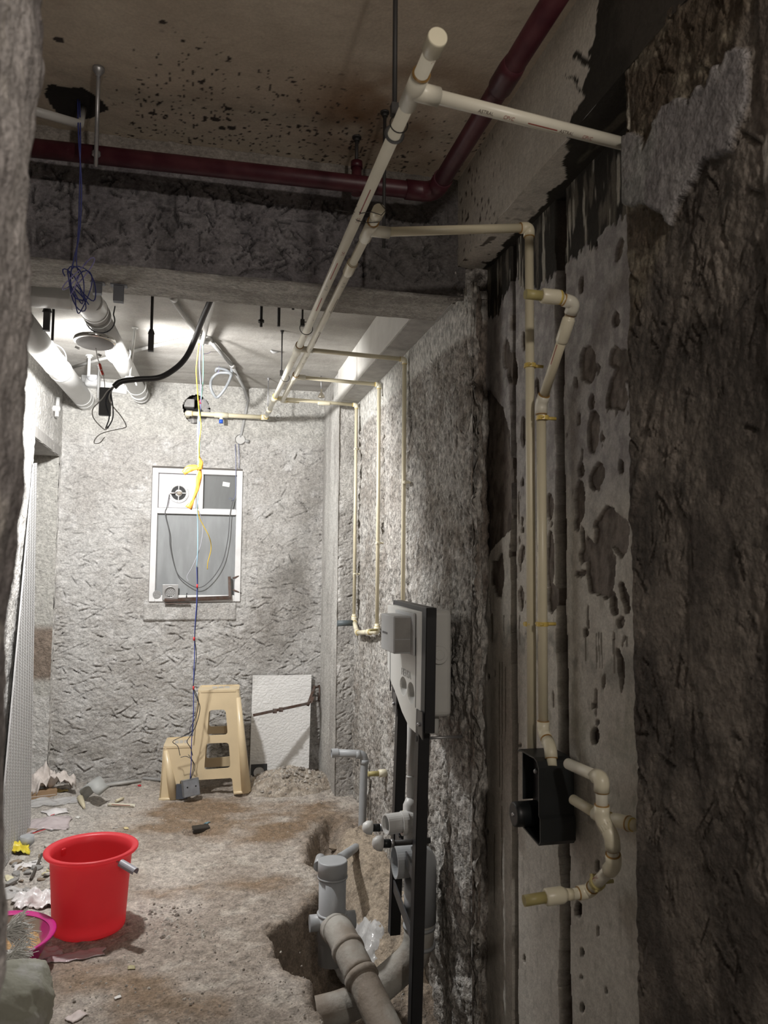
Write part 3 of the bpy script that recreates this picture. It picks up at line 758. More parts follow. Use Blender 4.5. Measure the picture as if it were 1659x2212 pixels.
def ring_at(parent, p, d, r, m=glue, w=.003):
    d = V(d).normalized(); return MB().cyl(V(p)-d*w*.5, V(p)+d*w*.5, r, seg=20).build('solvent_ring', m, parent)
def elbow(parent, p, d1, d2, r, L=.028, m=fitm):
    """socket elbow at p, legs along d1 and d2 (unit vectors pointing away from the corner)"""
    p = V(p); d1 = V(d1).normalized(); d2 = V(d2).normalized(); ro = r*1.28
    path = arcpath([p+d1*L, p, p+d2*L], L*.75, 7)
    return MB().tube(path, ro, 16).build('elbow', m, parent)
def tee(parent, p, dm, db, r, L=.03, m=fitm, rb=None):
    p = V(p); dm = V(dm).normalized(); db = V(db).normalized(); ro = r*1.28
    b = MB().cyl(p-dm*L, p+dm*L, ro, seg=20)
    b.cyl(p, p+db*(L*1.1), (rb or r)*1.30, seg=20)
    return b.build('tee', m, parent)
def coupling(parent, p, d, r, L=.022, m=fitm):
    d = V(d).normalized(); p = V(p)
    return MB().tube([p-d*L*1.25, p-d*L, p+d*L, p+d*L*1.25], [r*1.02, r*1.27, r*1.27, r*1.02], 20).build('coupling', m, parent)
def pseg(parent, a, b, r, m=cpvc):
    return MB().cyl(a, b, r, seg=20).build('pipe', m, parent)
def run(parent, pts, r, m=cpvc, fm=fitm, ring=glue, elbows=True):
    pts = [V(p) for p in pts]
    for a, b in zip(pts[:-1], pts[1:]): pseg(parent, a, b, r, m)
    if elbows:
        for a, b, c in zip(pts[:-2], pts[1:-1], pts[2:]):
            el = elbow(parent, b, a-b, c-b, r, max(.02, r*2.1), fm)
            ring_at(el, b+(a-b).normalized()*max(.021, r*2.15), a-b, r*1.22, ring)
            ring_at(el, b+(c-b).normalized()*max(.021, r*2.15), c-b, r*1.22, ring)
def clamp(parent, p, axis, wall, r, m=fitm):
    """saddle clamp: ring round the pipe and a foot to the wall"""
    p = V(p); a = V(axis).normalized(); w = V(wall).normalized()
    b = MB().pipe(p-a*.006, p+a*.006, r*1.35, r*1.0, 18)
    s = a.cross(w)
    for k in (-1, 1):
        q = p+s*k*r*1.3; b.cyl(q-w*.004, q-w*.012, .0035, seg=8)
    b.cyl(p+w*r, p+w*(r+.028), .005, seg=8)
    return b.build('clamp', m, parent)
def text_on_pipe(parent, txt, o, axis, toward, r, size, m, flip=False):
    """lettering printed round a pipe: starts at o on the axis, reads along axis, centred on the side 'toward'"""
    cu = bpy.data.curves.new('lettering', 'FONT'); cu.body = txt; cu.size = size; cu.align_y = 'CENTER'
    ob = bpy.data.objects.new('tmp', cu); COL.objects.link(ob)
    bpy.context.view_layer.update()
    me = bpy.data.meshes.new_from_object(ob.evaluated_get(bpy.context.evaluated_depsgraph_get())); bpy.data.objects.remove(ob)
    a = V(axis).normalized(); t = V(toward); t = (t-a*t.dot(a)).normalized(); s = t.cross(a)
    vs = []
    for v in me.vertices:
        ang = v.co.y/r; vs.append(V(o)+a*v.co.x+(t*math.cos(ang)+s*math.sin(ang))*(r+.0004))
    fs = [tuple(p.vertices) for p in me.polygons]
    bpy.data.meshes.remove(me)
    return mesh_obj('lettering', vs, fs, m, parent)
def stripe_on_pipe(parent, o, axis, toward, r, L, w, m):
    a = V(axis).normalized(); t = V(toward); t = (t-a*t.dot(a)).normalized(); s = t.cross(a); vs = []
    for x in (0, L):
        for ang in (-w/r/2, w/r/2): vs.append(V(o)+a*x+(t*math.cos(ang)+s*math.sin(ang))*(r+.0004))
    return mesh_obj('printed_line', vs, [(0, 1, 3, 2)], m, parent)

PZ, AX_, BX_, RM = 2.310, .392, .440, .0145
YB1, YB2, YB3, YF1, YF2 = 3.34, 3.87, 4.45, 1.43, 2.08
Yd = V((0, 1, 0)); Xd = V((1, 0, 0)); Zd = V((0, 0, 1))
# --- main supply pipe with the capped near end
A0 = V((AX_, 1.27, PZ)); A1 = V((AX_, 5.08, PZ+.035))
pa = thing('supply_pipe', (AX_, 1.27, PZ), 'long cream water pipe under the ceiling, nearer its capped end to the camera', 'pipe', 'plumbing lines')
def zA(y): return PZ+.035*max(0, (y-3.0)/2.08)
MB().tube([V((AX_, 1.27, PZ)), V((AX_, 3.0, PZ)), A1], RM, 20).build('pipe', cpvc_w, pa)
MB().tube([A0-Yd*.004, A0+Yd*.0, A0+Yd*.035, A0+Yd*.045], [RM*1.22, RM*1.3, RM*1.3, RM*1.02], 24).build('end_cap', fitm, pa)
ring_at(pa, (AX_, 1.375, PZ), Yd, RM*1.28)
tee(pa, (AX_, YF1, PZ), Yd, (.986, .165, .02), RM, .05, cpvc_w)
tee(pa, (AX_, YB1, zA(YB1)), Yd, Xd, RM, .06, cpvc_w, .011); ring_at(pa, (AX_, YB1-.062, zA(YB1)), Yd, RM*1.28)
tee(pa, (AX_, YB3, zA(YB3)), Yd, Xd, RM, .05, fitm, .011); ring_at(pa, (AX_, YB3-.052, zA(YB3)), Yd, RM*1.28, gluey)
coupling(pa, (AX_, 4.82, zA(4.8)), Yd, RM)
HA = V((aY(405, 888, 5.10).x, 5.10, aY(405, 888, 5.10).z))
E1 = V((AX_, 5.10, A1.z)); 
run(pa, [V((AX_, 5.0, zA(5.0))), E1, V((HA.x, 5.10, E1.z)), V((HA.x, 5.25, E1.z))], RM, cpvc, fitm, gluey)
px = aY(478, 893, 5.10).x
tee(pa, (px, 5.10, E1.z), Xd, -Zd, RM, .045, fitm, .009)
MB().cyl((px, 5.10, E1.z-.03), (px, 5.10, E1.z-.055), .013, seg=14).build('drain_cap', mat('blue_plastic', (.02, .10, .55), .4), pa)
for y in (1.82, 2.30, 2.62): stripe_on_pipe(pa, (AX_, y, PZ), Yd, (-.25, -.35, -1), RM, .14, .0028, red_ink)
text_on_pipe(pa, 'CPVC', (AX_, 2.21, PZ), Yd, (-.05, 0, -1), RM, .012, red_ink)
text_on_pipe(pa, '(A T 20', (AX_, 2.50, PZ), Yd, (-.25, 0, -1), RM, .014, grey_ink)
text_on_pipe(pa, 'CPVC', (AX_, 1.98, PZ), Yd, (-.05, 0, -1), RM, .012, red_ink)
text_on_pipe(pa, 'CPVC', (AX_, 1.30, PZ), Yd, (.5, 0, -1), RM, .009, red_ink)
for k in range(6): text_on_pipe(pa, 'CPVC', (AX_, 2.86+k*.22, zA(2.86+k*.22)), Yd, (.1, 0, -1), RM, .008, red_ink if k % 2 else grey_ink)
# branch that crosses over to the near pier
pf = thing('branch_pipe', (AX_, YF1, PZ), 'horizontal cream pipe with red printed lettering, running into the dark near pier', 'pipe', 'plumbing lines')
FD = (V((.99, YF1+.10, PZ+.012))-V((AX_, YF1, PZ))).normalized()
pseg(pf, V((AX_, YF1, PZ))+FD*.04, (.99, YF1+.10, PZ+.012), .0138, cpvc_w)
def onF(x): return V((AX_, YF1, PZ))+FD*((x-AX_)/FD.x)
for x in (.535, .735):
    text_on_pipe(pf, 'ASTRAL', onF(x), FD, (0, -.55, -1), .0138, .0105, dark_ink)
    text_on_pipe(pf, 'CPVC', onF(x+.060), FD, (0, -.55, -1), .0138, .0105, red_ink)
stripe_on_pipe(pf, onF(.655), FD, (0, -.55, -1), .0138, .075, .0022, red_ink)
# --- second main beside it
pb = thing('supply_pipe', (BX_, 1.95, PZ), 'shorter cream water pipe wired to the right side of the long ceiling pipe', 'pipe', 'plumbing lines')
def zB(y): return PZ+.030*max(0, (y-3.0)/2.08)
MB().tube([V((BX_, 1.95, PZ)), V((BX_, 3.0, PZ)), V((BX_, YB3+.03, zB(YB3)))], RM*.92, 20).build('pipe', cpvc_w, pb)
B0 = V((BX_, 1.95, PZ)); MB().tube([B0-Yd*.003, B0, B0+Yd*.035, B0+Yd*.04], [RM*1.15, RM*1.22, RM*1.22, RM*.95], 24).build('end_cap', fitm, pb)
tee(pb, (BX_, YF2, PZ), Yd, Xd, RM*.95, .055, cpvc_w, .0128); ring_at(pb, (BX_, YF2-.057, PZ), Yd, RM*1.2)
coupling(pb, (BX_, 2.36, PZ), Yd, RM*.95, .04); ring_at(pb, (BX_, 2.318, PZ), Yd, RM*1.18)
tee(pb, (BX_, YB2, zB(YB2)), Yd, Xd, RM*.92, .05, cpvc_w, .011); ring_at(pb, (BX_, YB2-.052, zB(YB2)), Yd, RM*1.18)
text_on_pipe(pb, '(A T 20', (BX_, 2.46, PZ), Yd, (.05, 0, -1), RM*.92, .014, grey_ink)
text_on_pipe(pb, '(A T 20', (BX_, 3.42, zB(3.4)), Yd, (.2, 0, -1), RM*.92, .013, grey_ink)
for k in range(5): text_on_pipe(pb, 'CPVC', (BX_, 2.75+k*.26, zB(2.75+k*.26)), Yd, (-.1, 0, -1), RM*.92, .008, dark_ink if k % 2 else grey_ink)
for y in (2.62, 3.02, 3.98): stripe_on_pipe(pb, (BX_, y, zB(y)), Yd, (.4, 0, -1), RM*.92, .16, .0025, dark_ink)
run(pb, [V((BX_, YB3-.03, zB(YB3))), V((BX_, YB3+.05, zB(YB3)+.004)), V((BX_+.10, YB3+.05, zB(YB3)+.004))], .012, cpvc, fitm, gluey)
# binding wire round both mains
bwp = MB()
for dz in (-.01, .012):
    y = 1.965+dz*2
    bwp.tube([V((AX_-RM*1.02, y, PZ)), V((AX_-.004, y+.004, PZ-RM*1.1)), V(((AX_+BX_)/2, y+dz, PZ-RM*1.05)), V((BX_+.004, y-.006, PZ-RM*1.3)), V((BX_+RM*1.25, y, PZ)), V((BX_, y, PZ+RM*1.3)), V((AX_, y, PZ+RM*1.1))], .0012, 6, closed=True)
bwp.tube(spline([V((AX_-RM, 1.97, PZ-.004)), V((AX_-.03, 1.965, PZ-.008)), V((AX_-.07, 1.97, PZ-.004))]), .0009, 6)
set_props(bwp.build('binding_wire', blackm), 'thin black wire twisted round the two ceiling water pipes', 'wire')

# --- the three drops on the far right wall
RD = .0098
def drop(y, x0, zt, xw, zb, label, kinds=()):
    t = thing('drop_pipe', (xw, y, zb), label, 'pipe', 'plumbing lines')
    run(t, [V((x0, y, zt)), V((xw, y, zt-.012)), V((xw, y, zb))], RD, cpvc, fitm, gluey)
    return t
d1 = drop(YB1, AX_+.03, zA(YB1), .880, .95, 'cream drop pipe ending behind the black cistern frame')
d2 = drop(YB2, BX_+.03, zB(YB2), .883, aX(808, 1362, .883).z, 'middle cream drop pipe on the grey hacked wall')
d3 = drop(YB3, AX_+.03, zA(YB3), .877, aX(768, 1335, .877).z, 'cream drop pipe next to the far corner column')
clamp(d1, aX(877, 1042, .880), Zd, Xd, RD, fitm)
clamp(d2, aX(817, 1173, .883), Zd, Xd, RD, fitm)
clamp(d3, aX(769, 970, .877), Zd, Xd, RD, fitm); clamp(d3, aX(768, 1240, .877), Zd, Xd, RD, fitm)
coupling(d3, aY(700, 871, YB3), Xd, RD, .03)
zlo = d2.location.z; z3 = d3.location.z
mx_ = thing('mixer_loop', (.86, 4.1, zlo-.03), 'cream elbows joining the two far drop pipes, with a grey stub', 'pipe fitting')
run(mx_, [V((.877, YB3, z3+.02)), V((.877, YB3, z3-.02)), V((.865, YB3-.16, z3-.075)), V((.865, YB2+.12, zlo-.012)), V((.883, YB2, zlo)), V((.883, YB2, zlo+.04))], .0125, fitm, fitm, gluey)
MB().cyl((.865, YB3-.02, z3-.03), (.775, YB3-.02, z3-.032), .017, seg=18).build('grey_stub', mat('slate_plastic', (.10, .12, .13), .5), mx_)
MB().cyl((.883, YB2-.01, zlo+.01), (.83, YB2-.06, zlo+.012), .006, seg=10).build('brass_pin', olive, mx_)

# --- riser pair on the painted wall
XW = aY(1143, 492, YF2).x; RR = .0132
zt2 = aY(1143, 492, YF2).z
r1 = thing('riser_pipe', (XW, YF2, .85), 'cream pipe crossing from the ceiling line and dropping down the painted wall', 'pipe', 'plumbing lines')
run(r1, [V((BX_+.04, YF2, PZ)), V((XW, YF2, zt2)), V((XW, YF2, aX(1146, 1628, XW).z))], RR, cpvc, cpvc, glue)
clamp(r1, aX(1145, 790, XW), Zd, Xd, RR, gluey); clamp(r1, aX(1144, 1348, XW), Zd, Xd, RR, gluey)
X2 = XW+.006
yr2 = aX(1171, 1200, X2).y
pA = aX(1171, 872, X2); pA = V((X2, yr2, pA.z)); pB = aX(1240, 655, X2)
r2 = thing('riser_pipe', (X2, yr2, .9), 'cream riser that bends off to a plugged stub high on the painted wall', 'pipe', 'plumbing lines')
pS = V((aY(1135, 632, pB.y).x, pB.y, aY(1135, 632, pB.y).z))
zlow = aX(1171, 1560, X2).z
run(r2, [V((X2, yr2, zlow)), pA, pB, V((aY(1205, 636, pB.y).x, pB.y, pB.z+.01))], RR*1.04, cpvc, cpvc_w, glue)
q1 = V((aY(1205, 636, pB.y).x, pB.y, pB.z+.012)); q2 = V((aY(1172, 634, pB.y).x, pB.y, pB.z+.012))
MB().tube([q1+Xd*.012, q1, q2, q2-Xd*.004], [RR*1.2, RR*1.5, RR*1.5, RR*1.3], 20).build('brass_socket', fitm, r2)
MB().cyl(q2, V((pS.x, pS.y, pB.z+.012)), RR*1.05, seg=8).build('test_plug', olive, r2)
ring_at(r2, q1+Xd*.004, Xd, RR*1.45, gluey, .008)
coupling(r2, pA.lerp(pB, .75), pB-pA, RR*1.04, .03)
clamp(r2, aX(1172, 903, X2), Zd, Xd, RR, gluey); clamp(r2, aX(1171, 1348, X2), Zd, Xd, RR, gluey)
for k in range(3): text_on_pipe(r2, 'CPVC', (X2, yr2, 1.15+k*.25), Zd, (-1, -.1, 0), RR*1.04, .008, grey_ink)
stripe_on_pipe(r2, pA.lerp(pB, .42), pB-pA, (-1, -.6, 0), RR*1.04, .06, .0025, red_ink)
run(r2, [V((X2, yr2, zlow)), V((X2, yr2, zlow-.025)), V((X2-.005, yr2-.055, zlow-.055)), V((X2-.01, yr2-.075, zlow-.10))], RR*1.02, fitm, fitm, glue)

# --- concealed diverter with black cover and the loop of fittings beside it
xd = .935
dv = thing('shower_diverter', (xd, 2.0, .62), 'black plastic shower diverter body fixed to the painted wall', 'diverter')
blk = mat('black_plastic', (.012, .014, .015), .42, var=.2); blk2 = mat('black_plastic_inside', (.006, .006, .007), .6)
bt = aX(1245, 1625, .90); 
zt_, zm_, zb_ = .845, .700, .622
x0_, x1_ = aY(1162, 1650, 1.94).x, .988
yf_, yn_ = 2.075, 1.935
def sheet(prof, th, xa, xb):
    """bent sheet: profile in Y-Z, extruded along X"""
    n = len(prof); cy = sum(p[0] for p in prof)/n; cz = sum(p[1] for p in prof)/n; inner = []
    for i, (y, z) in enumerate(prof):
        a = prof[max(0, i-1)]; b = prof[min(n-1, i+1)]; t = V((b[0]-a[0], b[1]-a[1])).normalized(); nn = V((-t.y, t.x))
        if nn.dot(V((cy-y, cz-z))) < 0: nn = -nn
        inner.append((y+nn.x*th, z+nn.y*th))
    loop = prof+inner[::-1]; m = len(loop)
    vs = [V((xa, y, z)) for y, z in loop]+[V((xb, y, z)) for y, z in loop]
    fs = [(i, (i+1) % m, m+(i+1) % m, m+i) for i in range(m)]
    for k in range(n-1): fs += [(k, k+1, m-2-k, m-1-k), (m+k, m+m-1-k, m+m-2-k, m+k+1)]
    return MB().add(vs, fs)
sheet([(yf_, zt_-.006), (yf_-.012, zt_), (yn_+.03, zt_), (yn_+.012, zt_-.006), (yn_, zt_-.022), (yn_, zm_), (yn_-.008, zm_-.006), (yn_-.008, zb_+.012), (yn_+.004, zb_), (yf_-.02, zb_+.016)], .004, x0_, x1_).build('cover', blk, dv)
MB().box((x0_+.012, yf_-.008, zm_+.005), (x1_, yf_-.003, zt_-.012)).build('side_plate', blk, dv)
MB().box((x0_+.040, yn_+.008, zb_+.022), (x1_, yf_-.012, zt_-.010)).build('body', blk2, dv)
kx = x0_
MB().tube([V((kx+.05, yf_-.038, zm_-.025)), V((kx-.015, yf_-.038, zm_-.025)), V((kx-.028, yf_-.038, zm_-.025)), V((kx-.030, yf_-.038, zm_-.025))], [.034, .034, .033, .028], 28).build('knob', blk, dv)
MB().cyl((kx-.029, yf_-.038, zm_-.025), (kx-.034, yf_-.038, zm_-.025), .007, .004, 12).build('screw', steel, dv)
MB().ball((x0_+.036, yf_-.045, zt_-.055), .008, 12, 8).build('screw', steel, dv)
lp = thing('diverter_loop', (.93, 1.75, .40), 'loop of cream elbows and short pipes on the near side of the black diverter', 'pipe fitting')
RL = .0140
P_ = lambda u, v, x: aX(u, v, x)
c0 = P_(1228, 1650, .925); c1 = P_(1300, 1682, .915); c2 = P_(1300, 1768, .915); c3 = P_(1322, 1808, .925); c4 = P_(1326, 1870, .94); c5 = P_(1272, 1925, .95)
run(lp, [c0, c1, c2, c3, c4, c5], RL, cpvc_w, fitm, glue)
e0 = P_(1238, 1727, .945); e1 = P_(1300, 1765, .955); e2 = P_(1345, 1775, .97); e3 = P_(1378, 1785, .985)
run(lp, [e0, e1, e2, e3], RL*.92, cpvc, fitm, gluey)
ring_at(lp, e2.lerp(e3, .4), e3-e2, RL*1.3, glue)
c6 = V((c5.x-.045, c5.y, c5.z-.004)); 
run(lp, [c5+(c4-c5).normalized()*.03, c5, c6], RL*.95, fitm, fitm, glue)
f1 = aY(1222, 1932, c5.y); f2 = aY(1180, 1938, c5.y); f3 = aY(1132, 1946, c5.y)
pseg(lp, c6, f1, RL, cpvc)
MB().tube([f1, f1.lerp(f2, .2), f2, f2-Xd*.004], [RL*1.1, RL*1.45, RL*1.45, RL*1.2], 20).build('brass_socket', fitm, lp)
MB().cyl(f2, f3, RL*1.0, seg=8).build('test_plug', olive, lp)
clamp(lp, c5.lerp(c4, .35), (c4-c5), Xd, RL, olive)
text_on_pipe(lp, 'CPVC', c5.lerp(c4, .45), c4-c5, (-1, -.4, .4), RL, .010, red_ink)
stripe_on_pipe(lp, c5.lerp(c4, .25), c4-c5, (-1, -.2, .8), RL, .04, .003, red_ink)

# --- red sprinkler line
RP = .028; RZ, RY, RX = 2.62, 2.43, .735
rp = thing('sprinkler_pipe', (RX, RY, RZ), 'dark red sprinkler main turning a corner under the front ceiling', 'pipe')
MB().tube(arcpath([V((-.872, RY+.025, RZ)), V((RX, RY-.02, RZ)), V((RX, .45, RZ))], .075, 10), RP, 24).build('pipe', redp, rp)
ex = MB().tube(arcpath([V((RX-.10, RY-.017, RZ)), V((RX, RY-.02, RZ)), V((RX, RY-.12, RZ))], .085, 10), RP*1.16, 24).build('elbow', redp, rp)
MB().tube([V((RX, 1.72, RZ)), V((RX, 1.75, RZ)), V((RX, 1.82, RZ)), V((RX, 1.83, RZ))], [RP*1.05, RP*1.15, RP*1.15, RP*1.05], 24).build('coupling', redp, rp)
ru = aY(770, 395, RY); MB().cyl((ru.x, RY, RZ-.03), (ru.x, RY, RZ+.075), .017, seg=18).cyl((ru.x, RY, RZ+.06), (ru.x, RY, RZ+.082), .020, seg=18).build('riser_nipple', redp, rp)
def hanger(x, y, z0, z1, r, label, flange=True, nut=None, m=blackm, grp='threaded hanger rods', loop=None):
    t = thing('hanger_rod', (x, y, z0), label, 'hanger rod', grp)
    b = MB().cyl((x, y, z0), (x, y, z1), r, seg=10); b.build('rod', m, t)
    if flange: MB().cyl((x, y, z1-.006), (x, y, z1), r*2.6, seg=16).cyl((x, y, z1-.016), (x, y, z1-.006), r*1.7, seg=6).build('anchor_nut', m, t)
    if nut == 'block':
        b = MB().tube([V((x, y, z0+.01)), V((x, y, z0)), V((x, y, z0-.012))], [r*1.2, r*1.9, r*2.4], 4)
        b.box((x-.011, y-.011, z0-.085), (x+.011, y+.011, z0-.010)); b.build('anchor_block', m, t)
    if nut == 'hex': MB().cyl((x, y, z0+.018), (x, y, z0+.030), r*2.1, seg=6).build('nut', m, t)
    if loop:
        lx, ly, lz, lr = loop
        MB().tube([V((lx+lr*math.cos(a), ly, lz+lr*math.sin(a))) for a in np.linspace(0, 2*math.pi, 22)[:-1]], .0016, 6, closed=True).build('clevis', m, t)
        MB().box((x-.008, y-.008, z0-.012), (x+.008, y+.008, z0+.014)).build('clevis_nut', m, t)
    return t
h1 = aZ(213, 147, ZF)
hr = thing('hanger_rod', (h1.x, h1.y, RZ-.06), 'grey steel rod with flared top holding the red pipe near the left jamb', 'hanger rod')
hb = aY(207, 360, RY-.035)
MB().cyl((h1.x, h1.y, ZF), hb, .0062, seg=12).build('rod', steel, hr)
MB().tube([V((h1.x, h1.y, ZF)), V((h1.x, h1.y, ZF-.008)), V((h1.x, h1.y, ZF-.022))], [.017, .017, .007], 16).build('anchor', steel, hr)
MB().cyl(hb+Zd*.035, hb+Zd*.047, .013, seg=6).build('nut', steel, hr)
hanger(aZ(772, 292, ZF).x, RY, RZ+.07, ZF, .006, 'short black rod above the small red nipple on the sprinkler pipe')
hx = aY(866, 120, 1.55)
hanger(AX_-.010, 1.55, PZ+.030, ZF, .0055, 'long black rod clamping the near end of the long cream pipe', loop=(AX_, 1.55, PZ, RM*1.35))
MB().tube([V((AX_+RM*1.32*math.cos(a), 1.59, PZ+RM*1.32*math.sin(a))) for a in np.linspace(0, 2*math.pi, 22)[:-1]], .004, 6, closed=True).build('clevis_band', mat('grey_rubber', (.16, .165, .17), .6), pa)
hanger(aZ(839, 240, ZF).x-.01, 2.27, 2.345, ZF, .0055, 'black rod with nut passing behind the red pipe elbow')
# rods of the rear slab
def rearrod(u, vb, y, r, label, **k):
    p = aY(u, vb, y); return hanger(p.x, y, p.z, ZR, r, label, **k)
rearrod(102, 668, 3.12, .0075, 'black rod with a blunt block, leftmost below the beam', nut='block')
rearrod(327, 716, 3.30, .006, 'black rod with a long block, left of the thick black cable', nut='block')
rearrod(113, 735, 3.45, .0055, 'bare dark rod just right of the leftmost blunt block', flange=False)
rearrod(564, 706, 3.25, .006, 'dark rod with a nut near its end, left of two plain ones', nut='hex')
rearrod(602, 705, 3.25, .0065, 'plain dark rod between the nut-ended rod and the shortest one')
rearrod(633, 669, 3.15, .0055, 'shortest dark rod, just left of the ceiling water pipes')
hanger(AX_-.022, 3.02, PZ+.02, ZR, .004, 'black rod and loop holding the long cream pipe below the beam', loop=(AX_-.006, 3.02, PZ, .026))
p = aZ(622, 715, ZR); hanger(AX_-.02, p.y, PZ+.028, ZR, .0035, 'thin dark rod with loop holding the pipe past the second branch', loop=(AX_, p.y, PZ+.006, .021))
p = aZ(584, 817, ZR); hanger(p.x-.012, p.y, PZ+.03, ZR, .0035, 'thin grey rod with a hook at the back end of the pipe', m=steel, loop=(AX_-.004, p.y, PZ+.03, .02))
# ================================================================== window
upvc = mat('white_upvc', (.74, .74, .74), .45, var=.07, vs=14)
seal = mat('grey_gasket', (.25, .255, .26), .6)
def pane_mat(name, col, rough):
    m, n, p = nt(name); p.inputs['Base Color'].default_value = (*col, 1); p.inputs['Roughness'].default_value = rough
    tc = n.nodes.new('ShaderNodeTexCoord'); t = n.nodes.new('ShaderNodeTexNoise'); t.inputs['Scale'].default_value = 9; t.inputs['Detail'].default_value = 6
    mp = n.nodes.new('ShaderNodeMapping'); mp.inputs['Scale'].default_value = (2.2, 1, .5); n.links.new(tc.outputs['Object'], mp.inputs[0]); n.links.new(mp.outputs[0], t.inputs['Vector'])
    cr = n.nodes.new('ShaderNodeValToRGB'); cr.color_ramp.elements[0].position = .42; cr.color_ramp.elements[1].position = .68
    cr.color_ramp.elements[0].color = (*col, 1); cr.color_ramp.elements[1].color = (*[min(1, c*1.22+.01) for c in col], 1)
    n.links.new(t.outputs['Fac'], cr.inputs[0]); n.links.new(cr.outputs[0], p.inputs['Base Color'])
    n.links.new(t.outputs['Fac'], p.inputs['Roughness'])
    return m
gl1 = pane_mat('frosted_dusty_glass', (.235, .245, .25), .35); gl2 = pane_mat('dark_dusty_glass', (.12, .125, .125), .3)
WY = D-.004
def wx(u, v): return aY(u, v, WY)
win = thing('window_1', (0, D, WZ0), None, None, kind='structure'); 
a0, a1 = wx(332, 1009), wx(523, 1018); X0, X1 = WX0+.002, WX1-.002; Z0, Z1 = WZ0+.002, WZ1-.012
zt = wx(430, 1105).z            # transom centre
xm = wx(432, 1060).x            # mullion centre
fwid = .038; ft = .05
for (x0, z0, x1, z1, nm) in ((X0, Z0, X0+fwid, Z1, 'jamb_bar'), (X1-fwid, Z0, X1, Z1, 'jamb_bar'), (X0+fwid, Z1-fwid*.85, X1-fwid, Z1, 'head_bar'), (X0+fwid, Z0, X1-fwid, Z0+fwid*1.1, 'sill_bar'), (X0+fwid, zt-.019, X1-fwid, zt+.019, 'transom'), (xm-.021, zt+.019, xm+.021, Z1-fwid*.85, 'mullion')):
    MB().box((x0, WY-.012, z0), (x1, WY+ft, z1)).build(nm, upvc, win, bevel=.004)
def panehole(x0, z0, x1, z1, m, nm, y=.016):
    MB().box((x0-.004, WY+y, z0-.004), (x1+.004, WY+y+.006, z1+.004)).build(nm, m, win)
    b = MB()
    for (p, q, r_, s_) in ((x0, z0, x0+.005, z1), (x1-.005, z0, x1, z1), (x0, z0, x1, z0+.005), (x0, z1-.005, x1, z1)): b.box((p, WY+y-.006, q), (r_, WY+y, s_))
    b.build('gasket', seal, win)
panehole(X0+fwid, Z0+fwid*1.1, X1-fwid, zt-.019, gl1, 'glass_pane')
panehole(xm+.021, zt+.019, X1-fwid, Z1-fwid*.85, gl2, 'glass_pane')
gasket_m = MAT['grey_gasket']
fx0, fx1, fz0, fz1 = X0+fwid, xm-.021, zt+.019, Z1-fwid*.85
st = wx(489, 1046); MB().box((st.x-.024, WY+.0145, st.z-.014), (st.x+.022, WY+.0155, st.z+.015), Matrix.Rotation(.14, 3, 'Y')).build('sticker', mat('white_sticker', (.78, .78, .77), .5), win)
# exhaust fan panel in the upper left pane
ef = thing('exhaust_fan', ((fx0+fx1)/2, WY, fz0), 'white exhaust fan panel set in the upper left window pane', 'exhaust fan')
MB().box((fx0+.004, WY+.010, fz0+.004), (fx1-.004, WY+.018, fz1-.004)).build('panel', mat('lavender_white_board', (.66, .65, .70), .5, var=.04), ef)
fc = wx(386, 1065); fc = V((fc.x, WY, fc.z)); rf = .066
MB().lathe([(rf*.70, .002), (rf*.72, -.006), (rf*.80, -.010), (rf*.97, -.008), (rf, 0), (rf, .010)], (fc.x, WY+.008, fc.z), (0, 1, 0), 36).build('fan_ring', upvc, ef)
MB().disc((fc.x, WY+.0092, fc.z), (0, -1, 0), rf*.74, 28).build('fan_opening', blk2, ef)
hb_ = MB().lathe([(0, -.012), (rf*.22, -.012), (rf*.34, -.006), (rf*.36, .004)], (fc.x, WY+.004, fc.z), (0, 1, 0), 24).build('hub', upvc, ef)
fan_ring = bpy.data.objects['fan_ring']
for a in np.linspace(.4, 2*math.pi+.4, 7)[:-1]: MB().cyl((fc.x+rf*.88*math.cos(a), WY-.003, fc.z+rf*.88*math.sin(a)), (fc.x+rf*.88*math.cos(a), WY+.002, fc.z+rf*.88*math.sin(a)), .0025, seg=8).build('screw', seal, fan_ring)
for k in range(4):
    a = k*math.pi/2+math.pi/2; d = V((math.cos(a), 0, math.sin(a)))
    MB().tube([fc+d*rf*.33+Yd*.0, fc+d*rf*.74+Yd*.0], .0035, 8).build('spoke', upvc, fan_ring)
MB().ball((fc.x+.004, WY-.012, fc.z-.002), .016, 10, 8, (1.1, .5, .8)).build('motor_cap', mat('tan_motor', (.34, .30, .25), .6), hb_)
MB().tube(spline([wx(367, 1066)-Yd*.006, wx(376, 1066)-Yd*.014, wx(384, 1062)-Yd*.016]), .003, 8).build('terminal_lead', mat('dusty_grey_lead', (.30, .27, .26), .6), ef)
# cable hanging in a loop from fan to the upper right
lead = mat('dark_grey_cable', (.10, .10, .105), .5)
cb = MB().tube(spline([wx(366, 1068)-Yd*.012, wx(361, 1095)-Yd*.018, wx(357, 1110)-Yd*.022, wx(366, 1150)-Yd*.024, wx(368, 1180)-Yd*.024, wx(378, 1225)-Yd*.024, wx(392, 1249)-Yd*.024, wx(427, 1269)-Yd*.024, wx(455, 1253)-Yd*.024, wx(480, 1215)-Yd*.024, wx(492, 1165)-Yd*.022, wx(497, 1110)-Yd*.02, wx(503, 1082)-Yd*.018], 8), .0028, 8)
set_props(cb.build('fan_cable', lead), 'dark cable hanging in a deep loop across the window', 'cable')
cb = MB()
cb.tube(spline([wx(508, 960)-Yd*.012, wx(509, 1000)-Yd*.02, wx(509, 1040)-Yd*.02, wx(508, 1070)-Yd*.02, wx(502, 1082)-Yd*.02], 6), .0022, 8)
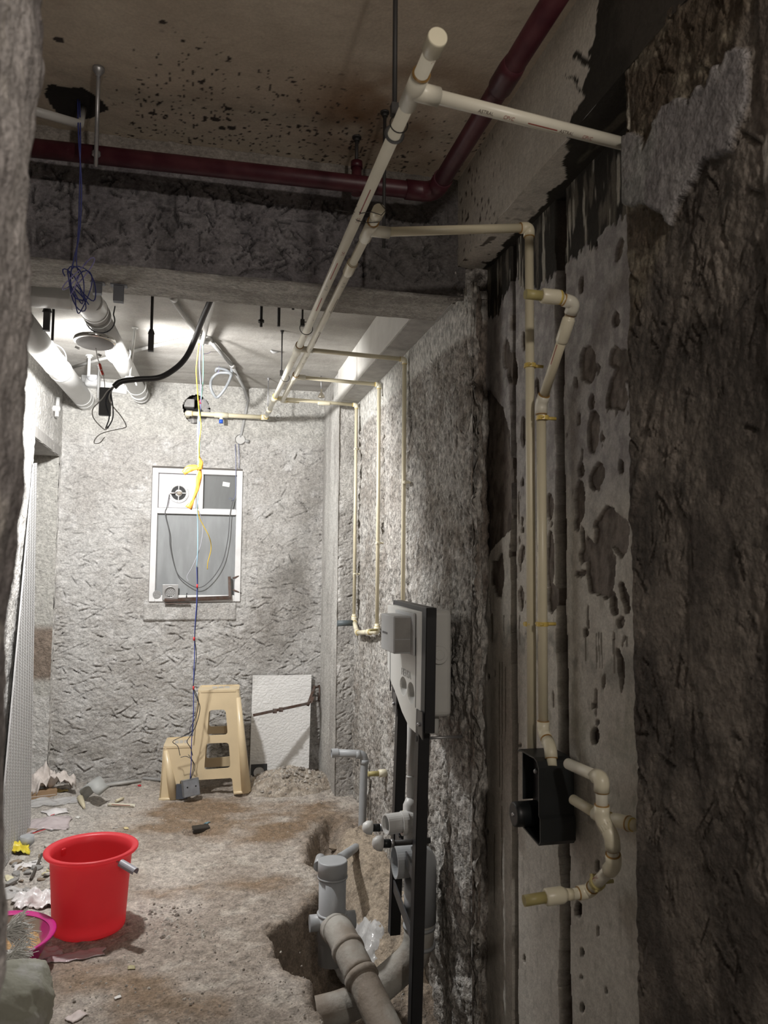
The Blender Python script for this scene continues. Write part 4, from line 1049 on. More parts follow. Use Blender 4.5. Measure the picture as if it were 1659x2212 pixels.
cb.tube(spline([wx(515, 958)-Yd*.012, wx(516, 985)-Yd*.02, wx(516, 1012)-Yd*.014], 6), .002, 8)
cb.tube(spline([wx(502, 1077)-Yd*.02, wx(497, 1076)-Yd*.024, wx(494, 1079)-Yd*.024], 4), .0015, 6)
set_props(cb.build('wire_pair', mat('slate_blue_wire', (.16, .18, .30), .5)), 'thin slate blue wires coming down beside the top right of the window', 'wire')

# ================================================================== on the window sill
rust = mat('rusty_steel', (.16, .135, .125), .6, .35, var=.3, vs=40, col2=(.12, .065, .045), bump=.15)
alum = mat('brushed_drain_steel', (.52, .52, .52), .35, .85, var=.1)
def c_channel(parent, name, a, b, w, h, upv, m, th=.003):
    """open channel from a to b: web w wide, flanges h"""
    a, b = V(a), V(b); t = (b-a).normalized(); u_ = V(upv); u_ = (u_-t*u_.dot(t)).normalized(); s = t.cross(u_)
    bld = MB()
    def bar(o1, o2, o3, o4): bld.hexa([a+o1, a+o2, a+o3, a+o4, b+o1, b+o2, b+o3, b+o4])
    bar(-s*w/2, s*w/2, s*w/2+u_*th, -s*w/2+u_*th)
    bar(-s*w/2, -s*w/2+s*th, -s*w/2+s*th+u_*h, -s*w/2+u_*h)
    bar(s*w/2-s*th, s*w/2, s*w/2+u_*h, s*w/2-s*th+u_*h)
    return bld.build(name, m, parent)
sb = thing('rusty_bracket', wx(430, 1300), 'rusty steel L-shaped wall bracket lying along the window sill', 'bracket')
k1 = wx(356, 1299)-Yd*.030; k2 = wx(500, 1293)-Yd*.022; k3 = wx(498, 1245)-Yd*.02
c_channel(sb, 'long_arm', k1, k2, .020, .018, (0, -.4, 1), rust)
c_channel(sb, 'short_arm', k2-Zd*.008, k3, .020, .018, (-1, 0, 0), rust)
MB().cyl(wx(503, 1249)-Yd*.02, wx(519, 1243)-Yd*.004, .0055, seg=10).build('stud', rust, sb)
MB().cyl(wx(503, 1274)-Yd*.02, wx(520, 1281)-Yd*.004, .0055, seg=10).build('stud', rust, sb)
MB().box(k1+V((.0, -.012, -.016)), k1+V((.16, .004, -.010))).build('web_stiffener', rust, sb)
def strainer(c, r, y, nm, label, square):
    t = thing(nm, (c.x, y, c.z-r), label, 'floor drain')
    if square:
        s = .049
        outer = [(-s, -s), (s, -s), (s, s), (-s, s)]; hole = [(.036*math.cos(a), .036*math.sin(a)) for a in np.linspace(0, 2*math.pi, 29)[:-1]]
        MB().plate([outer, hole], lambda x, z, d: V((c.x+x, y-d, c.z+z)), .006).build('square_frame', alum, t, bevel=.001)
        MB().lathe([(.037, -.006), (.035, -.009), (.032, -.004), (.032, .014)], (c.x, y, c.z), (0, 1, 0), 32).build('rim', alum, t)
    rr = .032 if square else r
    holes = [[(rr*f*math.cos(a+o)+.0024*rr/.032*math.cos(b), rr*f*math.sin(a+o)+.0024*rr/.032*math.sin(b)) for b in np.linspace(0, 2*math.pi, 7)[:-1]] for f, n, o in ((.28, 5, .2), (.56, 10, .0), (.82, 15, .15)) for a in np.linspace(0, 2*math.pi, n+1)[:-1]]
    ctr = [(rr*math.cos(a), rr*math.sin(a)) for a in np.linspace(0, 2*math.pi, 33)[:-1]]
    MB().plate([ctr]+holes, lambda x, z, d: V((c.x+x, y+.012-d if square else y-d, c.z+z)), .002).build('perforated_disc', alum, t)
    MB().disc((c.x, y+(.0135 if square else .003), c.z), (0, -1, 0), rr*.97, 24).build('dark_back', blk2, t)
    return t
strainer(wx(368, 1279), .03, WY-.022, 'floor_drain', 'square steel floor drain with round perforated strainer, standing on the sill', True)
strainer(wx(339, 1284), .026, WY-.014, 'drain_strainer', 'loose round perforated strainer leaning behind the square drain', False)
MB_ = MB().tube([wx(403, 1291)-Yd*.012, wx(403, 1285)-Yd*.012, wx(404, 1281)-Yd*.012], [.005, .002, .004], 10)
set_props(MB_.build('small_valve_knob', blk), 'tiny black knob standing on the window sill bar', 'knob')

# ================================================================== electrical runs
def wire_thing(name, specs, label, cat='wire', loc=None, group=None):
    """specs: (part name, [(u,v,Y)...], radius, material)"""
    p0 = aY(*specs[0][1][0]); t = thing(name, loc or p0, label, cat, group)
    for nm, pts, r, m in specs:
        MB().tube(spline([aY(*p) for p in pts], 8), r, 8).build(nm, m, t)
    return t
def wmat(n, c): return mat(n, c, .45, var=.04)
wy, wb_, wg, wgr, wlb, wdk = wmat('yellow_wire', (.58, .40, .03)), wmat('blue_wire', (.06, .09, .40)), wmat('green_wire', (.20, .46, .36)), wmat('grey_wire', (.36, .36, .40)), wmat('light_blue_wire', (.34, .56, .72)), wmat('dark_wire', (.03, .035, .05))
wpu, wred, wwh = wmat('violet_wire', (.26, .24, .48)), wmat('red_tape', (.62, .03, .04)), wmat('white_wire', (.55, .55, .53))
hb = thing('hanging_wire_bundle', aY(437, 742, 4.0), 'bundle of yellow, blue and green wires hanging from the ceiling conduit to the metal box', 'wires')
for nm, pts, r, m in (
    ('yellow_wire', [(430, 742, 4.0), (427, 765, 4.02), (424, 800, 4.05), (427, 850, 4.1), (430, 885, 4.15), (434, 920, 4.18), (430, 960, 4.2), (431, 1000, 4.25)], .0028, wy),
    ('blue_wire', [(433, 745, 4.0), (431, 790, 4.05), (434, 840, 4.1), (433, 880, 4.15), (429, 930, 4.2), (430, 1000, 4.25)], .0025, wpu),
    ('green_wire', [(438, 745, 4.0), (439, 790, 4.05), (438, 830, 4.1), (434, 870, 4.15), (432, 930, 4.2), (430, 1000, 4.25)], .0025, wg),
    ('light_blue_wire', [(430, 880, 4.15), (427, 930, 4.2), (428, 1000, 4.25), (429, 1050, 4.3), (426, 1090, 4.35), (427, 1130, 4.4), (427, 1190, 4.42), (425, 1225, 4.45)], .0026, wlb),
    ('lower_blue_wire', [(425, 1220, 4.45), (426, 1260, 4.5), (425, 1300, 4.52), (421, 1360, 4.56), (420, 1420, 4.6), (418, 1480, 4.62), (418, 1540, 4.65), (414, 1600, 4.67), (413, 1650, 4.69), (411, 1680, 4.70)], .0026, wb_),
    ('lower_dark_wire', [(427, 1225, 4.45), (427, 1260, 4.5), (426, 1310, 4.52), (421, 1375, 4.56), (424, 1420, 4.6), (418, 1485, 4.62), (426, 1510, 4.63), (432, 1530, 4.64), (424, 1565, 4.65), (411, 1590, 4.66), (404, 1602, 4.66), (412, 1616, 4.67), (416, 1632, 4.68)], .0022, wdk),
    ('loose_dark_wire', [(418, 1486, 4.62), (429, 1515, 4.63), (424, 1545, 4.64), (411, 1572, 4.65), (407, 1585, 4.65), (374, 1601, 4.66), (384, 1612, 4.67), (389, 1632, 4.68)], .002, wdk),
    ('tail_wire', [(390, 1636, 4.69), (402, 1634, 4.69), (413, 1640, 4.69), (418, 1655, 4.70), (412, 1681, 4.705)], .0018, wdk),
    ('tail_wire', [(407, 1630, 4.69), (416, 1643, 4.69), (421, 1658, 4.70), (413, 1681, 4.705)], .0018, wdk),
    ('yellow_tail', [(426, 1085, 4.35), (430, 1115, 4.38), (438, 1133, 4.4), (452, 1160, 4.42), (456, 1185, 4.44), (449, 1215, 4.45), (448, 1230, 4.46)], .0023, wy),
    ('grey_tail', [(428, 1100, 4.36), (438, 1130, 4.4), (436, 1165, 4.42), (428, 1195, 4.43), (415, 1225, 4.44), (404, 1245, 4.45), (407, 1256, 4.45)], .0020, wgr)):
    MB().tube(spline([aY(*p) for p in pts], 7), r, 8).build(nm, m, hb)
for u, v, y in ((426, 1266, 4.50), (419, 1380, 4.56), (418, 1486, 4.62), (433, 868, 4.14)):
    MB().cyl(aY(u, v-4, y), aY(u, v+4, y), .0048, seg=10).build('red_tape', wred, hb)
# orange ribbon knotted round it
rib = mat('orange_plastic_ribbon', (.62, .27, .04), .45, var=.15, vs=40)
def ribbon(pts, ws, parent, name, m, th=.0012):
    P = spline([aY(*p) for p in pts], 6); n = len(P); wv = np.interp(np.linspace(0, 1, n), np.linspace(0, 1, len(ws)), ws); vs = []; fs = []
    for i, p in enumerate(P):
        t = (P[min(n-1, i+1)]-P[max(0, i-1)]).normalized(); s = t.cross(V((.1, -1, .2))).normalized(); nn = t.cross(s)
        fold = math.sin(i*.9)*.004
        for q in (-1, -.3, .3, 1): vs.append(p+s*q*wv[i]+nn*fold*(abs(q)-.5))
    for i in range(n-1):
        for k in range(3): fs.append((i*4+k, i*4+k+1, i*4+k+5, i*4+k+4))
    o = mesh_obj(name, vs, fs, m, parent, True); so = o.modifiers.new('solid', 'SOLIDIFY'); so.thickness = th; return o
rb0 = thing('orange_ribbon', aY(430, 1010, 4.24), 'orange plastic ribbon knotted round the hanging wires by the window', 'ribbon')
ribbon([(430, 985, 4.235), (434, 1000, 4.235), (433, 1012, 4.232), (425, 1010, 4.23), (410, 1012, 4.23), (396, 1022, 4.23)], [.004, .012, .008, .014, .02, .014], rb0, 'loop_end', rib)
ribbon([(431, 1010, 4.235), (430, 1030, 4.23), (426, 1055, 4.23), (417, 1080, 4.23), (407, 1098, 4.23)], [.010, .016, .010, .007, .020], rb0, 'long_tail', rib)
ribbon([(428, 1004, 4.228), (432, 1008, 4.226), (434, 1014, 4.228)], [.010, .014, .010], rb0, 'knot', rib)
# thick black cable from beam to the lamp driver
bc = wire_thing('armoured_cable', [('sheath', [(462, 628, 3.0), (452, 655, 3.05), (437, 690, 3.15), (420, 735, 3.3), (403, 770, 3.34), (380, 795, 3.37), (345, 815, 3.39), (300, 819, 3.38), (262, 824, 3.37), (246, 836, 3.37)], .0125, mat('black_cable_sheath', (.028, .028, .03), .42))], 'thick black cable curving down from the beam to the left', 'cable')
for k, pts in enumerate(([(246, 834, 3.36), (232, 845, 3.36), (222, 860, 3.36), (212, 870, 3.36), (200, 885, 3.36), (203, 905, 3.36), (226, 928, 3.36), (232, 920, 3.36)], [(246, 836, 3.36), (234, 850, 3.36), (229, 872, 3.36), (236, 900, 3.36), (228, 926, 3.36)], [(246, 836, 3.36), (236, 855, 3.36), (240, 872, 3.36), (262, 900, 3.36), (272, 918, 3.36), (268, 924, 3.36), (240, 930, 3.36), (218, 937, 3.36), (206, 948, 3.36), (204, 957, 3.36), (216, 956, 3.36), (226, 944, 3.36)], [(244, 838, 3.36), (240, 850, 3.36), (244, 880, 3.36), (243, 905, 3.36), (232, 926, 3.36)])):
    MB().tube(spline([aY(*p) for p in pts], 6), .0026, 8).build('core_wire', (wwh, wdk, wwh, wdk)[k], bc)

# ---- hanging panel lamp and its driver
lp_ = thing('panel_lamp', aY(205, 742, 3.40), 'round panel lamp dangling from a pipe clamp, grey back and shiny rim', 'lamp')
lc = aY(205, 741, 3.40); ln = V((.05, -.12, -1)).normalized(); lr = .086
lampg = mat('lamp_back_grey', (.22, .21, .205), .55, var=.05); chrome = mat('chrome_rim', (.75, .74, .72), .12, 1.0, var=.05)
MB().lathe([(0, .004), (lr*.86, .004), (lr*.90, .001)], lc, ln, 40).build('back_plate', lampg, lp_)
MB().lathe([(lr*.88, .003), (lr*.97, .001), (lr, -.006), (lr*.98, -.014), (lr*.90, -.016), (lr*.3, -.016)], lc, ln, 40).build('rim', chrome, lp_)
for u, v in ((186, 726), (243, 738), (167, 752), (215, 768)):
    MB().box(aY(u, v, 3.40)-V((.009, .006, .004)), aY(u, v, 3.40)+V((.009, .006, .006)), Matrix.Rotation(.4, 3, 'Y')).build('spring_clip', chrome, lp_)
MB().tube(spline([aY(186, 724, 3.42), aY(196, 716, 3.40), aY(204, 703, 3.40)], 5), .0010, 6).tube(spline([aY(240, 736, 3.42), aY(225, 712, 3.40), aY(204, 703, 3.40)], 5), .0010, 6).build('suspension_wire', wgr, lp_)
MB().tube(spline([aY(207, 752, 3.36), aY(210, 770, 3.38), aY(215, 786, 3.40)], 5), .0022, 8).tube(spline([aY(223, 812, 3.42), aY(226, 828, 3.42), aY(226, 842, 3.38)], 5), .0018, 8).build('lead', wwh, lp_)
MB().tube([aY(214, 784, 3.40), aY(216, 790, 3.40), aY(222, 810, 3.41), aY(224, 814, 3.41)], [.003, .0075, .0075, .003], 10).build('connector_sleeve', wwh, lp_)
MB().tube([aY(215, 786, 3.392), aY(218, 798, 3.392)], .0052, 8).tube([aY(219, 801, 3.398), aY(222, 809, 3.398)], .0052, 8).build('red_lead', wmat('red_wire', (.55, .05, .03)), lp_)
MB().box(V((-.012, -.01, -.057))+aY(227, 869, 3.38)-Xd*.012, V((.012, .014, .062))+aY(227, 869, 3.38)+Xd*.012).build('driver_box', mat('grey_driver', (.105, .11, .115), .5), lp_, bevel=.003)
MB().box(aY(219, 842, 3.378)-V((.006, .006, .004)), aY(234, 842, 3.378)+V((.01, .006, .004))).build('driver_terminals', wwh, lp_)
# blue wire coil hanging from the hole in the front slab
bl = thing('blue_wire_coil', aY(172, 600, 2.45), 'tangled coil of dark blue wire hanging in front of the cross beam', 'wire')
navy = wmat('navy_wire', (.035, .045, .20))
MB().tube(spline([aZ(168, 215, ZF-.005), aY(170, 300, 2.33), aY(176, 400, 2.36), aY(172, 500, 2.4), aY(160, 560, 2.42), aY(152, 600, 2.43), aY(160, 640, 2.43), aY(180, 650, 2.43)], 8), .0022, 8).build('wire', navy, bl)
MB().tube(spline([aZ(172, 217, ZF-.005), aY(174, 300, 2.33), aY(172, 400, 2.36), aY(170, 480, 2.4), aY(165, 560, 2.42), aY(170, 590, 2.43)], 8), .0018, 8).build('wire', navy, bl)
rr_ = random.Random(3)
for k in range(7):
    cu, cv_ = 172+rr_.uniform(-10, 12), 612+rr_.uniform(-18, 22); ru_, rv_ = rr_.uniform(10, 30), rr_.uniform(24, 52); ph = rr_.uniform(0, 6)
    pts = [aY(cu+ru_*math.cos(a+ph)+4*math.sin(2*a), cv_+rv_*math.sin(a), 2.42+.02*math.sin(a*1.5+k)) for a in np.linspace(0, 2*math.pi*.9, 18)]
    MB().tube(pts, .0018, 6).build('loop', (navy, wpu, navy)[k % 3], bl)

fs_ = MB().tube([aY(30, 228, 2.28), aY(110, 250, 2.33), aY(172, 268, 2.37), aZ(178, 235, ZF-.005)], .013, 12)
set_props(fs_.build('slab_conduit', cond), 'pale conduit stub running to the dark hole in the front ceiling', 'conduit')
# ---- conduits on the rear slab
def cpt(u, v, dz=.016): return aZ(u, v, ZR-dz)
c1_ = thing('conduit', cpt(450, 735), 'white conduit crossing the rear ceiling diagonally to the back wall', 'conduit', 'ceiling conduits')
MB().tube([aZ(362, 632, ZR-.016), aZ(420, 715, ZR-.016), aZ(436, 733, ZR-.016)], .0105, 14).build('tube', cond, c1_)
MB().tube([aZ(455, 737, ZR-.016), aZ(500, 788, ZR-.016)], .0105, 14).build('tube', condg, c1_)
cE = aY(536, 868, D-.014)
MB().tube([aZ(500, 788, ZR-.016), aZ(527, 838, ZR-.016), V((aY(536, 866, D-.014))), aY(522, 935, D-.014), aY(519, 945, D-.014)], .0100, 14).build('wall_tube', condg, c1_)
p = aZ(445, 735, ZR-.016); MB().cyl((p.x, p.y, ZR-.03), (p.x, p.y, ZR-.003), .033, seg=20).build('junction_box', cond, c1_)
p = aZ(374, 644, ZR-.016); MB().cyl(p-V((.006, .02, 0)), p+V((.006, .02, 0)), .0145, seg=14).build('coupling', cond, c1_)
p = aZ(502, 790, ZR-.016); MB().cyl(p-V((.006, .022, 0)), p+V((.006, .022, 0)), .0135, seg=14).build('coupling', cond, c1_)
wbx = aY(519, 950, D-.01); MB().lathe([(.034, -.012), (.036, 0), (.036, .01)], wbx, (0, 1, 0), 24).cyl(wbx-Yd*.012, wbx-Yd*.006, .030, seg=24).build('round_wall_box', cond, c1_)
MB().cyl(wbx+V((.03, -.004, -.004)), wbx+V((.06, -.004, -.012)), .012, seg=12).build('box_spout', condg, c1_)
c2_ = thing('conduit', cpt(450, 690), 'white conduit coming from the beam, wires spilling from its open end', 'conduit', 'ceiling conduits')
MB().pipe(aZ(462, 640, ZR-.06), aZ(437, 742, ZR-.035), .0115, .0095, 16).build('tube', cond, c2_)
c3_ = thing('conduit', cpt(380, 735), 'pale conduit lying on the rear ceiling towards the left corner', 'conduit', 'ceiling conduits')
MB().tube([aZ(425, 727, ZR-.016), aZ(330, 748, ZR-.016), aZ(210, 778, ZR-.016), aZ(152, 795, ZR-.016)], .0095, 14).build('tube', cond, c3_)
lpn = thing('flexible_conduit_coil', aY(478, 830, 4.75), 'short loop of grey flexible conduit tied to the ceiling tube', 'conduit')
flexm = mat('grey_flex_hose', (.27, .285, .30), .4)
lpts = [(500, 790), (499, 812), (487, 838), (470, 858), (461, 851), (455, 835), (458, 818), (472, 806), (496, 806), (500, 812), (490, 800), (470, 796), (466, 802)]
MB().tube(spline([aY(u, v, 4.70-.012*(k % 3)) for k, (u, v) in enumerate(lpts)], 7), .0085, 10).build('hose', flexm, lpn)
MB().tube(spline([aY(470, 805, 4.68), aY(474, 795, 4.68), aY(466, 775, 4.69), aY(468, 765, 4.7), aY(472, 757, 4.72)], 5), .0016, 6).build('tie_wire', wpu, lpn)
MB().tube(spline([aY(438, 765, 4.05), aY(452, 762, 4.3), aY(463, 752, 4.6)], 5), .0016, 6).build('tie_wire', wpu, lpn)

# ---- sprinkler head, sockets in the back wall, ceiling scraps
sh = thing('ceiling_sprinkler', aY(695, 858, 4.85), 'small domed sprinkler head sticking out by the rear white beam', 'sprinkler')
q = aY(694, 858, 4.75); MB().lathe([(.003, .055), (.005, .05), (.005, .03), (.010, .026), (.022, .004), (.023, 0), (.018, -.003), (0, -.004)], q, (0, 0, 1), 24).build('dome', mat('brass_chrome', (.50, .45, .36), .3, .8), sh)
MB().cyl(q+Zd*.05, (q.x-.004, q.y, ZR), .004, seg=8).build('stem', steel, sh)
for u, v, lab in ((600, 902, 'open end of a white pipe stub in the back wall, right of the pipe elbow'), (578, 905, 'smaller pipe stub in the back wall just under the pipe elbow')):
    c = aY(u, v, D); r = .019 if u == 600 else .014
    o = MB().pipe((c.x, D-.02, c.z), (c.x, D+.05, c.z), r, r*.72, 20).build('pipe_stub', wwh); set_props(o, lab, 'pipe stub')
    MB().disc((c.x, D+.02, c.z), (0, -1, 0), r*.75, 16).build('dark_bore', blk2, o)
hk = aZ(592, 756, ZR); b = MB().tube([V((hk.x-.02, hk.y, ZR-.004)), V((hk.x-.005, hk.y, ZR-.014)), V((hk.x+.035, hk.y+.004, ZR-.006))], [.005, .008, .002], 8)
set_props(b.build('ceiling_hook', condg), 'small grey hook left in the rear ceiling', 'hook')
# ---- flat metal straps hanging from the beam
strapm = mat('dull_grey_strap', (.15, .155, .17), .5, .5)
def strap(u, v0, v1, wpx, label):
    a = aZ(u, v0, BZ); b = aY(u, v1, a.y); wd = wpx/F*a.y*.5
    o = thing('metal_strap', (a.x, a.y, b.z), label, 'strap', 'straps under the beam')
    MB().box((a.x-wd*1.6, a.y-.02, BZ-.004), (a.x+wd*1.7, a.y+.012, BZ)).build('fixing_plate', strapm, o)
    MB().tube([V((a.x-wd*.3, a.y-.012, BZ)), V((a.x-wd*.4, a.y-.012, b.z+.008)), V((a.x, a.y, b.z)), V((a.x+wd*.4, a.y+.010, b.z+.008)), V((a.x+wd*.4, a.y+.010, BZ))], .0016, 4).build('edge', strapm, o)
    MB().box((a.x-wd, a.y-.014, b.z+.006), (a.x+wd, a.y-.0115, BZ)).box((a.x-wd, a.y+.0085, b.z+.006), (a.x+wd, a.y+.011, BZ)).box((a.x-wd, a.y-.014, b.z), (a.x+wd, a.y+.011, b.z+.006)).build('band', strapm, o)
strap(257, 617, 653, 20, 'grey metal strap folded in a U under the beam')
strap(211, 612, 636, 17, 'shorter grey strap under the beam behind the blue wire coil')

# ================================================================== white drain pipes in the rear left ceiling
wp1 = thing('drain_pipe', aY(110, 765, 4.0), 'thick white drain pipe running along the left wall under the ceiling', 'drain pipe')
pa0 = aY(40, 690, 3.35); pa1 = aY(186, 868, D+.02); d_ = (pa1-pa0).normalized()
pa0.x = max(pa0.x, -.80)
pa1 = V((aY(186, 868, D).x, D+.03, aY(186, 868, D).z)); d_ = (pa1-pa0).normalized(); RW = .058
MB().cyl(pa0, pa1, RW, seg=32).build('pipe', whitep, wp1)
for t_ in (.42, .50, .88, .93):
    q = pa0.lerp(pa1, t_); MB().tube([q-d_*.012, q-d_*.010, q+d_*.010, q+d_*.012], [RW*1.0, RW*1.045, RW*1.045, RW], 32).build('collar', whitep, wp1)
q = pa0.lerp(pa1, .36); MB().tube([q+V((RW*1.25*math.cos(a), 0, RW*1.25*math.sin(a)+.004)) for a in np.linspace(-1.2, 2.2, 16)], .0022, 6).build('hanger_loop', wwh, wp1)
wp2 = thing('drain_pipe', aY(240, 720, 3.6), 'thick white drain pipe with an elbow, sloping to the back wall beside the lamp', 'drain pipe')
qa = aY(192, 648, 3.12); qb = aY(306, 857, D); qb = V((qb.x, D+.03, qb.z)); d2_ = (qb-qa).normalized(); RV = .048
MB().cyl(qa, qb, RV, seg=32).build('pipe', whitep, wp2)
ql = aY(95, 632, 3.06)
MB().tube(arcpath([ql, qa+V((-.01, -.04, 0)), qa+d2_*.12], .08, 8), RV*1.12, 28).build('elbow', whitep, wp2)
MB().cyl(ql-Xd*.05, ql+Xd*.10, RV*1.2, seg=28).build('socket', whitep, wp2)
for t_ in (.06, .10, .90, .945, .985):
    q = qa.lerp(qb, t_); MB().tube([q-d2_*.010, q-d2_*.008, q+d2_*.008, q+d2_*.010], [RV*1.05, RV*1.16, RV*1.16, RV*1.05], 32).build('collar', whitep, wp2)
for t_ in (.14, .42, .82):
    q = qa.lerp(qb, t_); MB().tube([q+V((RV*1.22*math.cos(a), 0, RV*1.22*math.sin(a)+.006)) for a in np.linspace(math.pi*.9, math.pi*2.15, 16)]+[q+V((RV*1.2, 0, .07))], .003, 6).build('hanger_loop', wwh if t_ > .3 else strapm, wp2)
p = aZ(292, 707, ZR); q = aY(281, 812, p.y+.25)
hr2 = thing('hanger_rod', (q.x, q.y, q.z), 'white rod and yoke holding the sloping drain pipe', 'hanger rod')
MB().cyl((p.x, p.y, ZR), q, .0065, seg=10).build('rod', wwh, hr2)
MB().cyl((p.x, p.y, ZR-.006), (p.x, p.y, ZR), .016, seg=14).build('anchor', wwh, hr2)
MB().tube([q+V((-.035, 0, -.05)), q+V((-.02, 0, -.005)), q+V((.02, 0, -.005)), q+V((.035, 0, -.05))], .004, 8).build('yoke', wwh, hr2)
p = aZ(185, 752, ZR); hanger(p.x, p.y+.15, aY(181, 812, p.y+.15).z, ZR, .0085, 'thick white rod hanging just behind the panel lamp', m=wwh, grp='white rods near the lamp')
p = aZ(209, 780, ZR); hanger(p.x, p.y+.1, aY(208, 860, p.y+.1).z, ZR, .005, 'thin grey rod hanging behind the lamp leads', m=condg, grp='white rods near the lamp')
# ventilator box on the back wall
vb = thing('ventilator_box', aY(200, 835, D-.03), 'pale plastic duct ventilator with a round face, high in the back left corner', 'ventilator')
v0, v1 = aY(183, 835, D-.06), aY(218, 790, D-.06)
MB().box((v0.x, D-.09, v0.z), (v1.x, D+.01, v1.z)).build('box', mat('pale_plastic', (.58, .58, .575), .4), vb, bevel=.02, bseg=4)
c = aY(199, 813, D-.09); MB().lathe([(0, -.012), (.03, -.012), (.032, -.006), (.034, .004)], (c.x, D-.092, c.z), (0, 1, 0), 28).build('round_face', mat('cool_white_plastic', (.66, .67, .70), .35), vb)
c = aY(178, 815, D-.05); MB().cyl((c.x, D-.05, c.z), (c.x+.06, D-.05, c.z), .035, seg=24).build('duct_stub', whitep, vb)
c = aY(245, 838, D-.02); MB().box((c.x-.09, D-.03, c.z-.03), (c.x+.09, D+.005, c.z+.035), Matrix.Rotation(.12, 3, 'Y')).build('patch_plate', whitep, vb, bevel=.01)
# tap stub on the left wall
lt = thing('valve_stub', aX(115, 880, XL), 'small white valve body sticking out of the left wall near the corner', 'valve')
c = aX(116, 882, XL); MB().pipe(c+V((-.02, 0, 0)), c+V((.035, 0, 0)), .018, .012, 18).build('socket', whitep, lt)
MB().cyl(c+V((.018, .0, -.05)), c+V((.018, .02, .07)), .012, seg=14).build('body', whitep, lt)
MB().disc(c+V((.02, 0, 0)), (1, 0, 0), .0125, 16).build('dark_bore', blk2, lt)
# leaning textured sheet in the left opening
shm, n, pp = nt('chevron_sheet'); pp.inputs['Base Color'].default_value = (.70, .70, .70, 1); pp.inputs['Roughness'].default_value = .5
tc = n.nodes.new('ShaderNodeTexCoord'); sx = n.nodes.new('ShaderNodeSeparateXYZ'); n.links.new(tc.outputs['Object'], sx.inputs[0])
pg = n.nodes.new('ShaderNodeMath'); pg.operation = 'PINGPONG'; pg.inputs[1].default_value = .028; n.links.new(sx.outputs['Y'], pg.inputs[0])
ad = n.nodes.new('ShaderNodeMath'); ad.operation = 'ADD'; n.links.new(sx.outputs['Z'], ad.inputs[0]); n.links.new(pg.outputs[0], ad.inputs[1])
ml = n.nodes.new('ShaderNodeMath'); ml.operation = 'MULTIPLY'; ml.inputs[1].default_value = 420; n.links.new(ad.outputs[0], ml.inputs[0])
sn = n.nodes.new('ShaderNodeMath'); sn.operation = 'SINE'; n.links.new(ml.outputs[0], sn.inputs[0])
bp = n.nodes.new('ShaderNodeBump'); bp.inputs['Strength'].default_value = .9; bp.inputs['Distance'].default_value = .004; n.links.new(sn.outputs[0], bp.inputs['Height']); n.links.new(bp.outputs[0], pp.inputs['Normal'])
mr = n.nodes.new('ShaderNodeMapRange'); mr.inputs[1].default_value = -1; mr.inputs[2].default_value = 1; mr.inputs[3].default_value = .42; mr.inputs[4].default_value = .78; n.links.new(sn.outputs[0], mr.inputs[0]); n.links.new(mr.outputs[0], pp.inputs['Base Color'])
TR, TL, BL, BR = aX(80, 1000, XL+.010), aX(74, 1002, XL+.010), aX(2, 1705, XL+.06), aX(70, 1690, XL+.06)
BL.z = BR.z = .0
o = MB().hexa([TR, TL, BL, BR, TR-Xd*.008, TL-Xd*.008, BL-Xd*.008, BR-Xd*.008]).build('chevron_sheet', mat('sheet_core', (.5, .5, .5), .6))
mesh_obj('ribbed_face', [TR+Xd*.001, TL+Xd*.001, BL+Xd*.001, BR+Xd*.001], [(0, 1, 2, 3)], shm, o)
set_props(o, 'tall white sheet with fine chevron ribs leaning along the left wall', 'sheet')
# ================================================================== concealed cistern on its black frame
frm = mat('black_frame_side', (.018, .018, .02), .45, var=.1); 
tankm = mat('white_grey_tank', (.58, .58, .555), .42, var=.04, vs=8); boxm = mat('grey_flush_box', (.46, .47, .475), .5, var=.05)
cf = thing('concealed_cistern', (.80, 2.80, -.2), 'concealed cistern with white tank on a tall black steel frame by the trench', 'cistern')
def post(name, ptop, pbot, ztop, zbot, dx, dy):
    """leaning box post: front edge through ptop / pbot (same Y), dx deep in X, dy wide in Y"""
    def at(z):
        t = (z-pbot.z)/(ptop.z-pbot.z); return pbot.lerp(ptop, t)
    a, b = at(zbot), at(ztop)
    th = .004; m = MB()
    # angle section: front flange and near flange
    m.hexa([a, a+V((th, 0, 0)), a+V((th, dy, 0)), a+V((0, dy, 0)), b, b+V((th, 0, 0)), b+V((th, dy, 0)), b+V((0, dy, 0))])
    m.hexa([a, a+V((dx, 0, 0)), a+V((dx, th, 0)), a+V((0, th, 0)), b, b+V((dx, 0, 0)), b+V((dx, th, 0)), b+V((0, th, 0))])
    m.hexa([a+V((0, dy-th, 0)), a+V((dx, dy-th, 0)), a+V((dx, dy, 0)), a+V((0, dy, 0)), b+V((0, dy-th, 0)), b+V((dx, dy-th, 0)), b+V((dx, dy, 0)), b+V((0, dy, 0))])
    m.build(name, frm, cf, bevel=.0015)
    return at
n_at = post('near_leg', aY(903, 1646, 2.60), aY(888, 2190, 2.60), .86, -.235, .040, .042)
f_at = post('far_leg', aY(856, 1646, 3.06), aY(843, 2024, 3.06), .86, -.10, .042, .042)
un = post('near_upright', aY(920.8, 1330, 2.525), aY(916.6, 1580, 2.525), aY(921, 1313, 2.525).z, aY(917, 1585, 2.525).z, .037, .050)
uf = post('far_upright', aY(854, 1310, 3.10), aY(851, 1505, 3.10), aY(855, 1297, 3.10).z, aY(851, 1512, 3.10).z, .037, .040)
ta, tb = aY(921, 1313, 2.525), aY(855, 1297, 3.10)
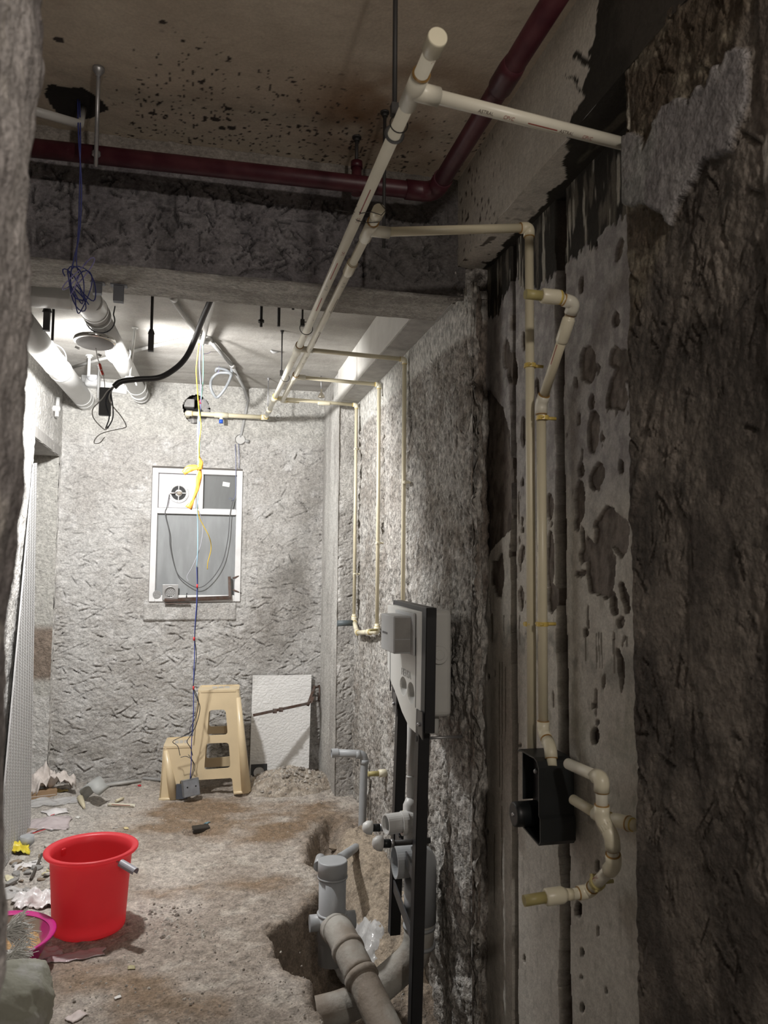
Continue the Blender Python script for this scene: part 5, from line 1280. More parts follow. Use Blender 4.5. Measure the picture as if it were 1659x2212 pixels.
MB().hexa([ta, ta+V((.037, 0, 0)), ta+V((.037, 0, -.034)), ta+V((0, 0, -.034)), tb+V((0, .04, 0)), tb+V((.037, .04, 0)), tb+V((.037, .04, -.034)), tb+V((0, .04, -.034))]).build('top_bar', frm, cf, bevel=.002)
for zq in (.315, .115):
    a, b = n_at(zq), f_at(zq)
    MB().hexa([a+V((.004, .04, 0)), a+V((.010, .04, 0)), a+V((.010, .04, -.045)), a+V((.004, .04, -.045)), b+V((.004, 0, 0)), b+V((.010, 0, 0)), b+V((.010, 0, -.045)), b+V((.004, 0, -.045))]).build('cross_bar', mat('dark_grey_bar', (.09, .09, .095), .4, .5) if 'dark_grey_bar' not in MAT else MAT['dark_grey_bar'], cf)
# tank
tx = aY(900, 1450, 2.75).x
TX0 = ta.x+.010; TX1 = aY(977, 1400, 2.60).x
TY0, TY1, TZ0, TZ1 = 2.60, 3.09, .815, 1.205
MB().box((TX0+.02, TY0, TZ0+.02), (TX1, TY1, TZ1)).build('tank', tankm, cf, bevel=.018, bseg=3)
tank_o = bpy.data.objects['tank']
fl = [(TY1, TZ1-.004), (2.585, TZ1-.004), (2.585, .80), (2.66, .772), (2.75, .775), (2.85, .81), (2.95, .865), (3.03, .90), (TY1, .95)]
def oval(cy, cz, ry, rz, n=22): return [(cy+ry*math.cos(a), cz+rz*math.sin(a)) for a in np.linspace(0, 2*math.pi, n+1)[:-1]]
xfp = TX0-.008
ov1 = aX(871, 1482, xfp); ov2 = aX(887.5, 1497, xfp)
ovs = [(ov1.y, ov1.z, .050, .034), (ov2.y, ov2.z, .048, .038)]
MB().plate([fl]+[oval(*o) for o in ovs], lambda y, z, d: V((xfp+d, y, z)), .030).build('tank_front', tankm, cf, bevel=.003)
tf = bpy.data.objects['tank_front']
for o in ovs:
    b = MB(); n = 22; ring0 = oval(*o); vs = []
    for k, (s, dx) in enumerate(((1.02, .002), (.95, .018), (.75, .028), (.4, .032))):
        vs += [V((xfp+dx, o[0]+(y-o[0])*s, o[1]+(z-o[1])*s)) for y, z in ring0]
    fs = [(i*n+k, i*n+(k+1) % n, (i+1)*n+(k+1) % n, (i+1)*n+k) for i in range(3) for k in range(n)]+[tuple(3*n+k for k in range(n))]
    b.add(vs, fs, True).build('oval_recess', tankm, tf, fixn=False)
for yy in (2.66, 3.04): MB().box((xfp-.001, yy-.003, .86), (xfp+.004, yy+.003, TZ1-.10)).build('groove', MAT['dark_grey_bar'], tf)
cu = bpy.data.curves.new('t', 'FONT'); cu.body = 'HENSA'; cu.size = .042; cu.extrude = .0015
ob = bpy.data.objects.new('tmp', cu); COL.objects.link(ob); bpy.context.view_layer.update()
me = bpy.data.meshes.new_from_object(ob.evaluated_get(bpy.context.evaluated_depsgraph_get())); bpy.data.objects.remove(ob)
tp = aX(870, 1458, xfp)
mesh_obj('embossed_lettering', [V((xfp-.0005-v.co.z*.6, tp.y+.02-v.co.x*1.05, tp.z+.0+v.co.y*.9)) for v in me.vertices], [tuple(p.vertices) for p in me.polygons], mat('lettering_grey', (.36, .36, .345), .5), tf)
bpy.data.meshes.remove(me)
kn = MB().cyl((TX1-.05, TY0-.012, 1.05), (TX1-.05, TY0+.004, 1.05), .032, seg=28).cyl((TX1-.05, TY0-.016, 1.05), (TX1-.05, TY0-.010, 1.05), .018, seg=24).build('side_boss', tankm, tank_o, bevel=.003)
MB().box((TX0+.03, TY0+.05, TZ0-.05), (TX1-.03, TY1-.25, TZ0+.03)).build('tank_foot', tankm, tank_o, bevel=.01)
# flush box standing out in front
bxa, bxb = aY(850, 1331, 2.70), aY(894, 1412, 2.70)
byf = aX(823.5, 1320, bxa.x).y
MB().box((bxa.x, 2.70, bxb.z), (xfp+.002, byf, bxa.z)).build('flush_box', boxm, cf, bevel=.004)
fbx = bpy.data.objects['flush_box']
MB().box((bxa.x+.006, 2.6975, bxb.z+.006), (xfp-.004, 2.7005, bxb.z+.050)).box((bxa.x+.006, 2.6975, bxb.z+.054), (xfp-.004, 2.7005, bxa.z-.006)).build('flush_box_side', mat('ribbed_grey', (.30, .29, .275), .6, bump=.3, bs=300), fbx)
MB().box((xfp-.010, 2.66, bxb.z-.004), (xfp-.002, byf+.03, bxa.z+.012)).build('flush_box_flange', boxm, fbx, bevel=.002)
pl = aX(831, 1366, bxa.x); MB().box((bxa.x-.0008, pl.y-.045, pl.z-.004), (bxa.x+.001, pl.y+.035, pl.z+.004)).build('box_print', MAT['dark_grey_bar'], fbx)
# bracket ears with bolts
for u, v, y in ((852, 1520, 3.08), (906, 1565, 2.56)):
    p = aY(u, v, y); MB().plate([[(-.035, -.045), (.02, -.03), (.03, .01), (.02, .045), (-.03, .045)]], lambda a, b, d, p=p: V((p.x+d, p.y+a, p.z+b)), .004).build('bracket_ear', MAT['dark_grey_bar'], cf)
    MB().ball((p.x-.003, p.y, p.z), .007, 10, 6).build('bolt', steel, cf.children[-1])
for zq, yq, at in ((.76, 2.625, n_at), (.79, 3.075, f_at)):
    p = at(zq); MB().cyl((p.x-.002, yq, zq), (p.x+.001, yq, zq), .010, seg=16).build('slot', blk2, cf)
    MB().cyl((p.x+.03, yq, zq), (XR-.005, yq, zq), .005, seg=8).build('wall_rod', steel, cf)
# flush pipe, adaptor and spout
yfp = 2.82
fp0, fp1 = aY(889, 1570, yfp), aY(889, 1732, yfp)
MB().cyl(fp0+Zd*.10, (fp0.x, yfp, fp1.z), .0165, seg=20).build('flush_pipe', whitep, cf)
MB().tube([V((fp0.x, yfp, aY(889, 1675, yfp).z)), V((fp0.x, yfp, aY(889, 1679, yfp).z))], .0185, 20).build('pipe_ring', whitep, cf)
az = lambda v: aY(887, v, yfp).z
MB().tube([V((fp0.x, yfp, az(1722))), V((fp0.x, yfp, az(1738))), V((fp0.x, yfp, az(1790))), V((fp0.x, yfp, az(1812)))], [.0175, .030, .031, .024], 24).build('adaptor', whitep, cf)
MB().tube([V((fp0.x, yfp, az(1752))), V((fp0.x, yfp, az(1775)))], .0322, 24).build('yellow_label', mat('yellow_label', (.62, .50, .06), .5), bpy.data.objects['adaptor'])
sp0 = aY(833, 1781, yfp-.04); sp1 = aY(874, 1779, yfp-.04)
MB().pipe(sp0, (fp0.x, yfp-.02, sp0.z), .036, .031, 28).build('spout', whitep, cf); spo = bpy.data.objects['spout']
MB().pipe((sp1.x-.012, sp0.y, sp0.z), (sp1.x+.010, sp0.y, sp0.z), .043, .034, 28).build('spout_collar', whitep, spo)
MB().disc((sp0.x+.03, sp0.y, sp0.z), (-1, 0, 0), .0315, 20).build('spout_bore', mat('shaded_bore', (.30, .30, .29), .7), spo)
for (u0, u1, u2, u3, v, y) in ((783, 803, 820, 868, 1788, 2.97), (804, 825, 843, 886, 1822, 2.66)):
    a, b, c, e = (aY(u, v, y) for u in (u0, u1, u2, u3))
    st_ = MB().cyl(c+Xd*.012, V((f_at(.3).x+.03, c.y, c.z)), .010, seg=10).build('stud', blackm, cf)
    MB().tube([a, a+Xd*.004, a+Xd*.016, b], [.006, .016, .024, .026], 20).build('stud_cap', whitep, st_)
    MB().cyl(b, c, .0145, seg=16).build('stud_sleeve', blk, st_)
    MB().cyl(c, c+Xd*.012, .015, seg=6).build('stud_nut', steel, st_)
# soil outlet: ring, elbow and the thick descending pipe
yso = 2.84; rg = aY(852, 1862, yso); sc_ = aY(908, 1862, yso)
MB().pipe(rg, (rg.x+.075, yso, rg.z), .058, .053, 36).build('outlet_ring', greyp, cf)
MB().disc((rg.x+.06, yso, rg.z), (-1, 0, 0), .0535, 28).build('outlet_bore', mat('outlet_shade', (.22, .225, .23), .6), cf)
MB().tube(arcpath([V((rg.x+.07, yso, rg.z)), V((sc_.x, yso, rg.z)), V((sc_.x, yso, aY(905, 1990, yso).z))], .09, 10), .060, 28).build('soil_elbow', greyp, cf)
zlo_ = aY(900, 2060, yso).z
MB().tube(arcpath([V((sc_.x, yso, aY(905, 1975, yso).z)), V((sc_.x-.008, yso, zlo_)), V((.60, yso-.03, -.20)), V((.26, yso-.06, -.225))], .12, 10), .056, 24).build('soil_pipe', dirtyp, cf)
for v in (2000, 2040): q = V((sc_.x-.003, yso, aY(900, v, yso).z)); MB().tube([q-Zd*.006, q+Zd*.006], .0605, 28).build('soil_collar', greyp, cf)

# small plugged stub behind the far leg
ys = 3.72; s0, s1, s2, s3 = (aY(u, v, ys) for u, v in ((795, 1672), (818, 1671), (835, 1669), (862, 1668)))
stb = thing('plugged_stub', (s2.x, ys, s2.z), 'small cream pipe stub with a greenish plug, left of the cistern frame', 'pipe stub')
MB().cyl(s0, s1, .0125, seg=8).build('plug', olive, stb); MB().cyl(s1, s2, .0185, seg=16).build('socket', fitm, stb); MB().cyl(s2, (XR+.01, ys, s3.z), .0115, seg=16).build('pipe', cpvc, stb)

# ================================================================== grey waste pipe and floor trap
xw_ = .868; yw_ = aX(787, 1629, xw_).y
gw = thing('waste_pipe', (xw_, yw_, 0), 'grey waste pipe with an open stub bending down beside the far wall', 'waste pipe')
zA_ = aX(787, 1629, xw_).z; zBt = aX(779, 1812, xw_).z
s_ = aY(716, 1627, yw_); 
MB().tube(arcpath([s_+Xd*.02, V((xw_, yw_, zA_)), V((xw_-.01, yw_, zBt)), aY(733, 1855, 3.40)], .030, 8), .0205, 20).build('pipe', greyp, gw)
MB().pipe(s_, s_+Xd*.035, .0235, .0185, 22).build('open_socket', greyp, gw)
MB().disc(s_+Xd*.02, (-1, 0, 0), .019, 16).build('dark_bore', blk2, gw)
for q, dd in ((V((xw_-.035, yw_, zA_)), Xd), (V((xw_, yw_, zA_-.04)), Zd), (V((xw_-.009, yw_, zBt+.05)), Zd)): MB().tube([q-dd*.012, q+dd*.012], .0232, 20).build('socket_ring', greyp, gw)
tr = thing('floor_trap', (.512, 2.97, -.12), 'grey cylindrical floor trap with a cap, standing in the trench', 'floor trap')
tc_ = V((.514, 2.97, 0)); zt0 = aY(719, 1858, 2.97).z
def tz(v): return aY(720, v, 2.97).z
MB().tube([tc_+Zd*(-.13), tc_+Zd*tz(1895)], .0515, 36).build('body', greyp, tr)
MB().tube([tc_+Zd*tz(1893), tc_+Zd*(zt0-.004), tc_+Zd*zt0, tc_+Zd*(zt0+.0005)], [.0560, .0560, .0535, .050], 36).build('cap', greyp, tr)
for v in (1893, 1972): q = tc_+Zd*tz(v); MB().tube([q-Zd*.005, q-Zd*.003, q+Zd*.003, q+Zd*.005], [.0515, .0575, .0575, .0515], 36).build('collar', greyp, tr)
MB().tube([tc_+Zd*tz(1974), tc_+Zd*(tz(2030))], .0565, 36).build('lower_body', greyp, tr)
q = V((tc_.x, 2.97, tz(1990))); MB().cyl(q, q-Xd*.085, .030, seg=24).build('side_stub', greyp, tr); MB().cyl(q, q+Xd*.088, .032, seg=24).build('side_stub', greyp, tr)
q2 = aY(688, 1872, 3.02); MB().cyl(q2, q2+V((.02, .08, .0)), .02, seg=18).build('back_inlet', greyp, tr)
outp = [V((.515, 2.95, tz(2000))), aY(733, 2014, 2.86), aY(752, 2052, 2.76), aY(778, 2105, 2.66), aY(806, 2165, 2.57), aY(850, 2262, 2.42), aY(905, 2400, 2.2)]
MB().tube(spline(outp[:4], 8), .0535, 28).build('outlet_elbow', dirtyp, tr)
MB().tube(spline(outp[3:], 8), .0520, 28).build('outlet_pipe', dirtyp, tr)
pth = spline(outp, 8)
for k, rr_k in ((6, .0575), (16, .0585), (25, .0590)): d = (pth[k+1]-pth[k-1]).normalized(); MB().tube([pth[k]-d*.012, pth[k]-d*.010, pth[k]+d*.010, pth[k]+d*.012], [.052, rr_k, rr_k, .052], 28).build('socket_lip', dirtyp, tr)
# ================================================================== things on the floor
def ground(x, y):
    return float(fl_h(np.array([[x+1.25]]), np.array([[y-.3]]))[0, 0])
def onfloor(u, v, z=0.):
    p = aZ(u, v, z); p = aZ(u, v, ground(p.x, p.y)); p = aZ(u, v, ground(p.x, p.y)); return p

# ---- red bucket
redb = mat('red_bucket_plastic', (.86, .085, .105), .36, var=.05, vs=6)
_n = redb.node_tree; _p = _n.nodes['Principled BSDF']; _tr = _n.nodes.new('ShaderNodeBsdfTranslucent'); _tr.inputs[0].default_value = (.95, .22, .25, 1)
_mx = _n.nodes.new('ShaderNodeMixShader'); _mx.inputs[0].default_value = .5; _n.links.new(_p.outputs[0], _mx.inputs[1]); _n.links.new(_tr.outputs[0], _mx.inputs[2]); _n.links.new(_mx.outputs[0], _n.nodes['Material Output'].inputs[0])
bk = V((-.378, 3.175, ground(-.378, 3.175)+.003))
bu = thing('bucket', bk, 'bright red plastic bucket standing on the dirt floor', 'bucket')
sxx = 1.0
o = MB().lathe([(0, .004), (.120, .002), (.129, 0), (.1305, .006), (.1335, .06), (.1395, .16), (.1455, .245), (.1475, .268), (.152, .270), (.1665, .276), (.170, .281), (.170, .286), (.1665, .2895), (.150, .2865), (.1445, .281), (.1415, .255), (.1365, .16), (.1305, .06), (.126, .010), (0, .008)], bk, (0, 0, 1), 64).build('body', redb, bu)
for a in (-.62, 2.5):
    d = V((math.cos(a), math.sin(a), 0)); MB().box(bk+d*.146+V((-.010, -.010, .235)), bk+d*.146+V((.010, .010, .262)), Matrix.Rotation(a, 3, 'Z')).build('handle_lug', redb, bu, bevel=.003)
g0 = aY(261, 1865, 3.055); g1 = aY(293, 1884, 3.01); gt = (g1-g0).normalized(); gu = V((0, .3, 1)); gu = (gu-gt*gu.dot(gt)).normalized(); gs = gt.cross(gu); vs = []
for p in (g0, g1):
    for rr in (.0155, .0130):
        for a in np.linspace(-.55, math.pi+.55, 14): vs.append(p+gu*math.sin(a)*rr+gs*math.cos(a)*rr)
fs = []
for k in range(13): fs += [(k, k+1, 28+k+1, 28+k), (14+k, 42+k, 42+k+1, 14+k+1), (k, 14+k, 14+k+1, k+1), (28+k, 28+k+1, 42+k+1, 42+k)]
fs += [(0, 28, 42, 14), (13, 27, 55, 41)]
hd = MB().add(vs, fs).build('handle_grip', mat('grey_handle', (.30, .30, .335), .45), bu)
MB().tube(spline([g0-gt*.004+Zd*.0, g0-gt*.02-Zd*.001, bk+V((math.cos(-.62)*.150, math.sin(-.62)*.150, .25))], 5), .003, 8).build('handle_wire', steel, hd)

# ---- two-step plastic stool
stm = mat('cream_stool_plastic', (.70, .57, .37), .30, var=.05, vs=9, spec=.6)
s_in = mat('stool_sticker_grey', (.50, .47, .42), .6)
SY = 4.76; SK, SS = (330, 1450), 7.135
def sp(x, y, Y=SY): return aY(SK[0]+x/SS, SK[1]+y/SS, Y)
def sxz(x, y):
    p = sp(x, y); return (p.x, p.z)
def rounded(poly, r=.018, n=4):
    out = []; m = len(poly)
    for i in range(m):
        a, b, c = V(poly[i-1]), V(poly[i]), V(poly[(i+1) % m]); d1 = a-b; d2 = c-b
        rr = min(r, d1.length*.4, d2.length*.4); p = b+d1.normalized()*rr; q = b+d2.normalized()*rr
        for k in range(n+1):
            t = k/n; z = p*(1-t)**2+b*2*t*(1-t)+q*t*t; out.append((z.x, z.y))
    return out
sg = ground(.05, 4.9)
out_hi = [sxz(*p) for p in ((165, 1180), (610, 1155), (700, 325), (1330, 310), (1475, 1870), (1245, 1890), (1220, 1640), (735, 1670), (425, 1672), (402, 1960), (100, 1985))]
holes = [rounded([sxz(*p) for p in q], .02) for q in (((868, 610), (1125, 600), (1157, 985), (838, 998)), ((822, 1118), (1172, 1105), (1198, 1488), (792, 1520)))]
stl = thing('step_stool', (.06, 4.88, 0), 'cream plastic two-step stool standing by the back wall', 'stool')
zmin = min(p[1] for p in out_hi)
cxs = sum(p[0] for p in out_hi)/len(out_hi)
ztop = sxz(1000, 315)[1]; zstep = sxz(300, 1170)[1]
def fpanel(x, z, d):     # front side slopes outwards towards the feet
    sl = .045*(1-(z-zmin)/(ztop-zmin)); return V((x, SY-sl+.03+d, z))
DEP = .20
def bpanel(x, z, d):
    sl = .045*(1-(z-zmin)/(ztop-zmin)); return V((x+.012, SY+DEP+sl-d, max(z+.012, 0.004)))
MB().plate([rounded(out_hi, .012)]+holes, fpanel, .010).build('front_side', stm, stl, bevel=.002)
MB().plate([rounded(out_hi, .012)]+holes, bpanel, .010).build('back_side', stm, stl, bevel=.002)
def sidewall(name, x0z0, x1z1, cut=None):
    """wall between the front and back sides along the line (x0,z0)-(x1,z1)"""
    (xa, za), (xb, zb) = x0z0, x1z1; m = MB(); pts = []
    def q(s, t, d):
        x = xa+(xb-xa)*t; z = za+(zb-za)*t; f = fpanel(x, z, 0); b = bpanel(x, z, 0); p = f.lerp(b, s); return V((p.x+d, p.y, p.z))
    loops = [[(0, 0), (1, 0), (1, 1), (0, 1)]]
    if cut: loops.append([(.28, cut[0]), (.72, cut[0]), (.68, cut[1]), (.32, cut[1])])
    return m.plate(loops, q, -.008 if xa > cxs else .008).build(name, stm, stl)
sidewall('right_side', sxz(1475, 1870), sxz(1332, 320), (.35, .75))
sidewall('riser', sxz(620, 1150), sxz(698, 330), (.25, .7))
sidewall('left_side', sxz(100, 1985), sxz(160, 1185), (.30, .75))
def tread(name, xa, xb, z, xo):
    f = fpanel(0, z, 0).y-.004; b = bpanel(0, z, 0).y+.004
    MB().plate([rounded([(xa, f), (xb, f), (xb+xo, b), (xa+xo, b)], .030, 6)], lambda x, y, d: V((x, y, z-d)), .014).build(name, stm, stl, bevel=.005, bseg=3)
    tp_ = MB(); n = 3
    for i in range(n):
        x0 = xa+(xb-xa)*(.36+i*.15); tp_.box((x0, f+.06, z), (x0+(xb-xa)*.12, f+.14, z+.0012))
    tp_.build('worn_sticker', s_in, stl)
tread('top_tread', sxz(690, 320)[0], sxz(1335, 310)[0], ztop+.006, .012)
tread('low_tread', sxz(158, 1180)[0], sxz(640, 1160)[0], zstep+.006, .012)
for (a, b) in (((92, 1985), (405, 1975)), ((1243, 1888), (1485, 1868))):
    for fn, nm in ((fpanel, 'foot_rim'), (bpanel, 'foot_rim')):
        p, q = sxz(*a), sxz(*b); MB().tube([fn(p[0], p[1]+.008, -.003), fn(q[0], q[1]+.008, -.003)], .009, 10).build(nm, stm, stl)
for x0, x1 in ((1255, 1440), (150, 330)):     # rounded corner columns of the legs
    a = sxz(x1, 1850 if x0 > 1000 else 1960); b = sxz((1320 if x0 > 1000 else 200), 420 if x0 > 1000 else 1230)
    MB().tube([fpanel(a[0], a[1], .006), fpanel(b[0], b[1], .012)], [.030, .016], 16).build('leg_column', stm, stl)

# ---- metal switch box on the wires, and a dark one behind it
gal = mat('galvanised_box', (.40, .43, .48), .38, .7, var=.15, vs=30)
jb = thing('metal_switch_box', aY(412, 1700, 4.69), 'small square metal switch box hanging on wires in front of the stool', 'switch box')
jc = aY(412, 1701, 4.68); R = Matrix.Rotation(-.10, 3, 'Y') @ Matrix.Rotation(.25, 3, 'Z') @ Matrix.Rotation(-.12, 3, 'X'); h_ = .047
MB().box(jc-V((h_, .016, h_)), jc+V((h_, -.014, h_)), R, jc).build('back', gal, jb)
for a, b in (((-h_, -.016, -h_), (-h_+.003, .022, h_)), ((h_-.003, -.016, -h_), (h_, .022, h_)), ((-h_, -.016, -h_), (h_, .022, -h_+.003)), ((-h_, -.016, h_-.003), (h_, .022, h_))): MB().box(jc+V(a), jc+V(b), R, jc).build('wall', gal, jb)
for dx, dz in ((-.022, .006), (.026, .004), (-.002, -.03)): q = jc+R@V((dx, -.0165, dz)); MB().cyl(q, q+R@V((0, -.001, 0)), .0045 if dz > 0 else .003, seg=12).build('knockout', blk2 if dz > 0 else steel, jb)
MB().tube([aY(411, 1681, 4.70), jc+R@V((0, -.005, h_))], .003, 6).build('wire_end', wdk, jb)
p = onfloor(398, 1716); set_props(MB().box((p.x-.045, 4.725, 0.002), (p.x+.02, 4.745, .085), Matrix.Rotation(-.12, 3, 'X')).build('slate_tile_piece', mat('slate', (.07, .08, .10), .6)), 'dark slate piece standing against the stool behind the metal box', 'tile')

# ---- white embossed board leaning on the back wall
bm_ = mat('embossed_white_board', (.80, .80, .79), .45, var=.02)
b1, b2 = aY(546, 1459, 5.165), aY(673, 1459, 5.165); zb = ground(.5, 5.05)
w_ = b2.x-b1.x; xb0, xb1 = aY(539, 1645, 5.08).x, aY(667, 1650, 5.08).x
bd = MB().hexa([V((xb0, 5.075, zb)), V((xb1, 5.075, zb)), V((xb1, 5.095, zb)), V((xb0, 5.095, zb)), V((b1.x, 5.160, b1.z)), V((b2.x, 5.160, b2.z)), V((b2.x, 5.180, b2.z)), V((b1.x, 5.180, b1.z))]).build('embossed_board', bm_, bevel=.002)
eu, ev = np.meshgrid(np.linspace(.004, .996, 110), np.linspace(.003, .997, 190)); ew, eh = b2.x-b1.x, b1.z-zb
er = np.random.default_rng(5); sx_ = er.uniform(0, ew, 700); sz_ = er.uniform(0, eh, 700); f1 = np.full(eu.shape, 9.); f2 = np.full(eu.shape, 9.)
for x_, z_ in zip(sx_, sz_):
    dd = np.hypot((eu*ew-x_)/1.35, ev*eh-z_); f2 = np.minimum(f2, np.maximum(f1, dd)); f1 = np.minimum(f1, dd)
hh = .0022*sstep(0, .0045, f2-f1)
ex_ = (xb0*(1-ev)+b1.x*ev)*(1-eu)+(xb1*(1-ev)+b2.x*ev)*eu; ey_ = 5.0745*(1-ev)+5.1595*ev-hh; ez_ = zb*(1-ev)+b1.z*ev
ei = np.arange(eu.size).reshape(eu.shape); eq = np.stack([ei[:-1, :-1], ei[:-1, 1:], ei[1:, 1:], ei[1:, :-1]], -1).reshape(-1, 4)
mesh_obj('embossed_face', np.stack([ex_, ey_, ez_], -1).reshape(-1, 3), eq.tolist(), bm_, bd, True)
set_props(bd, 'white board with embossed leather pattern leaning on the back wall', 'board')
# rusty bracket leaning in front of it
rb_t = thing('rusty_bracket', aY(620, 1530, 4.95), 'rusty steel bracket sticking out in front of the white board', 'bracket')
r0, r1_, r2_ = aY(549, 1548, 4.80), aY(668, 1522, 5.02), aY(682, 1484, 5.15)
c_channel(rb_t, 'long_arm', r0, r1_, .019, .017, (0, .3, 1), rust, .003)
c_channel(rb_t, 'short_arm', r1_-Zd*.006, r2_, .019, .017, (-1, 0, .3), rust, .003)
MB().hexa([r1_.lerp(r2_, .1)+V(o) for o in ((-.012, -.012, 0), (.012, -.012, 0), (.012, .012, 0), (-.012, .012, 0))]+[r1_.lerp(r2_, .45)+V(o) for o in ((-.014, -.012, 0), (.014, -.012, 0), (.014, .012, 0), (-.014, .012, 0))]).build('sleeve', rust, rb_t)
MB().cyl(r2_+V((0, 0, -.004)), r2_+V((.035, .05, .004)), .006, seg=8).build('stud', rust, rb_t)
MB().tube([r2_+V((.03, .03, 0)), aY(690, 1500, 5.16), aY(688, 1515, 5.16)], .0045, 8).cyl(r1_+V((.0, .0, .02)), aY(690, 1514, 5.19), .0045, seg=8).build('strut', rust, rb_t)
for t_ in (.36, .47): q = r0.lerp(r1_, t_); MB().box(q+V((-.012, -.011, -.006)), q+V((.012, .011, .020))).build('clip', rust, rb_t)
# black plate with a round hole
pc = aY(560, 1652, 5.02); s = .051
o = MB().plate([[(-s, -s), (s, -s), (s, s), (-s, s)], [(.034*math.cos(a), .034*math.sin(a)) for a in np.linspace(0, 2*math.pi, 25)[:-1]]], lambda x, z, d: V((pc.x+x, pc.y+.12*(z+s)+d, ground(pc.x, 5.0)+.055+z)), .004).build('holed_plate', mat('black_steel_plate', (.05, .052, .055), .4, .5))
set_props(o, 'square black plate with a round hole leaning at the foot of the white board', 'plate')

# ---- mound of earth
def mound(name, cx, cy, rx, ry, hh, seed, label, m, n=60):
    X, Y = np.meshgrid(np.linspace(-1, 1, n), np.linspace(-1, 1, n)); r = np.hypot(X, Y)
    z = hh*np.clip(1-r, 0, 1)**.85*(1+.22*fbm(X*2.5, Y*2.5, 4, seed))+.016*fbm(X*9, Y*9, 3, seed+1)*sstep(1, .8, r)+.010*fbm(X*22, Y*22, 2, seed+2)*sstep(1, .8, r)
    gx = cx+X*rx; gy = cy+Y*ry
    z = z+fl_h(gx+1.25, gy-.3)-.004-.05*sstep(.9, 1.0, r)
    c = lerpc((.30, .255, .205), (.47, .42, .36), sstep(-.4, .4, fbm(X*8, Y*8, 4, seed+3)))
    idx = np.arange(n*n).reshape(n, n); q = np.stack([idx[:-1, :-1], idx[:-1, 1:], idx[1:, 1:], idx[1:, :-1]], -1).reshape(-1, 4)
    rc = (r[:-1, :-1]+r[1:, 1:])/2; q = q[(rc.ravel() < 1.02)]
    P = np.stack([gx, gy, z], -1).reshape(-1, 3)
    o = mesh_obj(name, P, q.tolist(), m, None, False, (cx, cy, 0), c.reshape(-1, 3)); return o
mo = mound('earth_mound', .55, 4.88, .36, .25, .125, 300, '', MFL)
set_props(mo, 'loose heap of brown earth and chips below the white board', 'earth heap', kind='stuff')

# ---- loose stones and rubble chips: a few shapes, every piece an object of its own
stone_m = [mat('chip_grey', (.30, .295, .285), .9, var=.25, bump=.4, bs=50), mat('chip_brown', (.28, .225, .17), .9, var=.25, bump=.4, bs=50), mat('chip_pale', (.50, .48, .44), .9, var=.15, bump=.3, bs=50)]
def rock_mesh(seed, m):
    r = np.random.default_rng(seed); bm = bmesh.new(); bmesh.ops.create_icosphere(bm, subdivisions=1, radius=1.0)
    for v in bm.verts: v.co *= r.uniform(.72, 1.15); v.co.z *= .55; v.co.x *= 1.25
    me = bpy.data.meshes.new('rubble'); bm.to_mesh(me); bm.free(); me.materials.append(m); return me
RM_ = [rock_mesh(k, stone_m[k % 3]) for k in range(9)]
def rubble(x, y, s, label, group, k=None, sink=.25, name='rubble_chip', cat='stone', seed=None):
    o = bpy.data.objects.new(name, RM_[random.randrange(9) if k is None else k]); COL.objects.link(o)
    o.scale = (s*random.uniform(.8, 1.3), s*random.uniform(.7, 1.1), s*random.uniform(.7, 1.1)); o.rotation_euler = (random.uniform(-.3, .3), random.uniform(-.3, .3), random.uniform(0, 6.28))
    o.location = (x, y, ground(x, y)+s*.35*(1-sink)); set_props(o, label, cat, group); return o
random.seed(21)
def scatter(n, ubox, smin, smax, label, group, name='rubble_chip', k=None):
    for _ in range(n):
        u = random.uniform(ubox[0], ubox[2]); v = random.uniform(ubox[1], ubox[3]); p = onfloor(u, v)
        if p.x < -.86 or p.y > 5.1: continue
        rubble(p.x, p.y, random.uniform(smin, smax)*random.choice((1, 1, 1, 1.6)), label, group, k, name=name)
MARKS = [('the yellow bag', onfloor(36, 1845)), ('the grey pipe cap', onfloor(58, 1826)), ('the dark stick', onfloor(78, 1880)), ('the small white bag', onfloor(58, 1872)), ('the crumpled white bag', onfloor(80, 1948)), ('the left side of the bucket', onfloor(108, 1900)), ('the far rim of the bucket', onfloor(108, 1815))]
for _ in range(42):
    p = onfloor(random.uniform(20, 112), random.uniform(1795, 1935))
    if p.x < -.86: continue
    sz = random.uniform(.007, .021)*random.choice((1, 1, 1, 1.6)); k = random.randrange(9)
    mk = min(MARKS, key=lambda q: (q[1]-p).length)
    side = ('behind' if p.y > mk[1].y+.02 else 'in front of' if p.y < mk[1].y-.02 else 'beside')
    rubble(p.x, p.y, sz, '%s %s rubble chip lying %s %s' % ('large' if sz > .02 else 'mid-sized' if sz > .012 else 'small', ('grey', 'brown', 'pale')[k % 3], side, mk[0]), 'rubble beside the bucket', k)
for x, y, s, lb in ((.455, 2.79, .040, 'dark broken concrete lump in the trench under the trap'), (.50, 2.55, .03, 'muddy stone in the trench beside the outlet pipe'), (.40, 2.72, .028, 'brown stone at the trench edge near the trap'), (.62, 3.55, .030, 'stone in the far end of the trench'), (.70, 4.02, .034, 'stone at the far edge of the trench'), (.88, 2.66, .030, 'stone by the foot of the near frame leg'), (.93, 2.78, .026, 'pale stone between the soil pipe and the wall')):
    rubble(x, y, s, lb, None, name='stone')

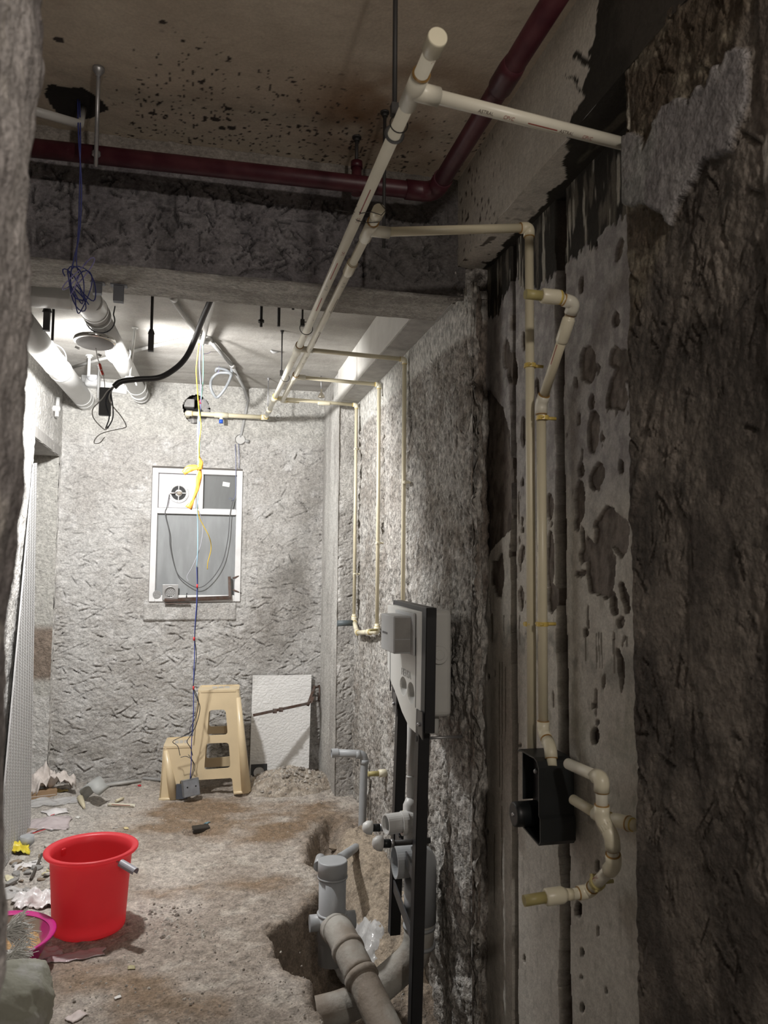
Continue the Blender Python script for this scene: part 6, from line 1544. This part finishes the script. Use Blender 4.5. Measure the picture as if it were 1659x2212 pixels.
# fine gravel strewn over the whole floor: too small and too many to count
gv = []; gf = []; gr = random.Random(77)
for n_, (u0, v0, u1, v1), s0, s1 in ((170, (150, 2050, 660, 2210), .0016, .0055), (110, (300, 1940, 560, 2060), .0016, .005), (130, (40, 1700, 340, 1800), .002, .006), (110, (320, 1740, 680, 1900), .0016, .005), (90, (560, 1690, 740, 1740), .002, .006), (60, (20, 1810, 110, 1950), .002, .006), (60, (690, 2140, 900, 2212), .003, .009), (60, (310, 1955, 440, 2030), .003, .011), (50, (600, 1680, 720, 1720), .003, .010)):
    for _ in range(n_):
        p = onfloor(gr.uniform(u0, u1), gr.uniform(v0, v1)); sz = gr.uniform(s0, s1)
        if p.x < -.84 or p.x > .86 or p.y > 5.12: continue
        b = len(gv); a0 = gr.uniform(0, 6.28)
        for k in range(5): gv.append(V((p.x+sz*gr.uniform(.8, 1.4)*math.cos(a0+k*1.257), p.y+sz*gr.uniform(.7, 1.2)*math.sin(a0+k*1.257), p.z-.001)))
        for k in range(3): gv.append(V((p.x+sz*.5*math.cos(a0+k*2.1), p.y+sz*.5*math.sin(a0+k*2.1), p.z+sz*gr.uniform(.5, .9))))
        gf += [(b+5, b+6, b+7), (b, b+1, b+5), (b+1, b+6, b+5), (b+1, b+2, b+6), (b+2, b+3, b+6), (b+3, b+7, b+6), (b+3, b+4, b+7), (b+4, b+5, b+7), (b+4, b, b+5)]
for _ in range(150):       # lumps on the earth heap
    a = gr.uniform(0, 6.28); r_ = gr.uniform(.05, .92); x = .55+.34*r_*math.cos(a); y = 4.86+.22*r_*math.sin(a); sz = gr.uniform(.003, .012)
    z0 = ground(x, y)+.125*max(0., 1-math.hypot((x-.55)/.36, (y-4.88)/.25))**.85-.002; b = len(gv)
    for k in range(5): gv.append(V((x+sz*gr.uniform(.8, 1.4)*math.cos(a+k*1.257), y+sz*gr.uniform(.7, 1.2)*math.sin(a+k*1.257), z0-.003)))
    for k in range(3): gv.append(V((x+sz*.5*math.cos(a+k*2.1), y+sz*.5*math.sin(a+k*2.1), z0+sz*gr.uniform(.6, 1.1))))
    gf += [(b+5, b+6, b+7), (b, b+1, b+5), (b+1, b+6, b+5), (b+1, b+2, b+6), (b+2, b+3, b+6), (b+3, b+7, b+6), (b+3, b+4, b+7), (b+4, b+5, b+7), (b+4, b, b+5)]
go = mesh_obj('fine_gravel', gv, gf, mat('gravel_mixed', (.24, .215, .19), .9, vs=25, col2=(.58, .55, .50), thr=(.40, .62)), None, False, (0, 3, 0))
set_props(go, 'fine gravel and grit strewn over the dirt floor', 'gravel', kind='stuff')

# ---- litter
def crumple(name, c, sx, sy, hgt, seed, m, label, cat, rot=0., n=22, th=.0008, drape=True, tilt=None, fold=1.):
    X, Y = np.meshgrid(np.linspace(-1, 1, n), np.linspace(-1, 1, n))
    edge = np.hypot(X, Y)+.25*fbm(X*2, Y*2, 3, seed+9)
    z = hgt*(.45+.55*fbm(X*1.6*fold, Y*1.6*fold, 3, seed))*np.clip(1.15-edge*.8, 0.05, 1)+hgt*.30*(ridged(X*3*fold, Y*3*fold, 3, seed+3)-.5)
    px = X*sx*(1+.12*fbm(Y*2, X*2, 2, seed+5)); py = Y*sy*(1+.12*fbm(X*2+3, Y*2, 2, seed+6))
    ca, sa = math.cos(rot), math.sin(rot); gx = c[0]+px*ca-py*sa; gy = c[1]+px*sa+py*ca
    base = fl_h(gx+1.25, gy-.3) if drape else np.full(gx.shape, float(c[2]))
    if tilt is not None: base = base+tilt[0]*X+tilt[1]*Y
    gz = base+np.maximum(z, .0)+.003
    idx = np.arange(n*n).reshape(n, n); q = np.stack([idx[:-1, :-1], idx[:-1, 1:], idx[1:, 1:], idx[1:, :-1]], -1).reshape(-1, 4)
    ec = (edge[:-1, :-1]+edge[1:, 1:])/2; q = q[ec.ravel() < 1.28]
    o = mesh_obj(name, np.stack([gx, gy, gz], -1).reshape(-1, 3), q.tolist(), m, None, True, (c[0], c[1], float(np.min(gz))))
    so = o.modifiers.new('solid', 'SOLIDIFY'); so.thickness = th
    return set_props(o, label, cat)
def film(name, col, alpha, rough=.15):
    m, n, p = nt(name); p.inputs['Base Color'].default_value = (*col, 1); p.inputs['Roughness'].default_value = rough; p.inputs['Alpha'].default_value = alpha; p.inputs['Specular IOR Level'].default_value = .8
    add_bump(n, p, [(30, .35, 3)]); return m
clear = film('clear_film', (.72, .72, .72), .38); pinkf = film('pale_pink_film', (.68, .60, .61), .62); whitef = mat('white_film', (.70, .68, .68), .3, var=.1, bump=.2, bs=30)
paper = mat('pinkish_paper', (.66, .60, .56), .8, var=.10, vs=25, bump=.3, bs=50); card = mat('brown_cardboard', (.36, .24, .14), .8, var=.12, vs=10)
P = onfloor
q = P(92, 1720); crumple('torn_paper_sack', (q.x+.03, q.y+.06), .13, .12, .34, 410, paper, 'crumpled pinkish paper sack by the left wall', 'paper sack', .3, 26)
q = P(88, 1724); bx = thing('cardboard_box', (q.x, q.y, ground(q.x, q.y)), 'flattened brown cardboard box showing below the paper sack', 'box')
MB().box((q.x-.075, q.y-.03, ground(q.x, q.y)), (q.x+.085, q.y+.02, ground(q.x, q.y)+.045), Matrix.Rotation(.25, 3, 'Z')).build('side', card, bx); MB().box((q.x-.075, q.y-.032, ground(q.x, q.y)+.018), (q.x+.085, q.y-.028, ground(q.x, q.y)+.021), Matrix.Rotation(.25, 3, 'Z')).build('flap', paper, bx)
q = P(128, 1712); crumple('yellow_paper_scrap', (q.x, q.y), .05, .03, .03, 420, mat('pale_yellow_paper', (.66, .52, .22), .7), 'pale yellow paper scrap next to the cardboard', 'paper', .4, 12)
q = P(105, 1738); crumple('clear_plastic_sheet', (q.x, q.y), .17, .06, .025, 430, clear, 'thin clear plastic sheet spread below the paper sack', 'plastic sheet', .15, 20)
q = P(120, 1753); crumple('clear_plastic_scrap', (q.x, q.y), .06, .05, .015, 435, whitef, 'small whitish plastic scrap between two clear sheets', 'plastic scrap', .6, 12)
q = P(88, 1788); crumple('printed_plastic_sheet', (q.x, q.y), .14, .10, .03, 440, pinkf, 'pale plastic sheet with red edge printing behind the bucket', 'plastic sheet', .1, 20)
for (u0, v0, u1, v1) in ((70, 1806, 98, 1797), (109, 1767, 118, 1764)):
    a, b = P(u0, v0), P(u1, v1); o = MB().hexa([a+V((0, -.004, .012)), a+V((0, .004, .012)), a+V((0, .004, .014)), a+V((0, -.004, .014)), b+V((0, -.004, .012)), b+V((0, .004, .012)), b+V((0, .004, .014)), b+V((0, -.004, .014))]).build('red_strip', wred); set_props(o, 'thin red plastic strip, %s of two, by the pale plastic sheet' % ('longer' if u0 == 70 else 'shorter'), 'strip')
q = P(36, 1845); crumple('yellow_bag', (q.x, q.y), .055, .045, .075, 450, mat('yellow_bag_plastic', (.72, .58, .05), .35, var=.2, vs=14, col2=(.30, .36, .05), thr=(.55, .75)), 'crumpled yellow plastic bag beside the left jamb', 'bag', .2, 18, fold=1.4)
q = P(58, 1872); crumple('white_bag', (q.x, q.y), .055, .035, .02, 455, whitef, 'small white plastic bag on the rubble left of the bucket', 'bag', .2, 14)
q = P(80, 1948); crumple('crumpled_white_bag', (q.x, q.y), .085, .06, .075, 460, whitef, 'big crumpled white bag tucked behind the left side of the bucket', 'bag', .3, 22, fold=1.5)
q = P(30, 1930); crumple('greyish_film', (q.x, q.y), .08, .05, .02, 465, clear, 'grey plastic film on the litter above the pink basin', 'plastic film', .1, 14)
q = P(160, 2070); crumple('wet_plastic_film', (q.x, q.y), .10, .035, .012, 470, pinkf, 'wet pinkish plastic film lying in front of the bucket', 'plastic film', .15, 16)
q = P(92, 2062); crumple('clear_wrapper', (q.x, q.y), .06, .03, .02, 475, pinkf, 'clear wrapper between the pink basin and the bucket', 'wrapper', .5, 14)
q = P(113, 1880); crumple('cream_scrap', (q.x, q.y), .022, .014, .008, 480, mat('cream_scrap', (.66, .58, .36), .6), 'cream scrap touching the left side of the bucket', 'scrap', 0, 8)
for (u, v, s, col, nm, lb, ct) in ((165, 2198, .028, (.66, .58, .56), 'paper_scrap', 'torn paper scrap near the bottom left of the floor', 'paper'), (254, 2157, .010, (.74, .73, .71), 'white_flake', 'small bright white flake on the foreground floor', 'flake'),
                                 (301, 1697, .013, (.50, .02, .03), 'red_chip', 'small red plastic chip on the floor left of the stool', 'chip'), (448, 1778, .016, (.10, .20, .24), 'teal_scrap', 'teal scrap at the edge of the small pit', 'scrap'),
                                 (284, 2090, .012, (.40, .36, .20), 'yellow_leaf', 'dull yellow leaf on the foreground floor', 'leaf'), (249, 1789, .014, (.70, .69, .67), 'white_shard', 'white shard just behind the bucket rim', 'shard'), (272, 1790, .014, (.62, .52, .28), 'wood_sliver', 'pale wood sliver right behind the bucket', 'sliver'),
                                 (168, 1768, .012, (.68, .67, .64), 'tile_shard', 'small white tile shard behind the bucket', 'shard'), (100, 1887, .016, (.60, .54, .30), 'yellow_flake', 'yellowish flake next to the bucket side', 'flake'), (20, 1900, .020, (.62, .58, .40), 'cream_lump', 'cream lump on the litter close to the left jamb', 'lump')):
    q = P(u, v); crumple(nm, (q.x, q.y), s, s*.75, s*.35, 500+int(u), mat(nm+'_material', col, .6, var=.1), lb, ct, u*.1, 8, .0012)
# orange cap
q = P(251, 1673); set_props(MB().ball(q+Zd*.014, .015, 14, 10, (1, 1, .92)).build('orange_ball', mat('orange_plastic', (.75, .36, .03), .4)), 'small orange plastic ball near the back wall', 'ball')
# cut piece of big grey pipe
q = P(205, 1738); gp = thing('pipe_offcut', (q.x, q.y, ground(q.x, q.y)), 'broken shell of thick grey pipe with a cream cap, on the floor behind the bucket', 'pipe offcut')
g_ = ground(q.x, q.y); m = MB(); vs = []; nn_ = 14
for r in (.070, .064):
    for h0, sgn in ((-.055, 1), (.055, 1)):
        for k in range(nn_):
            a = -.5+k/(nn_-1)*3.4; hh = h0*(1-.25*k/(nn_-1)); p = V((hh+.01*math.sin(k), r*math.cos(a), r*math.sin(a))); p = Matrix.Rotation(.9, 3, 'Z') @ Matrix.Rotation(-.35, 3, 'Y') @ p
            vs.append(V((q.x, q.y+.03, g_+.058))+p)
fs = []
for k in range(nn_-1): fs += [(k, k+1, nn_+k+1, nn_+k), (2*nn_+k, 3*nn_+k, 3*nn_+k+1, 2*nn_+k+1), (k, 2*nn_+k, 2*nn_+k+1, k+1), (nn_+k, nn_+k+1, 3*nn_+k+1, 3*nn_+k)]
fs += [(0, nn_, 3*nn_, 2*nn_), (nn_-1, 3*nn_-1, 4*nn_-1, 2*nn_-1)]
m.add(vs, fs, True).build('shell', mat('offcut_grey', (.40, .41, .40), .55, var=.08), gp)
MB().tube([P(172, 1730)+Zd*.02, P(178, 1742)+Zd*.016, P(182, 1749)+Zd*.010], [.018, .014, .006], 10).build('cream_cap', mat('cream_cap', (.62, .56, .40), .5), gp)
# cream strip of split pipe with a red line
a, b = P(233, 1741), P(290, 1744); ps = thing('split_cream_pipe', a, 'split cream pipe piece with a red line, right of the grey offcut', 'pipe offcut')
t_ = (b-a).normalized(); sN = V((-t_.y, t_.x, 0)); vs = []
for p in (a, b):
    for r in (.014, .0115):
        for k in range(9): an = math.pi+k/8*math.pi; vs.append(p+Zd*.0145+sN*math.cos(an)*r+Zd*math.sin(an)*r)
fs = []
for k in range(8): fs += [(k, k+1, 18+k+1, 18+k), (9+k, 27+k, 27+k+1, 9+k+1), (k, 9+k, 9+k+1, k+1), (18+k, 18+k+1, 27+k+1, 27+k)]
fs += [(0, 18, 27, 9), (8, 17, 35, 26)]
MB().add(vs, fs).build('half_shell', cpvc_w, ps)
MB().hexa([p+o_ for p in (a.lerp(b, .15), a.lerp(b, .85)) for o_ in (V((0, -.0146, .012)), V((0, -.0142, .012)), V((0, -.0142, .015)), V((0, -.0146, .015)))]).build('red_line', red_ink, ps)
a, b = P(250, 1734), P(266, 1728); set_props(MB().cyl(a+Zd*.009, b+Zd*.010, .008, seg=12).build('cream_pipe_bit', cpvc), 'short cream pipe bit lying behind the split pipe', 'pipe offcut')
# thin grey conduits lying towards the back wall
for k, (u0, v0, u1, v1, lb) in enumerate(((196, 1703, 300, 1668, 'upper of two thin grey conduits on the floor near the back wall'), (226, 1701, 312, 1663, 'lower of two thin grey conduits on the floor near the back wall'), (262, 1680, 350, 1682, 'pale conduit lying flat towards the stool'))):
    a, b = P(u0, v0), P(u1, v1); set_props(MB().cyl(a+Zd*.011, V((b.x, min(b.y, 5.14), b.z+.014)), .0095, seg=12).build('floor_conduit', (condg, cond, condg)[k]), lb, 'conduit', 'floor conduits')
# slate shard by the conduits, grey cap, dark stick
a = P(184, 1712); set_props(MB().box((a.x-.0, a.y, a.z), (a.x+.06, a.y+.006, a.z+.05), Matrix.Rotation(.3, 3, 'Y')).build('grey_shard', mat('dark_grey_shard', (.16, .165, .165), .6)), 'dark grey plastic shard behind the pipe offcut', 'shard')
a = P(58, 1826); set_props(MB().tube([a, a+Zd*.045], [.034, .032], 20).build('grey_pipe_cap', greyp), 'grey pipe cap among the rubble left of the bucket', 'pipe cap')
a, b = P(66, 1905), P(90, 1860); set_props(MB().cyl(a+Zd*.010, b+Zd*.03, .006, seg=8).build('dark_stick', mat('dark_wood', (.07, .06, .05), .8)), 'dark thin stick leaning on the rubble left of the bucket', 'stick')
# dark block added as the shadow inside the small pit
p = aZ(433, 1797, -.03); set_props(MB().box((p.x-.045, p.y-.03, ground(p.x, p.y)-.02), (p.x+.045, p.y+.03, ground(p.x, p.y)+.007), Matrix.Rotation(.2, 3, 'Z')).build('pit_shadow_block', mat('pit_shadow_dark', (.03, .024, .018), .8), bevel=.006), 'dark block standing in for the shadow in the small floor pit', 'block')
# clear bag beside the trap
q = aY(775, 1925, 3.25); zq = ground(q.x, q.y)
crumple('clear_bag', (q.x-.01, q.y), .095, .13, .09, 610, film('clear_bag_film', (.75, .75, .75), .60, .1), 'clear plastic bag lying in the trench right of the grey trap', 'bag', .5, 24, fold=1.6, tilt=(-.02, .02))

# ---- pink basin with sand, partly behind the jamb
pk, n, pp = nt('pink_dusty_plastic'); pp.inputs['Roughness'].default_value = .4
tcn = n.nodes.new('ShaderNodeTexCoord'); tn = n.nodes.new('ShaderNodeTexNoise'); tn.inputs['Scale'].default_value = 9; tn.inputs['Detail'].default_value = 5; n.links.new(tcn.outputs['Object'], tn.inputs['Vector'])
crn = n.nodes.new('ShaderNodeValToRGB'); crn.color_ramp.elements[0].position = .44; crn.color_ramp.elements[1].position = .56; crn.color_ramp.elements[0].color = (.55, .03, .24, 1); crn.color_ramp.elements[1].color = (.40, .33, .27, 1)
n.links.new(tn.outputs['Fac'], crn.inputs[0]); n.links.new(crn.outputs[0], pp.inputs['Base Color'])
pko = mat('magenta_plastic', (.52, .02, .22), .35, var=.08)
bc_ = V((-.645, 2.90, ground(-.645, 2.90)+.002)); 
ba = thing('pink_basin', bc_, 'dusty pink plastic basin holding sand, half hidden by the left jamb', 'basin')
MB().lathe([(0, .004), (.125, .004), (.150, .045), (.172, .098)], bc_, (0, 0, 1), 48).build('inner_wall', pk, ba)
MB().lathe([(0, 0), (.128, 0), (.154, .042), (.176, .096), (.192, .100), (.194, .105), (.190, .108), (.172, .100)], bc_, (0, 0, 1), 48).build('outer_wall', pko, ba)
X, Y = np.meshgrid(np.linspace(-1, 1, 40), np.linspace(-1, 1, 40)); r = np.hypot(X, Y); z = .058+.022*fbm(X*3, Y*3, 4, 700)-.01*r
idx = np.arange(1600).reshape(40, 40); qf = np.stack([idx[:-1, :-1], idx[:-1, 1:], idx[1:, 1:], idx[1:, :-1]], -1).reshape(-1, 4); qf = qf[((r[:-1, :-1]+r[1:, 1:])/2).ravel() < 1.0]
o = mesh_obj('sand', np.stack([bc_.x+X*.155, bc_.y+Y*.155, bc_.z+z], -1).reshape(-1, 3), qf.tolist(), mat('basin_sand', (.42, .27, .13), .95, var=.3, vs=60, bump=.8, bs=120), None, True, (bc_.x, bc_.y, bc_.z))
set_props(o, 'coarse brown sand filling the pink basin', 'sand', kind='stuff')
# frayed white sack end and the olive sack in the corner
fr = thing('frayed_sack', aZ(20, 2080, .1), 'frayed white woven sack end in front of the pink basin', 'sack')
fm_ = mat('woven_white_fibre', (.74, .73, .70), .7, var=.1); rr2 = random.Random(9)
c0 = aY(10, 2060, 2.75)
for grp_, (u, v, y) in enumerate(((44, 2012, 2.70), (40, 2068, 2.64))):
    m = MB()
    for k in range(110):
        b0 = aY(u-22+rr2.uniform(-8, 6), v+rr2.uniform(-14, 18), y+rr2.uniform(-.02, .02)); a = rr2.uniform(-.9, 1.1); L = rr2.uniform(.04, .10)
        d = V((math.cos(a), -.25+rr2.uniform(-.3, .2), math.sin(a))).normalized(); w1_ = V((rr2.uniform(-.2, .2), rr2.uniform(-.2, .2), rr2.uniform(-.5, .1)))
        m.tube([b0, b0+d*L*.5, b0+d*L+w1_*L*.5], [.0024, .0020, .0010], 5, caps=False)
    m.build('fringe', fm_, fr)['kind'] = 'stuff'
def blob(name, c, s, seed, m, parent=None, amp=.16, n=40):
    U, W_ = np.meshgrid(np.linspace(0, 2*math.pi, n*2, endpoint=False), np.linspace(0, math.pi, n)); 
    dx = np.sin(W_)*np.cos(U); dy = np.sin(W_)*np.sin(U); dz = np.cos(W_)
    rr = 1+amp*(fbm(dx*2+dz*3+5, dy*2+5, 4, seed))+amp*.35*(ridged(dx*5+dz*4+9, dy*5+9, 3, seed+4)-.5)
    sq = np.maximum(np.maximum(np.abs(dx), np.abs(dy)), np.abs(dz))**-.45
    P_ = np.stack([c[0]+dx*rr*sq*s[0], c[1]+dy*rr*sq*s[1], np.maximum(c[2]+dz*rr*sq*s[2], c[2]-s[2]*.95)], -1).reshape(-1, 3)
    N2 = n*2; fs = [(i*N2+k, (i+1)*N2+k, (i+1)*N2+(k+1) % N2, i*N2+(k+1) % N2) for i in range(n-1) for k in range(N2)]
    return mesh_obj(name, P_, fs, m, parent, True, None if parent else (c[0], c[1], c[2]-s[2]*.95))
blob('sack_body', (-.66, 2.66, .075), (.10, .075, .075), 720, fm_, fr)
sackm = mat('olive_white_sack', (.36, .36, .30), .8, var=.12, vs=5, col2=(.60, .60, .62), thr=(.52, .66), bump=.4, bs=18)
gz_ = ground(-.53, 2.44); o = blob('filled_sack', (-.53, 2.44, gz_+.10), (.14, .12, .105), 730, sackm, amp=.15)
set_props(o, 'bulging greyish olive sack in the bottom left corner', 'sack')
